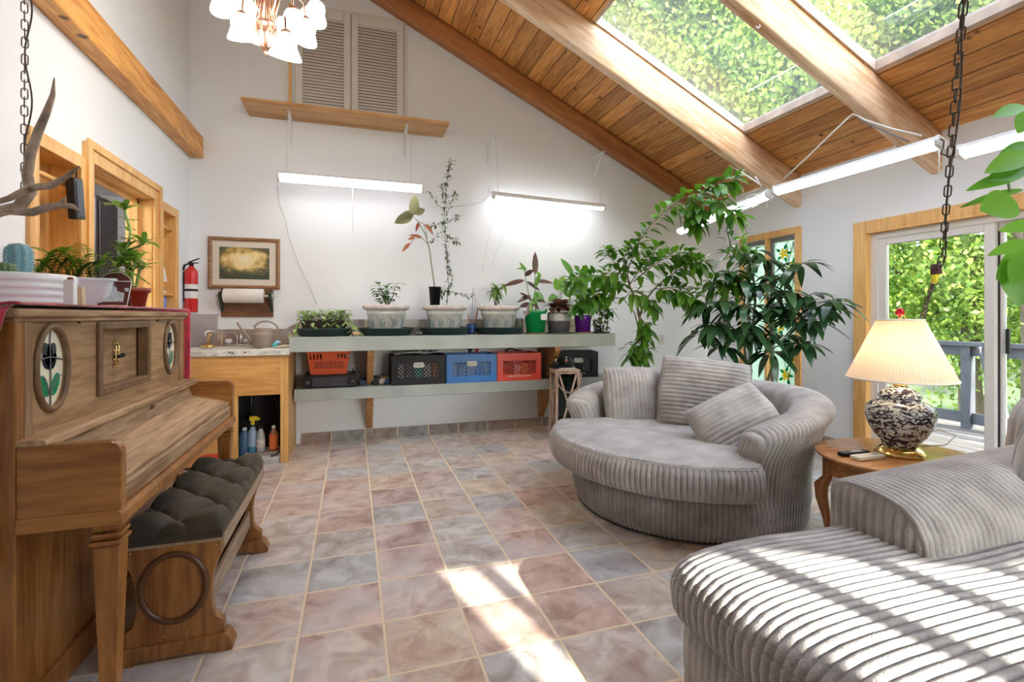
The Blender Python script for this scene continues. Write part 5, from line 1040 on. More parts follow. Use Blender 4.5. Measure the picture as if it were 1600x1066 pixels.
# ---- lantern
M_lan=wood('whitewashed_wood',(.42,.27,.19),(.66,.50,.40),'z',8,8,.7,.15)
t=thing('wooden_lantern','tall whitewashed wood lantern with crossed slats, glass sides and a rope handle','lantern',(2.02,4.57,0),-.12)
hw0,hw1,H0=.118,.108,.665
def LP(sx,sy,z): k=hw0+(hw1-hw0)*z/H0; return Vector((sx*k,sy*k,z))
for sx_,sy_ in ((-1,-1),(1,-1),(1,1),(-1,1)): m=MB(); m.beam(LP(sx_,sy_,0),LP(sx_,sy_,H0),.024,.024,(0,1,0)); m.build('post',M_lan,t,bevel=.002)
for z in (.012,H0-.012):
    m=MB()
    for a,b in (((-1,-1),(1,-1)),((1,-1),(1,1)),((1,1),(-1,1)),((-1,1),(-1,-1))): m.beam(LP(*a,z),LP(*b,z),.02,.024)
    m.build('rail',M_lan,t)
m=MB(); m.box(-.128,.128,-.128,.128,H0,H0+.016); m.build('top_board',M_lan,t,bevel=.003); m=MB(); m.box(-.11,.11,-.11,.11,.0,.012); m.build('base_board',M_lan,t)
for a,b in (((-1,-1),(1,-1)),((1,-1),(1,1)),((-1,1),(-1,-1))):
    for f0,f1 in ((0,1),(1,0)):
        m=MB(); p0=LP(*a,.03).lerp(LP(*b,.03),.1+.8*f0); p1=LP(*a,H0-.03).lerp(LP(*b,H0-.03),.1+.8*f1); nn=(LP(*b,0)-LP(*a,0)).cross(Vector((0,0,1))).normalized(); m.beam(p0+nn*.006*(1+f0),p1+nn*.006*(1+f0),.018,.008,nn); m.build('slat',M_lan,t)
    m=MB(); p=[LP(*a,.02)*.93,LP(*b,.02)*.93,LP(*b,H0-.01)*.93,LP(*a,H0-.01)*.93]; p[0].z=p[1].z=.02;p[2].z=p[3].z=H0-.02; nn=(p[1]-p[0]).cross(Vector((0,0,1))).normalized()*.003; m.add(p+[q+nn for q in p],[(0,1,2,3),(4,5,6,7)]); m.build('glass_side',glass('lantern_glass',(.35,.40,.42),1.2,.02),t)
m=MB(); m.tube([(-.125,-.135,H0-.03)]+[(.125*math.cos(PI+a),-.15-.01*math.sin(a),H0-.03-.17*math.sin(a)) for a in [PI*i/14 for i in range(15)]]+[(.125,-.135,H0-.03)],.007,8); m.build('rope_handle',plain('jute_rope',(.50,.36,.24),.9,bump=.8,bs=200),t)
LZ=H0+.016
t=thing('plant_tray','black tray with two tiny potted plants and a gnome-sized figure on the lantern','tray',(1.985,4.59,LZ+.013)); m=MB(); m.prism(rrect(-.10,.11,-.06,.06,.01),XY,0,.006); m.tube([(-.10,-.06,.02),(.11,-.06,.02),(.11,.06,.02),(-.10,.06,.02)],.005,6,closed=True); m.build('tray',M_blk,t)
m=MB(); m.box(-.075,.095,-.065,.055,0,.012); o=m.build('white_book',plain('white_book',(.66,.66,.64),.6),None,loc=(2.02,4.58,LZ),bevel=.002); tag(o,'thin white booklet under the black plant tray','booklet')
for x,l,cat,nm in ((1.935,'tiny green succulent tree in a dark pot on the lantern tray','plant','mini_succulent'),(2.05,'tiny dark pot with a pink cactus on the lantern tray','plant','mini_cactus')):
    t=thing(nm,l,cat,(x,4.59,LZ+.020)); m=MB(); m.lathe([(.0001,0),(.026,0),(.036,.05),(.032,.05),(.03,.04),(.0001,.04)],20); m.build('pot',M_blk,t)
    if nm=='mini_succulent': m=MB(); m.tube([(0,0,.04),(0,0,.08)],.009,8); m.build('stem',plain('pale_stem',(.45,.35,.22),.6),t); ml=MB(); scatter(ml,(0,0,.085),22,.04,.018,31,elev=(.1,2)); ml.build('leaves',M_leaf,t)
    else: m=MB(); m.ball((0,0,.055),.016,10,1.3); m.build('pink_body',plain('pink_cactus',(.55,.2,.13),.6),t); m=MB(); m.tube([(0,0,.07),(.0,0,.10)],.009,8); m.build('grey_top',plain('grey_top',(.35,.35,.38),.5),t)
m=MB(); m.lathe([(.045,0),(.03,.05),(.01,.10),(.0001,.115)],20); o=m.build('glass_cone',glass('pale_cone',(.6,.68,.74),1,.1,.5,(.7,.76,.8)),None,loc=(2.115,4.62,LZ)); tag(o,'pale glass cone at the right edge of the lantern top','ornament')
# ================================================================ UPPER WALL
M_sw=plain('shutter_white',(.74,.72,.69),.5); M_case=plain('casing_white',(.76,.75,.73),.5)
t=thing('louvred_shutters','pair of white louvred shutters high on the back wall','shutters',(-.02,W,3.6)); off=t.location
x0,x1,z0,z1=-.515,.485,3.08,4.13
m=MB()
for q in ((x0-.03,x0,z0,z1+.03),(x1,x1+.03,z0,z1+.03),(x0,x1,z1,z1+.03)): m.box(q[0],q[1],W-.022,W,q[2],q[3])
m.build('casing',M_case,t,bevel=.003,off=off)
m=MB(); m.box(x0-.055,x0-.03,W-.03,W,z0,z1); m.build('wood_edge',M_oak,t,off=off)
for a,b in ((x0+.004,-.018),(-.012,x1-.004)):
    m=MB(); w_=.062
    for q in ((a,a+w_,z0,z1-.004),(b-w_,b,z0,z1-.004),(a+w_,b-w_,z1-.085,z1-.004),(a+w_,b-w_,z0,z0+.09)): m.box(q[0],q[1],W-.045,W-.018,q[2],q[3])
    p=m.build('shutter_frame',M_sw,t,bevel=.002,off=off)
    m=MB(); n=30; zz0=z0+.09; zz1=z1-.085
    for i in range(n):
        zc_=zz0+(zz1-zz0)*(i+.5)/n; m.beam((a+w_,W-.032,zc_),(b-w_,W-.032,zc_),.0285,.004,(0,-.88,.47))
    m.build('louvres',plain('louvre_cream',(.80,.76,.72),.5),p,off=off)
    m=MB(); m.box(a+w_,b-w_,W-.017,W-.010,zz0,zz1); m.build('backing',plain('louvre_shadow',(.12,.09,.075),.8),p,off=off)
M_cedar=wood('cedar_shelf',(.42,.20,.07),(.66,.38,.16),'x',6,12,.45,.1)
o=MB(); o.box(-.905,.885,4.71,W,3.045,3.073); o=o.build('wall_shelf',M_cedar,None,bevel=.003); tag(o,'long honey cedar shelf board under the white shutters','shelf')
M_bw2=plain('bracket_white',(.78,.78,.78),.4)
def steel_bracket(x,z,label,dep=.27,hh=.24):
    t=thing('steel_bracket',label,'bracket',(x,W,z),0,'white steel wall brackets'); m=MB(); m.box(-.013,.013,-.006,0,-hh,0); m.box(-.011,.011,-dep,0,-.006,0); m.beam((0,-.005,-hh+.03),(0,-dep+.03,-.008),.007,.016,(1,0,0)); m.build('body',M_bw2,t,bevel=.0015)
    m=MB(); m.tube([(0,-dep+.01,0),(0,-dep-.006,-.02),(0,-dep+.005,-.05),(0,-dep+.02,-.04)],.003,5); m.build('hook',M_chr,t); return t
steel_bracket(-.545,3.045,'left white steel bracket under the cedar shelf'); steel_bracket(.50,3.045,'right white steel bracket under the cedar shelf')
steel_bracket(1.365,3.05,'bare white steel bracket right of the cedar shelf'); steel_bracket(2.60,3.0,'bare white steel bracket beside the sloping brown beam')
M_tube=emis('lit_tube',(.95,.98,1),4.5)
def batten(name,label,a,b,w=.10,h=.055,lens_dir=(0,0,-1),lit=True,parts=True):
    """wrap-around strip light from a to b"""
    a=Vector(a);b=Vector(b);c=(a+b)/2; t=thing(name,label,'strip light',c); d=(b-a).normalized(); L2=(b-a).length/2; n_=Vector(lens_dir).normalized(); s_=d.cross(n_).normalized()
    def pt(u,p,q): return d*u+s_*p+n_*q
    m=MB(); pr_=[(-w/2,-h*.5),(w/2,-h*.5),(w/2,-h*.05),(-w/2,-h*.05)]; m.prism(pr_,lambda p,q,u:pt(u,p,q),-L2,L2); m.build('housing',M_bw2,t,bevel=.003)
    m=MB(); pr_=[(w/2*.96,-h*.05)]+[(w/2*.96*math.cos(x),h*.62*math.sin(x)) for x in [PI*i/10 for i in range(1,10)]]+[(-w/2*.96,-h*.05)]; m.prism(pr_,lambda p,q,u:pt(u,p,q),-L2+.02,L2-.02); m.build('lens',M_tube,t)
    for s in (-1,1): m=MB(); m.prism([(-w*.53,-h*.55),(w*.53,-h*.55),(w*.53,h*.1),(w*.35,h*.6),(-w*.35,h*.6),(-w*.53,h*.1)],lambda p,q,u:pt(u,p,q),s*L2-.012,s*L2+.012); m.build('end_cap',M_bw2,t,bevel=.003)
    return t
batten('strip_light','lit strip light hanging from the cedar shelf, washing the wall below',(-.62,4.77,2.43),(.635,4.77,2.425),lens_dir=(0,-.5,-1))
batten('strip_light','strip light hanging on cords between the two bare brackets, tilted to the wall',(1.35,4.80,2.425),(2.58,4.80,2.385),lens_dir=(0,.45,-1))
M_cordw=plain('white_cord',(.62,.62,.64),.6)
def cable(name,label,pts,r=.003,mat=None,cat='cord'):
    o=Vector(pts[0]); t=MB(); t.tube([Vector(p)-o for p in pts],r,5); t=t.build(name,mat or M_cordw,None,loc=o); return tag(t,label,cat)
cable('suspension_wire','thin cord holding the left end of the lit strip light',[(-.55,4.77,3.04),(-.55,4.77,2.46)],.002); cable('suspension_wire','thin cord holding the right end of the lit strip light',[(.53,4.77,3.04),(.53,4.77,2.46)],.002)
cable('suspension_wire','thin cord from the bare bracket to the left end of the tilted strip light',[(1.37,4.8,3.03),(1.40,4.8,2.45)],.002); cable('suspension_wire','thin cord from the beam-side bracket to the right end of the tilted strip light',[(2.55,4.78,2.98),(2.54,4.8,2.42)],.002)
cable('power_cable','wavy cord dropping from the lit strip light to the pothos trough',[ony(x,y,W-.02) for x,y in ((433,290),(437,320),(447,345),(450,365),(459,392),(468,415),(478,435),(488,458),(495,475))],.0035)
cable('power_cable','curling cord from the tilted strip light towards the climbing vine',[ony(x,y,W-.03) for x,y in ((776,300),(770,302),(764,300),(765,291),(770,296),(764,306),(755,315),(742,319),(725,321),(705,323))],.0035)
cable('pull_string','short pull cord under the tilted strip light',[ony(x,y,4.8) for x,y in ((862,312),(862,386))],.002); cable('pull_string','short pull cord under the lit strip light',[ony(x,y,4.78) for x,y in ((551,292),(551,362))],.002)
for a,b,l in (((768,350),(753,425),'left one of two pale twine lines slanting up the wall above the drooping plant'),((790,355),(768,415),'right one of two pale twine lines slanting up the wall above the drooping plant')): cable('twine',l,[ony(*a,W-.02),ony(*b,W-.1)],.002)
# outlets
def outlet(name,label,loc,axis): 
    t=thing(name,label,'outlet',loc); m=MB(); R_=Matrix.Rotation(0 if axis=='y' else -PI/2,4,'Z'); m.box(-.037,.037,-.006,0,-.06,.06,R_); m.build('plate',plain('outlet_ivory',(.72,.71,.68),.4),t,bevel=.002)
    m=MB(); m.box(-.017,.017,-.009,-.006,-.034,.034,R_); m.build('receptacle',plain('outlet_ivory2',(.66,.65,.62),.4),t,bevel=.001); return t
outlet('wall_outlet','ivory outlet on the back wall behind the ficus trunk',(3.50,W,.93),'y'); 
t=outlet('wall_outlet','white outlet low on the right wall beside the sliding door',(RX,3.505,.31),'x'); 
# ---- chandelier
c=at(416,80,2.6); t=thing('chandelier','copper chandelier with lit white glass bell shades, hanging top left','chandelier',c); M_cop=plain('copper',(.62,.36,.25),.3,.85)
m=MB(); m.tube([(0,0,0),(0,0,.5),(0,0,1.2),(0,0,zc(c.x)-c.z)],.008,8); m.ball((0,0,-.012),.012,8,1.2); m.lathe([(.012,.10),(.055,.125),(.058,.14),(.01,.16)],20); m.lathe([(.01,.42),(.035,.45),(.03,.52),(.01,.56)],20); m.build('stem',M_cop,t)
for k in range(10): m=MB(); a=2*PI*k/10; m.tube([(.012*math.cos(a),.012*math.sin(a),.0),(.042*math.cos(a),.042*math.sin(a),.05),(.055*math.cos(a),.055*math.sin(a),.13),(.035*math.cos(a),.035*math.sin(a),.24),(.02*math.cos(a),.02*math.sin(a),.45)],.0045,6); m.build('cage_rod',M_cop,t)
M_shade=emis('lit_shade',(1,.94,.86),8)
# (px,py) of every shade centre and its depth offset from the stem
for k,(sx_,sy_,dd) in enumerate(((378,42,-.18),(384,10,.10),(348,0,-.02),(447,72,-.26),(458,34,-.10),(478,48,.10),(493,18,.20),(404,44,.24),(432,52,.28))):
    p=at(sx_,sy_,2.6+dd)-c; r2=Vector((p.x,p.y,0)); rr_=r2.normalized()
    m=MB(); top=p+Vector((0,0,.055)); m.tube([(rr_.x*.03,rr_.y*.03,.14+.0),(p.x*.35,p.y*.35,top.z+.10),(p.x*.7,p.y*.7,top.z+.13),(p.x*.95,p.y*.95,top.z+.09),top],.0055,7); arm=m.build('arm',M_cop,t)
    m=MB(); m.lathe([(.03,.0),(.024,.02),(.01,.028)],16,c=top-Vector((0,0,.006))); m.build('shade_cup',M_cop,arm)
    m=MB(); tilt=Matrix.Rotation(.30,3,Vector((-rr_.y,rr_.x,0))); 
    pr_=[(.022,.055),(.038,.045),(.046,.025),(.048,.0),(.058,-.02),(.072,-.045),(.074,-.052),(.069,-.046),(.05,-.018),(.042,.0),(.038,.03)]
    m.lathe(pr_,22,cap=False); m.v=[tuple(tilt@Vector(v)+p) for v in m.v]; m.build('glass_shade',M_shade,arm)
# ---- strip lights along the right rafters
FX=3.38
batten('strip_light','bright strip light slung below the rafter, pointing at the sliding door',(FX,3.28,2.255),(FX,2.06,2.255),.085,.055,(-.45,0,-1))
batten('strip_light','strip light running back from the knotted cords into the tall plant',(FX-.01,3.34,2.24),(FX-.02,4.54,2.12),.085,.055,(-.45,0,-1))
batten('strip_light','strip light at the right edge of the picture, above the hanging plant',(FX,1.95,2.16),(FX,.75,2.16),.085,.055,(-.45,0,-1))
M_rope=plain('white_rope',(.78,.75,.70),.8)
b3=Vector(ony(1332,178,2.60)); e1=Vector((FX,3.2,2.29)); e2=Vector((FX,2.1,2.29))
cable('rope','taut white rope from the third beam to the far end of the strip light',[onx(1225,279,FX),onx(1262,245,FX-.05),onx(1300,208,FX-.12),b3],.006,M_rope,'rope')
cable('rope','white rope from the third beam to the near end of the strip light',[b3,onx(1352,188,3.42),onx(1395,202,3.40),onx(1440,212,FX)],.007,M_rope,'rope')
cable('grey_cable','grey cord sagging beside the white rope over the door strip light',[b3,onx(1352,192,3.42),onx(1385,206,3.4),onx(1420,222,FX)],.005,plain('grey_cord',(.2,.2,.22),.6))
cable('rope','white rope tied round the second beam',[onx(1140,258,3.5),onx(1146,262,3.46),onx(1160,270,3.42),onx(1178,282,3.4),onx(1190,290,FX)],.007,M_rope,'rope')
cable('rope','looped end of white rope hanging below the knotted strip light',[onx(x,y,FX-.05) for x,y in ((1180,276),(1190,292),(1172,300),(1166,310),(1168,320),(1176,325),(1185,321),(1188,310),(1180,303),(1170,306))],.006,M_rope,'rope')
cable('pull_string','short white pull cord under the joint of the two strip lights',[onx(1198,298,FX-.02),onx(1198,325,FX-.02)],.003,M_rope)
cable('power_cable','dark cord curling off the end cap of the door strip light',[onx(x,y,FX-.02) for x,y in ((1468,216),(1475,220),(1474,230),(1470,240),(1480,244),(1492,246))],.004,M_dark)
cable('pull_string','white pull cord hanging from the near end of the door strip light',[onx(1468,234,FX),onx(1467,272,FX)],.004,M_rope)
cable('string','small white string knot on the second beam',[ony(x,y,3.73) for x,y in ((887,78),(890,70),(893,67),(900,72),(893,67),(889,64))],.004,M_rope)
p=ony(1181,44,2.52); o=MB(); o.tube([(0,0,.02),(0,-.01,0),(.006,-.02,-.012),(.012,-.02,0),(.01,-.02,.012)],.003,6); o=o.build('cup_hook',M_chr,None,loc=p); tag(o,'small metal cup hook on the third beam','hook')
chain('hanging_chain','bronze swag chain with grey cord and a yellow clip, hanging before the sliding door',[(1.35,.5,zc(1.35)-.02),at(1510,-40,1.30),at(1497,100,1.5),at(1484,260,1.75),at(1472,400,2.0),at(1462,430,2.1),at(1440,498,2.45)],.052,.0042)
p=at(1462,424,2.08); t=thing('cord_clip','brown and yellow plastic clip joining the swag chain','clip',p); m=MB(); m.tube([(0,0,.03),(0.004,0,-.012)],[.018,.02],10); m.build('brown_cap',plain('brown_plastic',(.09,.03,.04),.4),t); m=MB(); m.tube([(0,0,-.01),(-.012,0,-.05)],[.014,.010],10); m.build('yellow_plug',plain('clip_yellow',(.8,.68,.03),.4),t)
# ================================================================ CORDUROY SEATING
def fabric():
    m,nt,b=nmat('grey_corduroy'); tc=N(nt,'ShaderNodeTexCoord'); n1=N(nt,'ShaderNodeTexNoise'); n1.inputs['Scale'].default_value=9; n1.inputs['Detail'].default_value=5; L(nt,tc.outputs['Object'],n1.inputs['Vector'])
    r=ramp(nt,[(.27,.245,.23),(.36,.335,.315),(.45,.42,.395)],[.3,.5,.7]); L(nt,n1.outputs['Fac'],r.inputs['Fac']); L(nt,r.outputs[0],b.inputs['Base Color']); b.inputs['Roughness'].default_value=.85; b.inputs['Sheen Weight'].default_value=.35
    n2=N(nt,'ShaderNodeTexNoise'); n2.inputs['Scale'].default_value=170; n2.inputs['Detail'].default_value=3; L(nt,tc.outputs['Object'],n2.inputs['Vector'])
    bp=N(nt,'ShaderNodeBump'); bp.inputs['Strength'].default_value=.55; bp.inputs['Distance'].default_value=.006; L(nt,n2.outputs['Fac'],bp.inputs['Height']); L(nt,bp.outputs['Normal'],b.inputs['Normal']); return m
M_fab=fabric()
def rib(x,p,amp): f=(x/p)%1.0; return amp*(abs(math.sin(PI*f))**.55)
# ---- round cuddle chair
CX,CY=2.09,2.79; t=thing('cuddle_chair','round grey corduroy swivel cuddle chair with a barrel back','armchair',(CX,CY,0)); RP=.0285
def ground(u,v):
    a=2*PI*u; z=.012+.268*v; R_=.70+.025*math.sin(PI*v)-.02*(1-v)**3+rib(a*.72,RP*.72*2*PI/(round(2*PI*.72/RP)*RP*.72)*1 if False else 2*PI*.72/159,.012); return (R_*math.cos(a),R_*math.sin(a),z)
m=MB(); m.grid(ground,159*7,10,True); m.build('base',M_fab,t)
m=MB(); m.lathe([(.45,0),(.66,.0),(.70,.014)],48); m.build('plinth',M_blk,t)
# seat cushion: side band + top
RC=.875; ang0=math.radians(198.5); fx,fy=math.cos(ang0),math.sin(ang0); gx,gy=-fy,fx
def disc_r(a):  # cushion bulges out of the opening, tucked inside the barrel elsewhere
    d=abs((a-ang0+PI)%(2*PI)-PI); k=min(1,max(0,(d-1.02)/.25)); k=k*k*(3-2*k); return RC*(1-k)+.62*k
def band(u,v):
    a=2*PI*u; R_=disc_r(a); ph=(v-.5)*PI*.94; rr=R_-.045+.045*math.cos(ph)**.8+rib(a*RC,2*PI*RC/192,.013)*math.cos(ph*.9); z=.365+.088*math.sin(ph)/math.sin(PI*.47)*1.0
    if abs(v-.82)<.02: rr-=.004
    return (rr*math.cos(a),rr*math.sin(a),z)
m=MB(); m.grid(band,192*7,18,True); m.build('seat_band',M_fab,t)
def topc(u,v):
    q=(2*u-1)*.9995; y=q*RC; hl=math.sqrt(max(0,1-q*q))*RC; x=(2*v-1)*hl
    X=fx*x+gx*y; Y=fy*x+gy*y; a=math.atan2(Y,X); d=math.hypot(X,Y); R_=disc_r(a)-.03
    if d>R_: X*=R_/d; Y*=R_/d; d=R_
    e=1-d/R_; z=.452+.035*(1-(1-min(1,e*2.2))**2)-.015*math.exp(-((d)/.35)**2)+rib(y,.0285,.0038)+.004*mnoise.noise((X*5,Y*5,0)); return (X,Y,z)
m=MB(); m.grid(topc,430,60); m.build('seat_cushion',M_fab,t)
m=MB(); m.tube([((disc_r(2*PI*i/200)-.022)*math.cos(2*PI*i/200),(disc_r(2*PI*i/200)-.022)*math.sin(2*PI*i/200),.447) for i in range(200)],.0055,6,closed=True); m.build('piping',M_fab,t)
A0,A1=math.radians(-98),math.radians(136)
def prof(a,s):
    """cross-section of the barrel back at bearing a: s 0..1 from outside bottom over the top to inside bottom"""
    k=(a-A0)/(A1-A0); e=min(k,1-k); zt=.60+.125*min(1,math.sin(PI*min(1,max(0,k)))**.6*1.1); fl=.05+.04*math.sin(PI*k)
    pts=[(.715,.03),(.725,.25),(.745,.42),(.765+fl*.6,zt-.10),(.765+fl,zt-.055),(.75+fl,zt-.012),(.705+fl*.6,zt+.004),(.655,zt-.015),(.62,zt-.07),(.60,zt-.16),(.585,.42),(.58,.30)]
    f=s*(len(pts)-1); i=min(int(f),len(pts)-2); g=f-i
    p0=pts[max(i-1,0)];p1=pts[i];p2=pts[i+1];p3=pts[min(i+2,len(pts)-1)]
    cr=lambda a_,b_,c_,d_:.5*((2*b_)+(-a_+c_)*g+(2*a_-5*b_+4*c_-d_)*g*g+(-a_+3*b_-3*c_+d_)*g**3)
    return cr(p0[0],p1[0],p2[0],p3[0]),cr(p0[1],p1[1],p2[1],p3[1])
nr=108
def barrel(u,v):
    a=A0+(A1-A0)*u; r0,z0=prof(a,v); r1,z1=prof(a,min(1,v+.01)); r2,z2=prof(a,max(0,v-.01)); tx,tz=r1-r2,z1-z2; l=math.hypot(tx,tz) or 1; nx,nz=tz/l,-tx/l
    h=rib(u*nr,1,.010); return ((r0+nx*h)*math.cos(a),(r0+nx*h)*math.sin(a),z0+nz*h)
m=MB(); m.grid(barrel,nr*7+1,46); m.build('barrel_back',M_fab,t)
for A_,sg in ((A0,-1),(A1,1)):
    def capf(u,v,A_=A_,sg=sg):   # arm front: vertical ribs, softly bulged
        s=v*.5; ro,zo=prof(A_,.5-s); ri,zi=prof(A_,.5+s); r0=ro+(ri-ro)*u; z0=zo+(zi-zo)*u; bl=.05*math.sin(PI*u)**.6*min(1,(v)*5)**.5+rib(u,1/6,.007)*math.sin(PI*u)**.3*min(1,v*6)
        return (r0*math.cos(A_)+sg*-math.sin(A_)*bl,r0*math.sin(A_)+sg*math.cos(A_)*bl,z0)
    m=MB(); m.grid(capf,43,30); m.build('arm_front',M_fab,t)
def pillow(name,label,c,w,h,th,rot,ribs,parent=None,seed=0,p=.0285):
    t=MB()
    def f(u,v,sd):
        x=2*u-1;y=2*v-1; ed=(1-abs(x)**3.2)*(1-abs(y)**3.2); k=max(0,ed)**.42
        pin=1-.07*(abs(x*y)); X=x*w/2*(pin+.05*(1-y*y)*-.5);Y=y*h/2*(pin+.05*(1-x*x)*-.5)
        z=th/2*k*sd + sd*rib((X if ribs=='v' else Y),p,.009)*min(1,k*1.6)+.006*mnoise.noise((x*2.5+seed,y*2.5,sd))
        return (X,Y,z)
    nx,ny=(int(w/p*7),36) if ribs=='v' else (36,int(h/p*7))
    t.grid(lambda u,v:f(u,v,1),nx,ny); t.grid(lambda u,v:f(u,v,-1),nx,ny)
    o=bpy.data.objects.new(name,None); COL.objects.link(o); o.location=c; o.rotation_euler=rot; tag(o,label,'pillow'); t.build('cover',M_fab,o)
    q=MB(); q.tube([f(a,b,0)[:2]+(0,) for a,b in [(i/30,0) for i in range(30)]+[(1,i/30) for i in range(30)]+[(1-i/30,1) for i in range(30)]+[(0,1-i/30) for i in range(30)]],.006,6,closed=True); q.build('seam_piping',M_fab,o); return o
def facing(yaw,lean,roll=0):  # pillow local: x right, y up, z towards viewer. yaw: heading of face normal
    return (Matrix.Rotation(yaw,3,'Z')@Matrix.Rotation(PI/2-lean,3,'X')@Matrix.Rotation(roll,3,'Z')).to_euler()
pillow('chair_pillow','square grey corduroy pillow with upright ribs, leftmost on the cuddle chair',at(992,625,3.62)+Vector((0,0,0)),.47,.50,.19,facing(.05-.25,.30,-.02),'v',seed=1)
pillow('chair_pillow','largest grey corduroy pillow with level ribs, in the middle of the cuddle chair',at(1100,619,3.42),.62,.54,.20,facing(-.55,.35,-.10),'h',seed=2)
pillow('chair_pillow','small grey corduroy pillow tipped on its corner by the right arm of the cuddle chair',at(1150,662,2.92),.50,.40,.20,facing(-.50,.62,.50),'h',seed=3)
# ---- chaise sofa
FXX,SY0,SY1=.96,-.55,1.395
t=thing('chaise_sofa','grey corduroy chaise sofa in the right foreground, striped with sunlight','sofa',(1.9,.42,0)); off=t.location
def chp(y,s):
    yy=y; cr=.13; k=max(0,(yy-(SY1-cr))/cr); cf=cr*(1-math.sqrt(max(0,1-min(1,k)**2)))*.8; k2=max(0,((SY0+cr)-yy)/cr); cf+=cr*(1-math.sqrt(max(0,1-min(1,k2)**2)))
    ed=max(k,k2); dz=.045*(ed**3); sag=.035*math.exp(-((yy-.55)/.5)**2)*0
    pts=[(.05,.262),(.012,.272),(-.008,.30),(-.014,.35),(-.008,.385),(.012,.415),(.05,.437),(.11,.450),(.2,.458),(.38,.462),(.62,.455),(.9,.450),(1.2,.452),(1.5,.455),(1.76,.455)]
    f=s*(len(pts)-1); i=min(int(f),len(pts)-2); g=f-i
    x=pts[i][0]*(1-g)+pts[i+1][0]*g; z=pts[i][1]*(1-g)+pts[i+1][1]*g
    if z>.36: z-=dz*(z-.36)/.1
    return FXX+x+cf*(1-min(1,x/.5)),z
nrb=68
def cush2(u,v):
    y=SY0+(SY1-SY0)*u; x,z=chp(y,v); x1,z1=chp(y,min(1,v+.012)); x2,z2=chp(y,max(0,v-.012)); tx,tz=x1-x2,z1-z2; l=math.hypot(tx,tz) or 1
    nx,nz=-tz/l,tx/l; h=rib(u*nrb,1,.010); h+=(-.006 if abs(z-.388)<.004 and x<FXX+.1 else 0)
    return (x+nx*h,y,z+nz*h+.006*mnoise.noise((x*3,y*3,0)))
m=MB(); m.grid(cush2,nrb*7+1,90)
def side2(u,v): x,z=chp(SY1,u); return (x,SY1+.004-.02*v,z*(1-v)+.262*v)
m.grid(side2,40,6); 
def side3(u,v): x,z=chp(SY0,u); return (x,SY0-.004+.02*v,z*(1-v)+.262*v)
m.grid(side3,40,6); m.build('chaise_cushion',M_fab,t,off=off)
m=MB()
def base2(u,v):
    # perimeter path of the base: foot end then far side
    P_=[(1.0,SY0),(1.0,SY1-.10),(1.03,SY1-.05),(1.09,SY1-.02),(2.72,SY1-.02)]; Ls=[math.dist(a,b) for a,b in zip(P_,P_[1:])]; T=sum(Ls); d=u*T; i=0
    while i<len(Ls)-1 and d>Ls[i]: d-=Ls[i]; i+=1
    g=min(1,d/Ls[i]); x=P_[i][0]*(1-g)+P_[i+1][0]*g; y=P_[i][1]*(1-g)+P_[i+1][1]*g; dx,dy=P_[i+1][0]-P_[i][0],P_[i+1][1]-P_[i][1]; l=math.hypot(dx,dy); h=rib(u*T,.0285,.007)+.012*math.sin(PI*v); return (x-dy/l*h,y+dx/l*h,.015+.262*v)
m.grid(base2,128*7,8); m.box(1.02,2.7,SY0,SY1-.04,.02,.265); m.build('base',M_fab,t,off=off)
AX0,AX1=1.70,2.78
def armp(x,s):
    k=(x-AX0)/(AX1-AX0); zt=.612+.05*k; w_=.02*k
    pts=[(1.075-w_,.40),(1.070-w_,.46),(1.078-w_,.51),(1.10-w_,.555),(1.14-w_,.588),(1.19,.602+ (zt-.61)),(1.26,zt+.002),(1.33,zt),(1.37,zt-.01),(1.388,zt-.035),(1.392,.5),(1.39,.25),(1.385,.03)]
    f=s*(len(pts)-1); i=min(int(f),len(pts)-2); g=f-i; return pts[i][0]*(1-g)+pts[i+1][0]*g, pts[i][1]*(1-g)+pts[i+1][1]*g
nra=40
def armf(u,v):
    x=AX0+(AX1-AX0)*u; y,z=armp(x,v); y1,z1=armp(x,min(1,v+.03)); y2,z2=armp(x,max(0,v-.03)); ty,tz=y1-y2,z1-z2; l=math.hypot(ty,tz) or 1; h=rib(u*nra,1,.010); return (x,y-tz/l*h,z+ty/l*h)
m=MB(); m.grid(armf,nra*7+1,50)
def armc(u,v):
    yt=1.072+.318*u
    # top outline at AX0
    best=0
    for s in range(0,61):
        y,z=armp(AX0,s/60*.8)
        if y<=yt: best=max(best,z)
    z=.02+(best-.02)*v if best>0 else .4
    return (AX0-.012*math.sin(PI*u)**.5*math.sin(PI*min(1,v+.02))**.3-rib(u,1/10.5,.013)*min(1,(1-v)*14+.1),yt,z)
m.grid(armc,75,24); m.build('arm',M_fab,t,off=off)
m=MB(); m.tube([(AX0-.004,)+armp(AX0,s/40*.78) for s in range(41)],.007,6); m.build('piping',M_fab,t,off=off)
def backf(u,v):
    y=SY0+(SY1-SY0)*u; pts=[(2.66,.40),(2.68,.60),(2.72,.78),(2.80,.85),(2.90,.84),(2.95,.76),(2.96,.4),(2.95,.03)]; f=v*(len(pts)-1); i=min(int(f),len(pts)-2); g=f-i; h=rib(u*68,1,.007); return (pts[i][0]*(1-g)+pts[i+1][0]*g-h*.8,y,pts[i][1]*(1-g)+pts[i+1][1]*g+h*.4)
m=MB(); m.grid(backf,68*6+1,24); m.build('backrest',M_fab,t,off=off)
pillow('sofa_pillow','big grey corduroy pillow leaning on the chaise back at the right edge of the picture',(2.52,.98,.655),.54,.48,.19,facing(-PI/2+.50,.50,-.22),'v',seed=5)
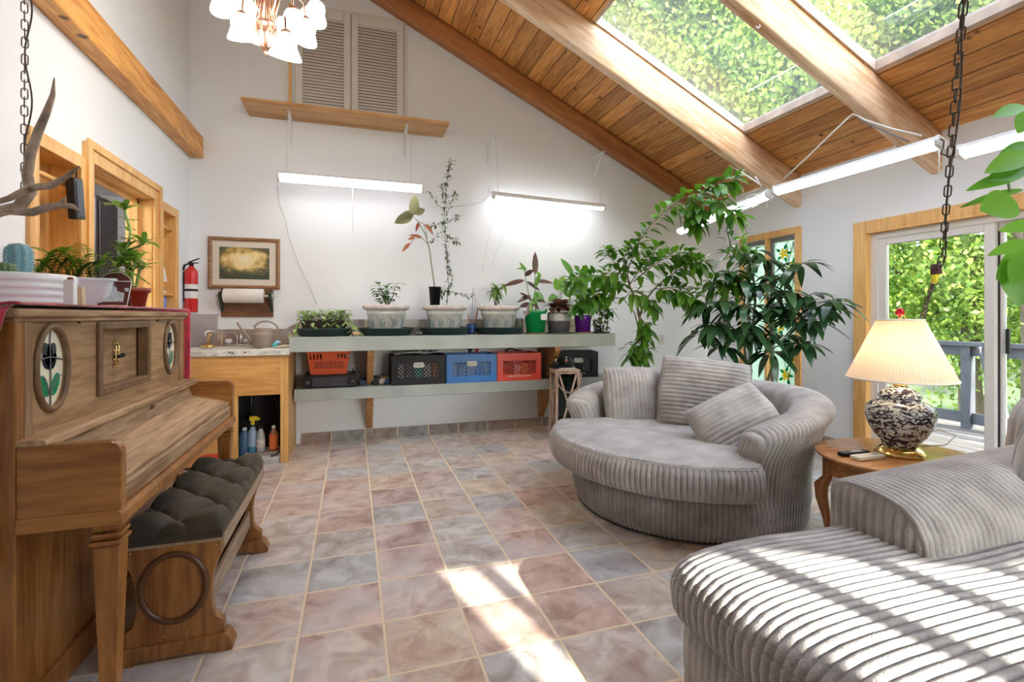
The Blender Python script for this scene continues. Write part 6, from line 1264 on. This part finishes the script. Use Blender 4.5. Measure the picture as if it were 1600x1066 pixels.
# ---- end table
M_tab=wood('cherry_table',(.36,.14,.04),(.58,.28,.10),'x',4,8,.22,.05,coat=.4); M_tabz=wood('cherry_leg',(.30,.10,.03),(.48,.20,.07),'z',5,8,.25,.05,coat=.3)
TX,TY,TZ2,TA,TB=2.56,1.745,.525,.37,.34
t=thing('oval_end_table','oval cherry wood end table with cabriole legs between the two corduroy seats','table',(TX,TY,0))
m=MB(); m.lathe([(.0001,TZ2-.024),(.94,TZ2-.024),(.975,TZ2-.018),(.985,TZ2-.012),(1.0,TZ2-.008),(1.0,TZ2-.002),(.99,TZ2),(.0001,TZ2)],72,sx=TA,sy=TB); m.build('tabletop',M_tab,t)
m=MB(); m.box(-.245,.245,-.20,.20,TZ2-.135,TZ2-.024); m.build('apron',M_tabz,t,bevel=.004)
m=MB(); m.box(-.250,-.244,-.15,.15,TZ2-.118,TZ2-.042); m.box(-.15,.15,-.206,-.20,TZ2-.118,TZ2-.042); m.build('drawer_front',M_tab,t,bevel=.002)
m=MB(); m.ball((-.03,-.212,TZ2-.08),.008,8); m.ball((.03,-.212,TZ2-.08),.008,8); m.tube([(-.03,-.214,TZ2-.08),(0,-.224,TZ2-.095),(.03,-.214,TZ2-.08)],.0035,6); m.build('drawer_pull',M_dark,t)
for sx_ in (-1,1):
    for sy_ in (-1,1):
        m=MB(); P_=[];R_=[]
        for (o_,z,r_) in ((0,TZ2-.03,.026),(0,TZ2-.13,.027),(.004,TZ2-.15,.024),(.022,TZ2-.19,.034),(.020,TZ2-.25,.030),(.006,.18,.021),(-.002,.09,.015),(.008,.04,.017),(.018,.012,.027),(.018,0,.024)): P_.append((sx_*(.232+o_),sy_*(.185+o_),z)); R_.append(r_)
        m.tube(P_,R_,12); m.build('leg',M_tabz,t)
# ---- lamp
LPX,LPY=2.575,1.748; t=thing('table_lamp','table lamp with mottled ceramic ginger-jar base and pleated cream shade','lamp',(LPX,LPY,TZ2))
M_gold=plain('polished_brass',(.80,.58,.22),.16,1)
m=MB(); m.lathe([(.0001,0),(.128,0),(.134,.006),(.134,.018),(.122,.024),(.120,.032),(.108,.036),(.098,.046),(.0001,.046)],56); m.v=[(v[0]*.79,v[1]*.79,v[2]) for v in m.v]; m.build('brass_foot',M_gold,t)
mm,nt,b=nmat('mottled_ceramic'); tc=N(nt,'ShaderNodeTexCoord'); mp=N(nt,'ShaderNodeMapping'); mp.inputs['Scale'].default_value=(1,1,1.9); L(nt,tc.outputs['Object'],mp.inputs[0]); n1=N(nt,'ShaderNodeTexNoise'); n1.inputs['Scale'].default_value=30; n1.inputs['Detail'].default_value=3; n1.inputs['Distortion'].default_value=1.5; L(nt,mp.outputs[0],n1.inputs['Vector'])
r=ramp(nt,[(.02,.012,.03),(.07,.02,.035),(.50,.56,.54),(.66,.68,.66)],[.44,.49,.53,.66]); L(nt,n1.outputs['Fac'],r.inputs['Fac']); L(nt,r.outputs[0],b.inputs['Base Color']); b.inputs['Roughness'].default_value=.18; bp=N(nt,'ShaderNodeBump'); bp.inputs['Strength'].default_value=.4; bp.inputs['Distance'].default_value=.004; L(nt,n1.outputs['Fac'],bp.inputs['Height']); L(nt,bp.outputs[0],b.inputs['Normal'])
m=MB(); m.lathe([(.0001,.045),(.090,.045),(.094,.055),(.10,.065),(.135,.10),(.165,.145),(.180,.19),(.182,.215),(.172,.24),(.145,.258),(.112,.266),(.104,.272),(.104,.278),(.112,.284),(.110,.296),(.085,.316),(.05,.334),(.03,.340),(.0001,.34)],64); m.v=[(v[0]*.79,v[1]*.79,v[2]) for v in m.v]; m.build('ginger_jar',mm,t)
m=MB(); m.lathe([(.028,.338),(.03,.346),(.024,.352),(.010,.356),(.010,.42)],24); m.tube([(0,0,.4),(0,0,.66)],.004,6); m.build('brass_neck',M_gold,t)
SH0,SH1,R0_,R1_=.375,.665,.222,.094
mm,nt,b=nmat('pleated_shade'); b.inputs['Base Color'].default_value=(.80,.74,.66,1); b.inputs['Roughness'].default_value=.8; tr=N(nt,'ShaderNodeBsdfTranslucent'); tr.inputs[0].default_value=(.9,.74,.55,1); mx=N(nt,'ShaderNodeMixShader'); mx.inputs[0].default_value=.45; L(nt,b.outputs[0],mx.inputs[1]); L(nt,tr.outputs[0],mx.inputs[2]); L(nt,mx.outputs[0],nt.nodes['Material Output'].inputs[0])
m=MB(); m.grid(lambda u,v:((R0_+(R1_-R0_)*v+.0022*math.cos(150*2*PI*u))*math.cos(2*PI*u),(R0_+(R1_-R0_)*v+.0022*math.cos(150*2*PI*u))*math.sin(2*PI*u),SH0+(SH1-SH0)*v),900,6,True); m.build('pleated_shade',mm,t)
M_trim=plain('shade_trim',(.74,.70,.62),.8)
for R_,z in ((R0_,SH0),(R1_,SH1)): m=MB(); m.tube([(R_*math.cos(2*PI*i/80),R_*math.sin(2*PI*i/80),z) for i in range(80)],.005,6,closed=True); m.build('shade_rim',M_trim,t)
m=MB(); 
for a in (0,PI/2,PI,1.5*PI): m.tube([(0,0,SH1-.01),(R1_*math.cos(a),R1_*math.sin(a),SH1)],.002,5)
m.build('spider',M_gold,t)
m=MB(); m.lathe([(.006,SH1),(.010,SH1+.012),(.006,SH1+.018)],12); m.tube([(.012,0,SH1+.02),(.03,0,SH1+.02),(.045,0,SH1+.005)],.003,6); m.build('finial_mount',M_gold,t)
m=MB(); m.lathe([(.006,SH1+.016),(.018,SH1+.028),(.020,SH1+.042),(.012,SH1+.055),(.0001,SH1+.062)],6,smooth=False); m.build('red_finial',plain('red_glass_finial',(.55,.01,.02),.12,coat=1),t)
m=MB(); m.ball((0,0,.50),.032,12,1.2); m.build('bulb',emis('bulb',(1,.78,.52),22),t)
m=MB(); m.tube([(.1,-.03,.04),(.20,-.08,.05),(.24,-.10,.10),(.19,-.06,.12),(.12,-.02,.11)],.003,6); m.build('cord',plain('clear_cord',(.6,.55,.42),.4),t)
c=onz(1334,711,TZ2); t=thing('tv_remote','slim black television remote lying on the end table','remote',(c.x,c.y,TZ2),-.05); m=MB(); m.prism(rrect(-.085,.085,-.022,.022,.012),XY,.003,.018); m.build('body',M_blk,t,bevel=.004)
m=MB(); 
for i in range(6):
    for j in range(3): m.ball((-.06+.022*i,-.012+.012*j,.018),.0038,5,.5)
m.box(-.01,.05,-.012,.012,.0175,.0188); m.build('buttons',plain('button_grey',(.5,.5,.52),.5),t)
c=onz(1356,717,TZ2); t=thing('white_remote','ivory heater remote beside the black remote','remote',(c.x,c.y,TZ2),-.02); m=MB(); m.prism(rrect(-.085,.085,-.027,.027,.01),XY,.001,.02); m.build('body',plain('ivory_plastic',(.72,.67,.56),.4),t,bevel=.005); m=MB(); m.box(.03,.065,-.012,.012,.0195,.0208); m.build('display',plain('lcd_grey',(.38,.40,.36),.2),t)
# ================================================================ BIG PLANTS
def branch(ml,ms,pts,n,l,w,seed,th=.006,droop=.45,rad=.02,upb=.3,tipn=4):
    r=random.Random(seed); P_=[Vector(p) for p in pts]; k=len(P_); ms.tube(P_,[th*(1-.7*i/(k-1)) for i in range(k)],6)
    for i in range(n):
        f=(.12+.88*(i+r.random()*.5)/n)*(k-1); j=min(int(f),k-2); p=P_[j].lerp(P_[j+1],f-j); tg=(P_[j+1]-P_[j]).normalized(); sd=tg.orthogonal().normalized(); sd=Matrix.Rotation(i*2.4+r.uniform(-.4,.4),3,tg)@sd
        d=(sd+tg*.5+Vector((0,0,upb*.3))).normalized(); pe=p+d*.02; leaf(ml,pe,d,l*r.uniform(.75,1.2),w*r.uniform(.85,1.15),droop=droop*r.uniform(.5,1.3),n=5)
    for i in range(tipn): d=(P_[-1]-P_[-2]).normalized()+Vector((r.gauss(0,.5),r.gauss(0,.5),r.gauss(0,.4))); leaf(ml,P_[-1],d,l*.9,w,droop=droop,n=5)
# tree one: tall ficus
t=thing('tall_ficus','tall leafy ficus tree whose crown arches left and right, behind the cuddle chair','plant',(2.90,4.55,0)); b0=t.location
m=MB(); m.lathe([(.0001,0),(.12,0),(.16,.26),(.17,.26),(.17,.29),(.15,.29),(.145,.26),(.0001,.26)],36); m.build('pot',plain('tan_pot',(.35,.2,.12),.6),t)
def F(px,py,d=4.95): return at(px,py,d)-b0
ms=MB(); ms.tube([(0,0,.24),F(997,590),F(998,564),F(1003,540),F(1004,518),F(999,495),F(994,470),F(984,448),F(980,430)],[.022,.019,.018,.017,.016,.015,.013,.011,.009],10); ms.tube([F(999,495),F(1008,470,4.85),F(1022,452,4.8),F(1035,440,4.75)],[.011,.009,.008,.006],8); ms.tube([F(1000,525),F(992,490,5.0),F(975,468),F(950,462)],[.008,.006,.005,.004],8)
ml=MB(); k=0
BR=[([F(980,430),F(985,410,4.8),F(1000,375,4.6),F(1018,350,4.5),F(1045,325,4.4),F(1075,306,4.3),F(1100,300,4.2)],26),([F(1100,300,4.2),F(1112,292,4.2),F(1130,284,4.1),F(1148,278,4.1)],14),
([F(980,432),F(960,425,4.8),F(935,432,4.8),F(912,430,4.7),F(892,440,4.6)],26),([F(984,440),F(965,440),F(940,455),F(915,462),F(900,478,4.8)],22),([F(981,428),F(975,405,4.8),F(985,388,4.8),F(1000,380,4.6)],18),
([F(1035,440,4.75),F(1055,425,4.6),F(1080,412,4.5),F(1100,408,4.4)],26),([F(1022,452,4.8),F(1045,450,4.6),F(1068,455,4.5),F(1088,468,4.4)],24),([F(990,440),F(1020,415,4.7),F(1050,398,4.6),F(1078,395,4.5)],26),
([F(999,495),F(1012,510,4.9),F(1008,530,4.9)],12),([F(1003,530),F(985,545,5),F(988,560,5)],10),([F(1003,540),F(1010,550,5),F(1000,562,5)],16),([F(975,468),F(985,455,4.8),F(1010,462,4.7),F(1022,480,4.7)],16),([F(960,462),F(935,458,4.9),F(915,470,4.8)],14),
([F(1100,300,4.2),F(1125,318,4.1),F(1152,338,4.0)],14),([F(1045,325,4.4),F(1075,330,4.3),F(1092,345,4.2)],12),([F(1075,306,4.3),F(1095,325,4.2),F(1085,345,4.2)],10),([F(984,445),F(1000,420,4.9),F(1015,400,4.9),F(1030,385,4.8)],22),([F(980,430),F(955,405,4.9),F(948,392,4.9)],14)]
for i,(p,n) in enumerate(BR): branch(ml,ms,p,int(n*2.1),.135,.06,100+i)
ml.build('leaves',leafmat('ficus_leaf',(.035,.13,.015),(.15,.32,.04),.3,.3),t); ms.build('trunk_branches',plain('ficus_bark',(.30,.22,.14),.8,var=.25,vs=25),t)
# tree two: dark glossy plant at the stained-glass window
t=thing('dark_umbrella_plant','big dark glossy plant with long drooping leaves, staked in front of the stained glass','plant',(3.52,3.70,0)); b0=t.location
m=MB(); m.lathe([(.0001,0),(.14,0),(.18,.28),(.19,.28),(.19,.31),(.17,.31),(.165,.28),(.0001,.28)],36); m.build('pot',plain('dark_pot',(.08,.05,.04),.5),t)
def F(px,py,d=4.6): return at(px,py,d)-b0
ms=MB(); ms.tube([(0,0,.26),F(1172,570),F(1176,520),F(1180,470),F(1178,440)],[.018,.016,.014,.012,.01],8); ms.tube([(.03,0,.26),F(1208,570),F(1205,520),F(1200,470),F(1195,430)],[.014,.012,.011,.010,.008],8); ms.tube([(-.02,.02,.26),F(1165,560),F(1160,500),F(1165,450)],[.012,.011,.010,.008],8)
m=MB(); m.tube([F(1215,592,4.55),F(1196,480,4.5)],.008,8); m.build('stake',plain('cane_stake',(.6,.48,.32),.7),t)
ml=MB(); ml2=MB()
def whorl(ml,ms,root,c,n,l,w,seed,th=.006,elev=(-.5,.3),ctr=None):
    r=random.Random(seed); root=Vector(root);c=Vector(c); mid=(root+c)/2+Vector((0,0,.05)); ms.tube([root,mid,c],[th,th*.8,th*.6],6)
    for i in range(n):
        a=2*PI*i/n+r.uniform(-.3,.3); d=Vector((math.cos(a),math.sin(a),r.uniform(*elev))); pe=c+d.normalized()*r.uniform(.03,.06); ms.tube([c,pe],.002,4); leaf(ml,pe,d,l*r.uniform(.75,1.2),w*r.uniform(.8,1.15),droop=r.uniform(.3,.8),n=6,fold=.12)
WN_=[(1178,450,1160,440,4.4),(1195,450,1190,445,4.3),(1200,490,1225,475,4.25),(1176,490,1150,480,4.3),(1180,510,1170,505,4.2),(1205,510,1270,500,4.05),(1176,540,1130,540,4.3),(1205,555,1205,550,4.2),(1178,440,1176,392,4.5),(1195,430,1212,432,4.4),(1178,440,1142,425,4.4),(1200,470,1250,412,4.15),(1200,470,1262,462,4.1),(1205,500,1285,480,4.0),(1200,470,1228,455,4.2),(1180,470,1130,470,4.3),(1176,500,1105,475,4.3),(1176,500,1120,505,4.3),(1205,520,1240,500,4.15),(1205,500,1300,470,3.9),(1176,520,1150,515,4.3),(1172,540,1098,520,4.4),(1205,540,1255,535,4.1),(1200,440,1195,405,4.4),(1180,460,1165,480,4.2),(1200,480,1210,485,4.2),(1176,520,1185,520,4.2),(1205,530,1225,525,4.3)]
for i,(ax,ay,bx_,by,d) in enumerate(WN_): whorl(ml,ms,F(ax,ay),F(bx_,by,d),13,.20,.07,200+i)
for i,(ax,ay,bx_,by,d) in enumerate([(1178,440,1135,395,4.5),(1178,440,1155,375,4.4),(1165,450,1110,440,4.5),(1165,470,1090,450,4.6),(1178,450,1130,445,4.4)]): branch(ml2,ms,[F(ax,ay),(F(ax,ay)+F(bx_,by,d))/2+Vector((0,0,.05)),F(bx_,by,d)],20,.14,.06,300+i)
# pale arching shoot to the upper left
branch(ml2,ms,[F(1178,440),F(1170,405,4.4),F(1142,385,4.3),F(1136,360,4.2),F(1138,340,4.1),F(1132,325,4.0),F(1110,318,4.0)],10,.11,.06,320,th=.008)
ml.build('dark_leaves',leafmat('umbrella_leaf',(.015,.05,.018),(.05,.12,.045),.22,.15),t); ml2.build('bright_leaves',MATS['ficus_leaf'],t); ms.build('stems',plain('dark_stem',(.10,.12,.05),.6),t)
# bright fern low behind the chair
t=thing('asparagus_fern','bright feathery fern low behind the cuddle chair','plant',(3.15,3.85,0)); b0=t.location
m=MB(); m.lathe([(.0001,0),(.11,0),(.14,.46),(.15,.46),(.15,.49),(.13,.49),(.12,.46),(.0001,.46)],30); m.build('pot',MATS['tan_pot'],t)
ml=MB(); ms=MB(); r=random.Random(40)
for i in range(46): a=r.uniform(0,6.28); frond(ml,ms,(r.uniform(-.05,.05),r.uniform(-.05,.05),.47),(math.cos(a),math.sin(a)*.8,r.uniform(.5,2.2)),r.uniform(.2,.34),16,.022,.5)
ml.build('fronds',leafmat('fern_bright',(.10,.22,.02),(.26,.42,.05),.5,.35),t); ms.build('stalks',M_stem,t)
# hanging plant at the right edge
p0=at(1700,300,1.75); t=thing('hanging_hoya','broad-leaved green plant trailing in at the right edge of the picture','plant',p0); b0=t.location
m=MB(); m.lathe([(.0001,-.16),(.09,-.16),(.12,0),(.125,0),(.115,0),(.11,-.03),(.0001,-.03)],30); m.build('pot',M_gls,t)
m=MB()
for a in (0,2.1,4.2): m.tube([(.12*math.cos(a),.12*math.sin(a),0),(0,0,.45),(0,0,zc(p0.x)-p0.z)],.003,5)
m.build('hanger',M_rope,t)
def F(px,py,d=1.75): return at(px,py,d)-b0
ml=MB(); ms=MB(); up=Vector((-.5,-.8,.35))
for a,b_,w_,d in (((1602,166),(1550,178),.05,1.75),((1612,240),(1538,262),.075,1.72),((1605,262),(1540,275),.06,1.72),((1590,318),(1530,322),.115,1.68),((1605,270),(1508,288),.05,1.75),((1600,296),(1498,314),.03,1.8),((1612,378),(1542,392),.045,1.68),((1610,388),(1556,430),.07,1.70),((1604,395),(1580,440),.07,1.65),((1598,400),(1590,472),.13,1.66),((1606,402),(1575,452),.06,1.72),((1610,175),(1590,205),.06,1.7),((1620,350),(1560,355),.05,1.8),((1615,225),(1560,236),.05,1.8)):
    p=F(*a,d); q=F(*b_,d-.02); leaf(ml,p,q-p,(q-p).length,w_,up=up,fold=.12,droop=.10,n=14)
ms.tube([(0,0,0),F(1640,260),F(1610,250),F(1590,262),F(1575,285),F(1578,300)],.004,6); ms.tube([(0,0,0),F(1640,200),F(1612,175)],.004,6); ms.tube([(0,0,0),F(1650,350),F(1622,365),F(1608,385)],.005,6)
ml.build('leaves',leafmat('hoya_leaf',(.08,.24,.03),(.18,.42,.06),.3,.45),t); ms.build('vines',M_stem,t)
# ================================================================ trees, sky, light, camera
def ab(base,L_): return [(*(at(px,py,d)-Vector(base)),R,.9) for px,py,d,R in L_]
B1=(7.6,8.2,-1); tree('tree','leafy tree arching over the skylight between the two pale beams',B1,6,ab(B1,[(985,70,10,1.3),(1080,40,9.5,1.6),(1180,110,9,1.7),(1080,150,10,1.7),(1250,60,9,1.5),(1010,-60,9,1.4),(1150,-60,9,1.6),(1270,170,10,1.5)]),78000,.10,1)
B2=(9.6,4.6,-1); tree('tree','dense tree whose dark crown hangs over the right-hand skylight',B2,6,ab(B2,[(1420,60,8.5,1.4),(1540,30,8,1.5),(1480,-40,8,1.5),(1620,60,8,1.5),(1380,-20,9,1.4),(1500,110,9,1.5)]),70000,.09,2)
tree('bush','sunlit bushy tree filling the sliding door pane above the railing',(11.0,6.2,-1),4,[(0,0,2.4,1.8,1),(.5,-2,2.2,1.7,1),(0,1.8,3.6,1.9,1),(.6,-.6,4.6,2,1)],46000,.10,3)
tree('bush','taller shady tree behind the railing at the right edge of the door',(12.5,2.8,-1),5,[(0,0,2,1.9,1),(.4,-1.8,3.2,2,1),(0,1.4,4.2,2,1),(-.5,.8,1,1.3,1),(.5,-2.2,1.2,1.6,1)],46000,.10,4)
tree('bush','thin pale tree outside the stained-glass window',(7.6,9.6,-1),4,[(0,0,2.2,1.9,1),(0,0,4.6,1.9,1),(-2,1,3.2,1.8,1)],22000,.11,5)
tree('tree','unseen tree added behind the camera to block sun from the skylights',(6.2,-6.5,-1),8,[(-1.6,1.4,7.6,2.0,1),(-1.2,-.6,8.6,2.1,1),(0,1.8,9.4,1.9,.9),(-2.8,.6,9.0,1.8,.9),(.6,0,7.4,1.8,1),(-2.2,2.6,9.6,1.6,.8)],16000,.26,6)  # blocker crown, added out of view to keep sun off the back wall
w=bpy.data.worlds.new('World'); sc.world=w; w.use_nodes=True; nt=w.node_tree; bg=nt.nodes['Background']
sk=N(nt,'ShaderNodeTexSky'); sk.sky_type='NISHITA'; sk.sun_disc=False; sk.sun_elevation=math.radians(38); sk.sun_rotation=math.radians(180); sk.air_density=1.1; sk.dust_density=2.5; sk.altitude=800
hs=N(nt,'ShaderNodeHueSaturation'); hs.inputs['Saturation'].default_value=.55; L(nt,sk.outputs[0],hs.inputs['Color']); L(nt,hs.outputs[0],bg.inputs[0]); bg.inputs[1].default_value=.75
d=Vector((-.25,1,-.46)).normalized()
sun=bpy.data.lights.new('sun','SUN'); sun.energy=8; sun.angle=math.radians(.6); sun.color=(1,.95,.88)
so=bpy.data.objects.new('sun',sun); COL.objects.link(so); so.rotation_euler=d.to_track_quat('-Z','Y').to_euler(); so.location=(2,-8,6)
def portal(loc,rot,sx,sy,nm):
    l=bpy.data.lights.new(nm,'AREA'); l.shape='RECTANGLE'; l.size=sx; l.size_y=sy; l.cycles.is_portal=True
    o=bpy.data.objects.new(nm,l); COL.objects.link(o); o.location=loc; o.rotation_euler=rot
portal((2.7,FY-.13,1.3),(PI/2,0,0),2.5,1.6,'portal_front')
portal((RX+.15,2.1,1.0),(0,PI/2,0),1.9,2.0,'portal_door')
for a,b in SKY: portal((2.72,(a+b)/2,zc(2.7)+.12),(0,math.atan(SL),0),1.85,b-a,'portal_sky')
cam=bpy.data.cameras.new('camera'); co=bpy.data.objects.new('camera',cam); COL.objects.link(co); sc.camera=co
cam.sensor_width=36; cam.lens=36*FPX/1600; cam.shift_y=-(533-HZ)/1600; cam.clip_start=.02
co.location=CAM; co.rotation_euler=(PI/2,0,-TH)
sc.view_settings.view_transform='Standard'; sc.view_settings.look='None'; sc.view_settings.exposure=EXPO; sc.view_settings.gamma=1
sc.view_settings.use_curve_mapping=False
sc.cycles.use_denoising=True
try: sc.cycles.denoiser='OPENIMAGEDENOISE'; sc.cycles.denoising_input_passes='RGB_ALBEDO_NORMAL'
except Exception: pass
sc.cycles.max_bounces=7; sc.cycles.diffuse_bounces=4; sc.cycles.glossy_bounces=3; sc.cycles.transmission_bounces=4; sc.cycles.transparent_max_bounces=10; sc.cycles.sample_clamp_indirect=6; sc.cycles.caustics_reflective=False; sc.cycles.caustics_refractive=False
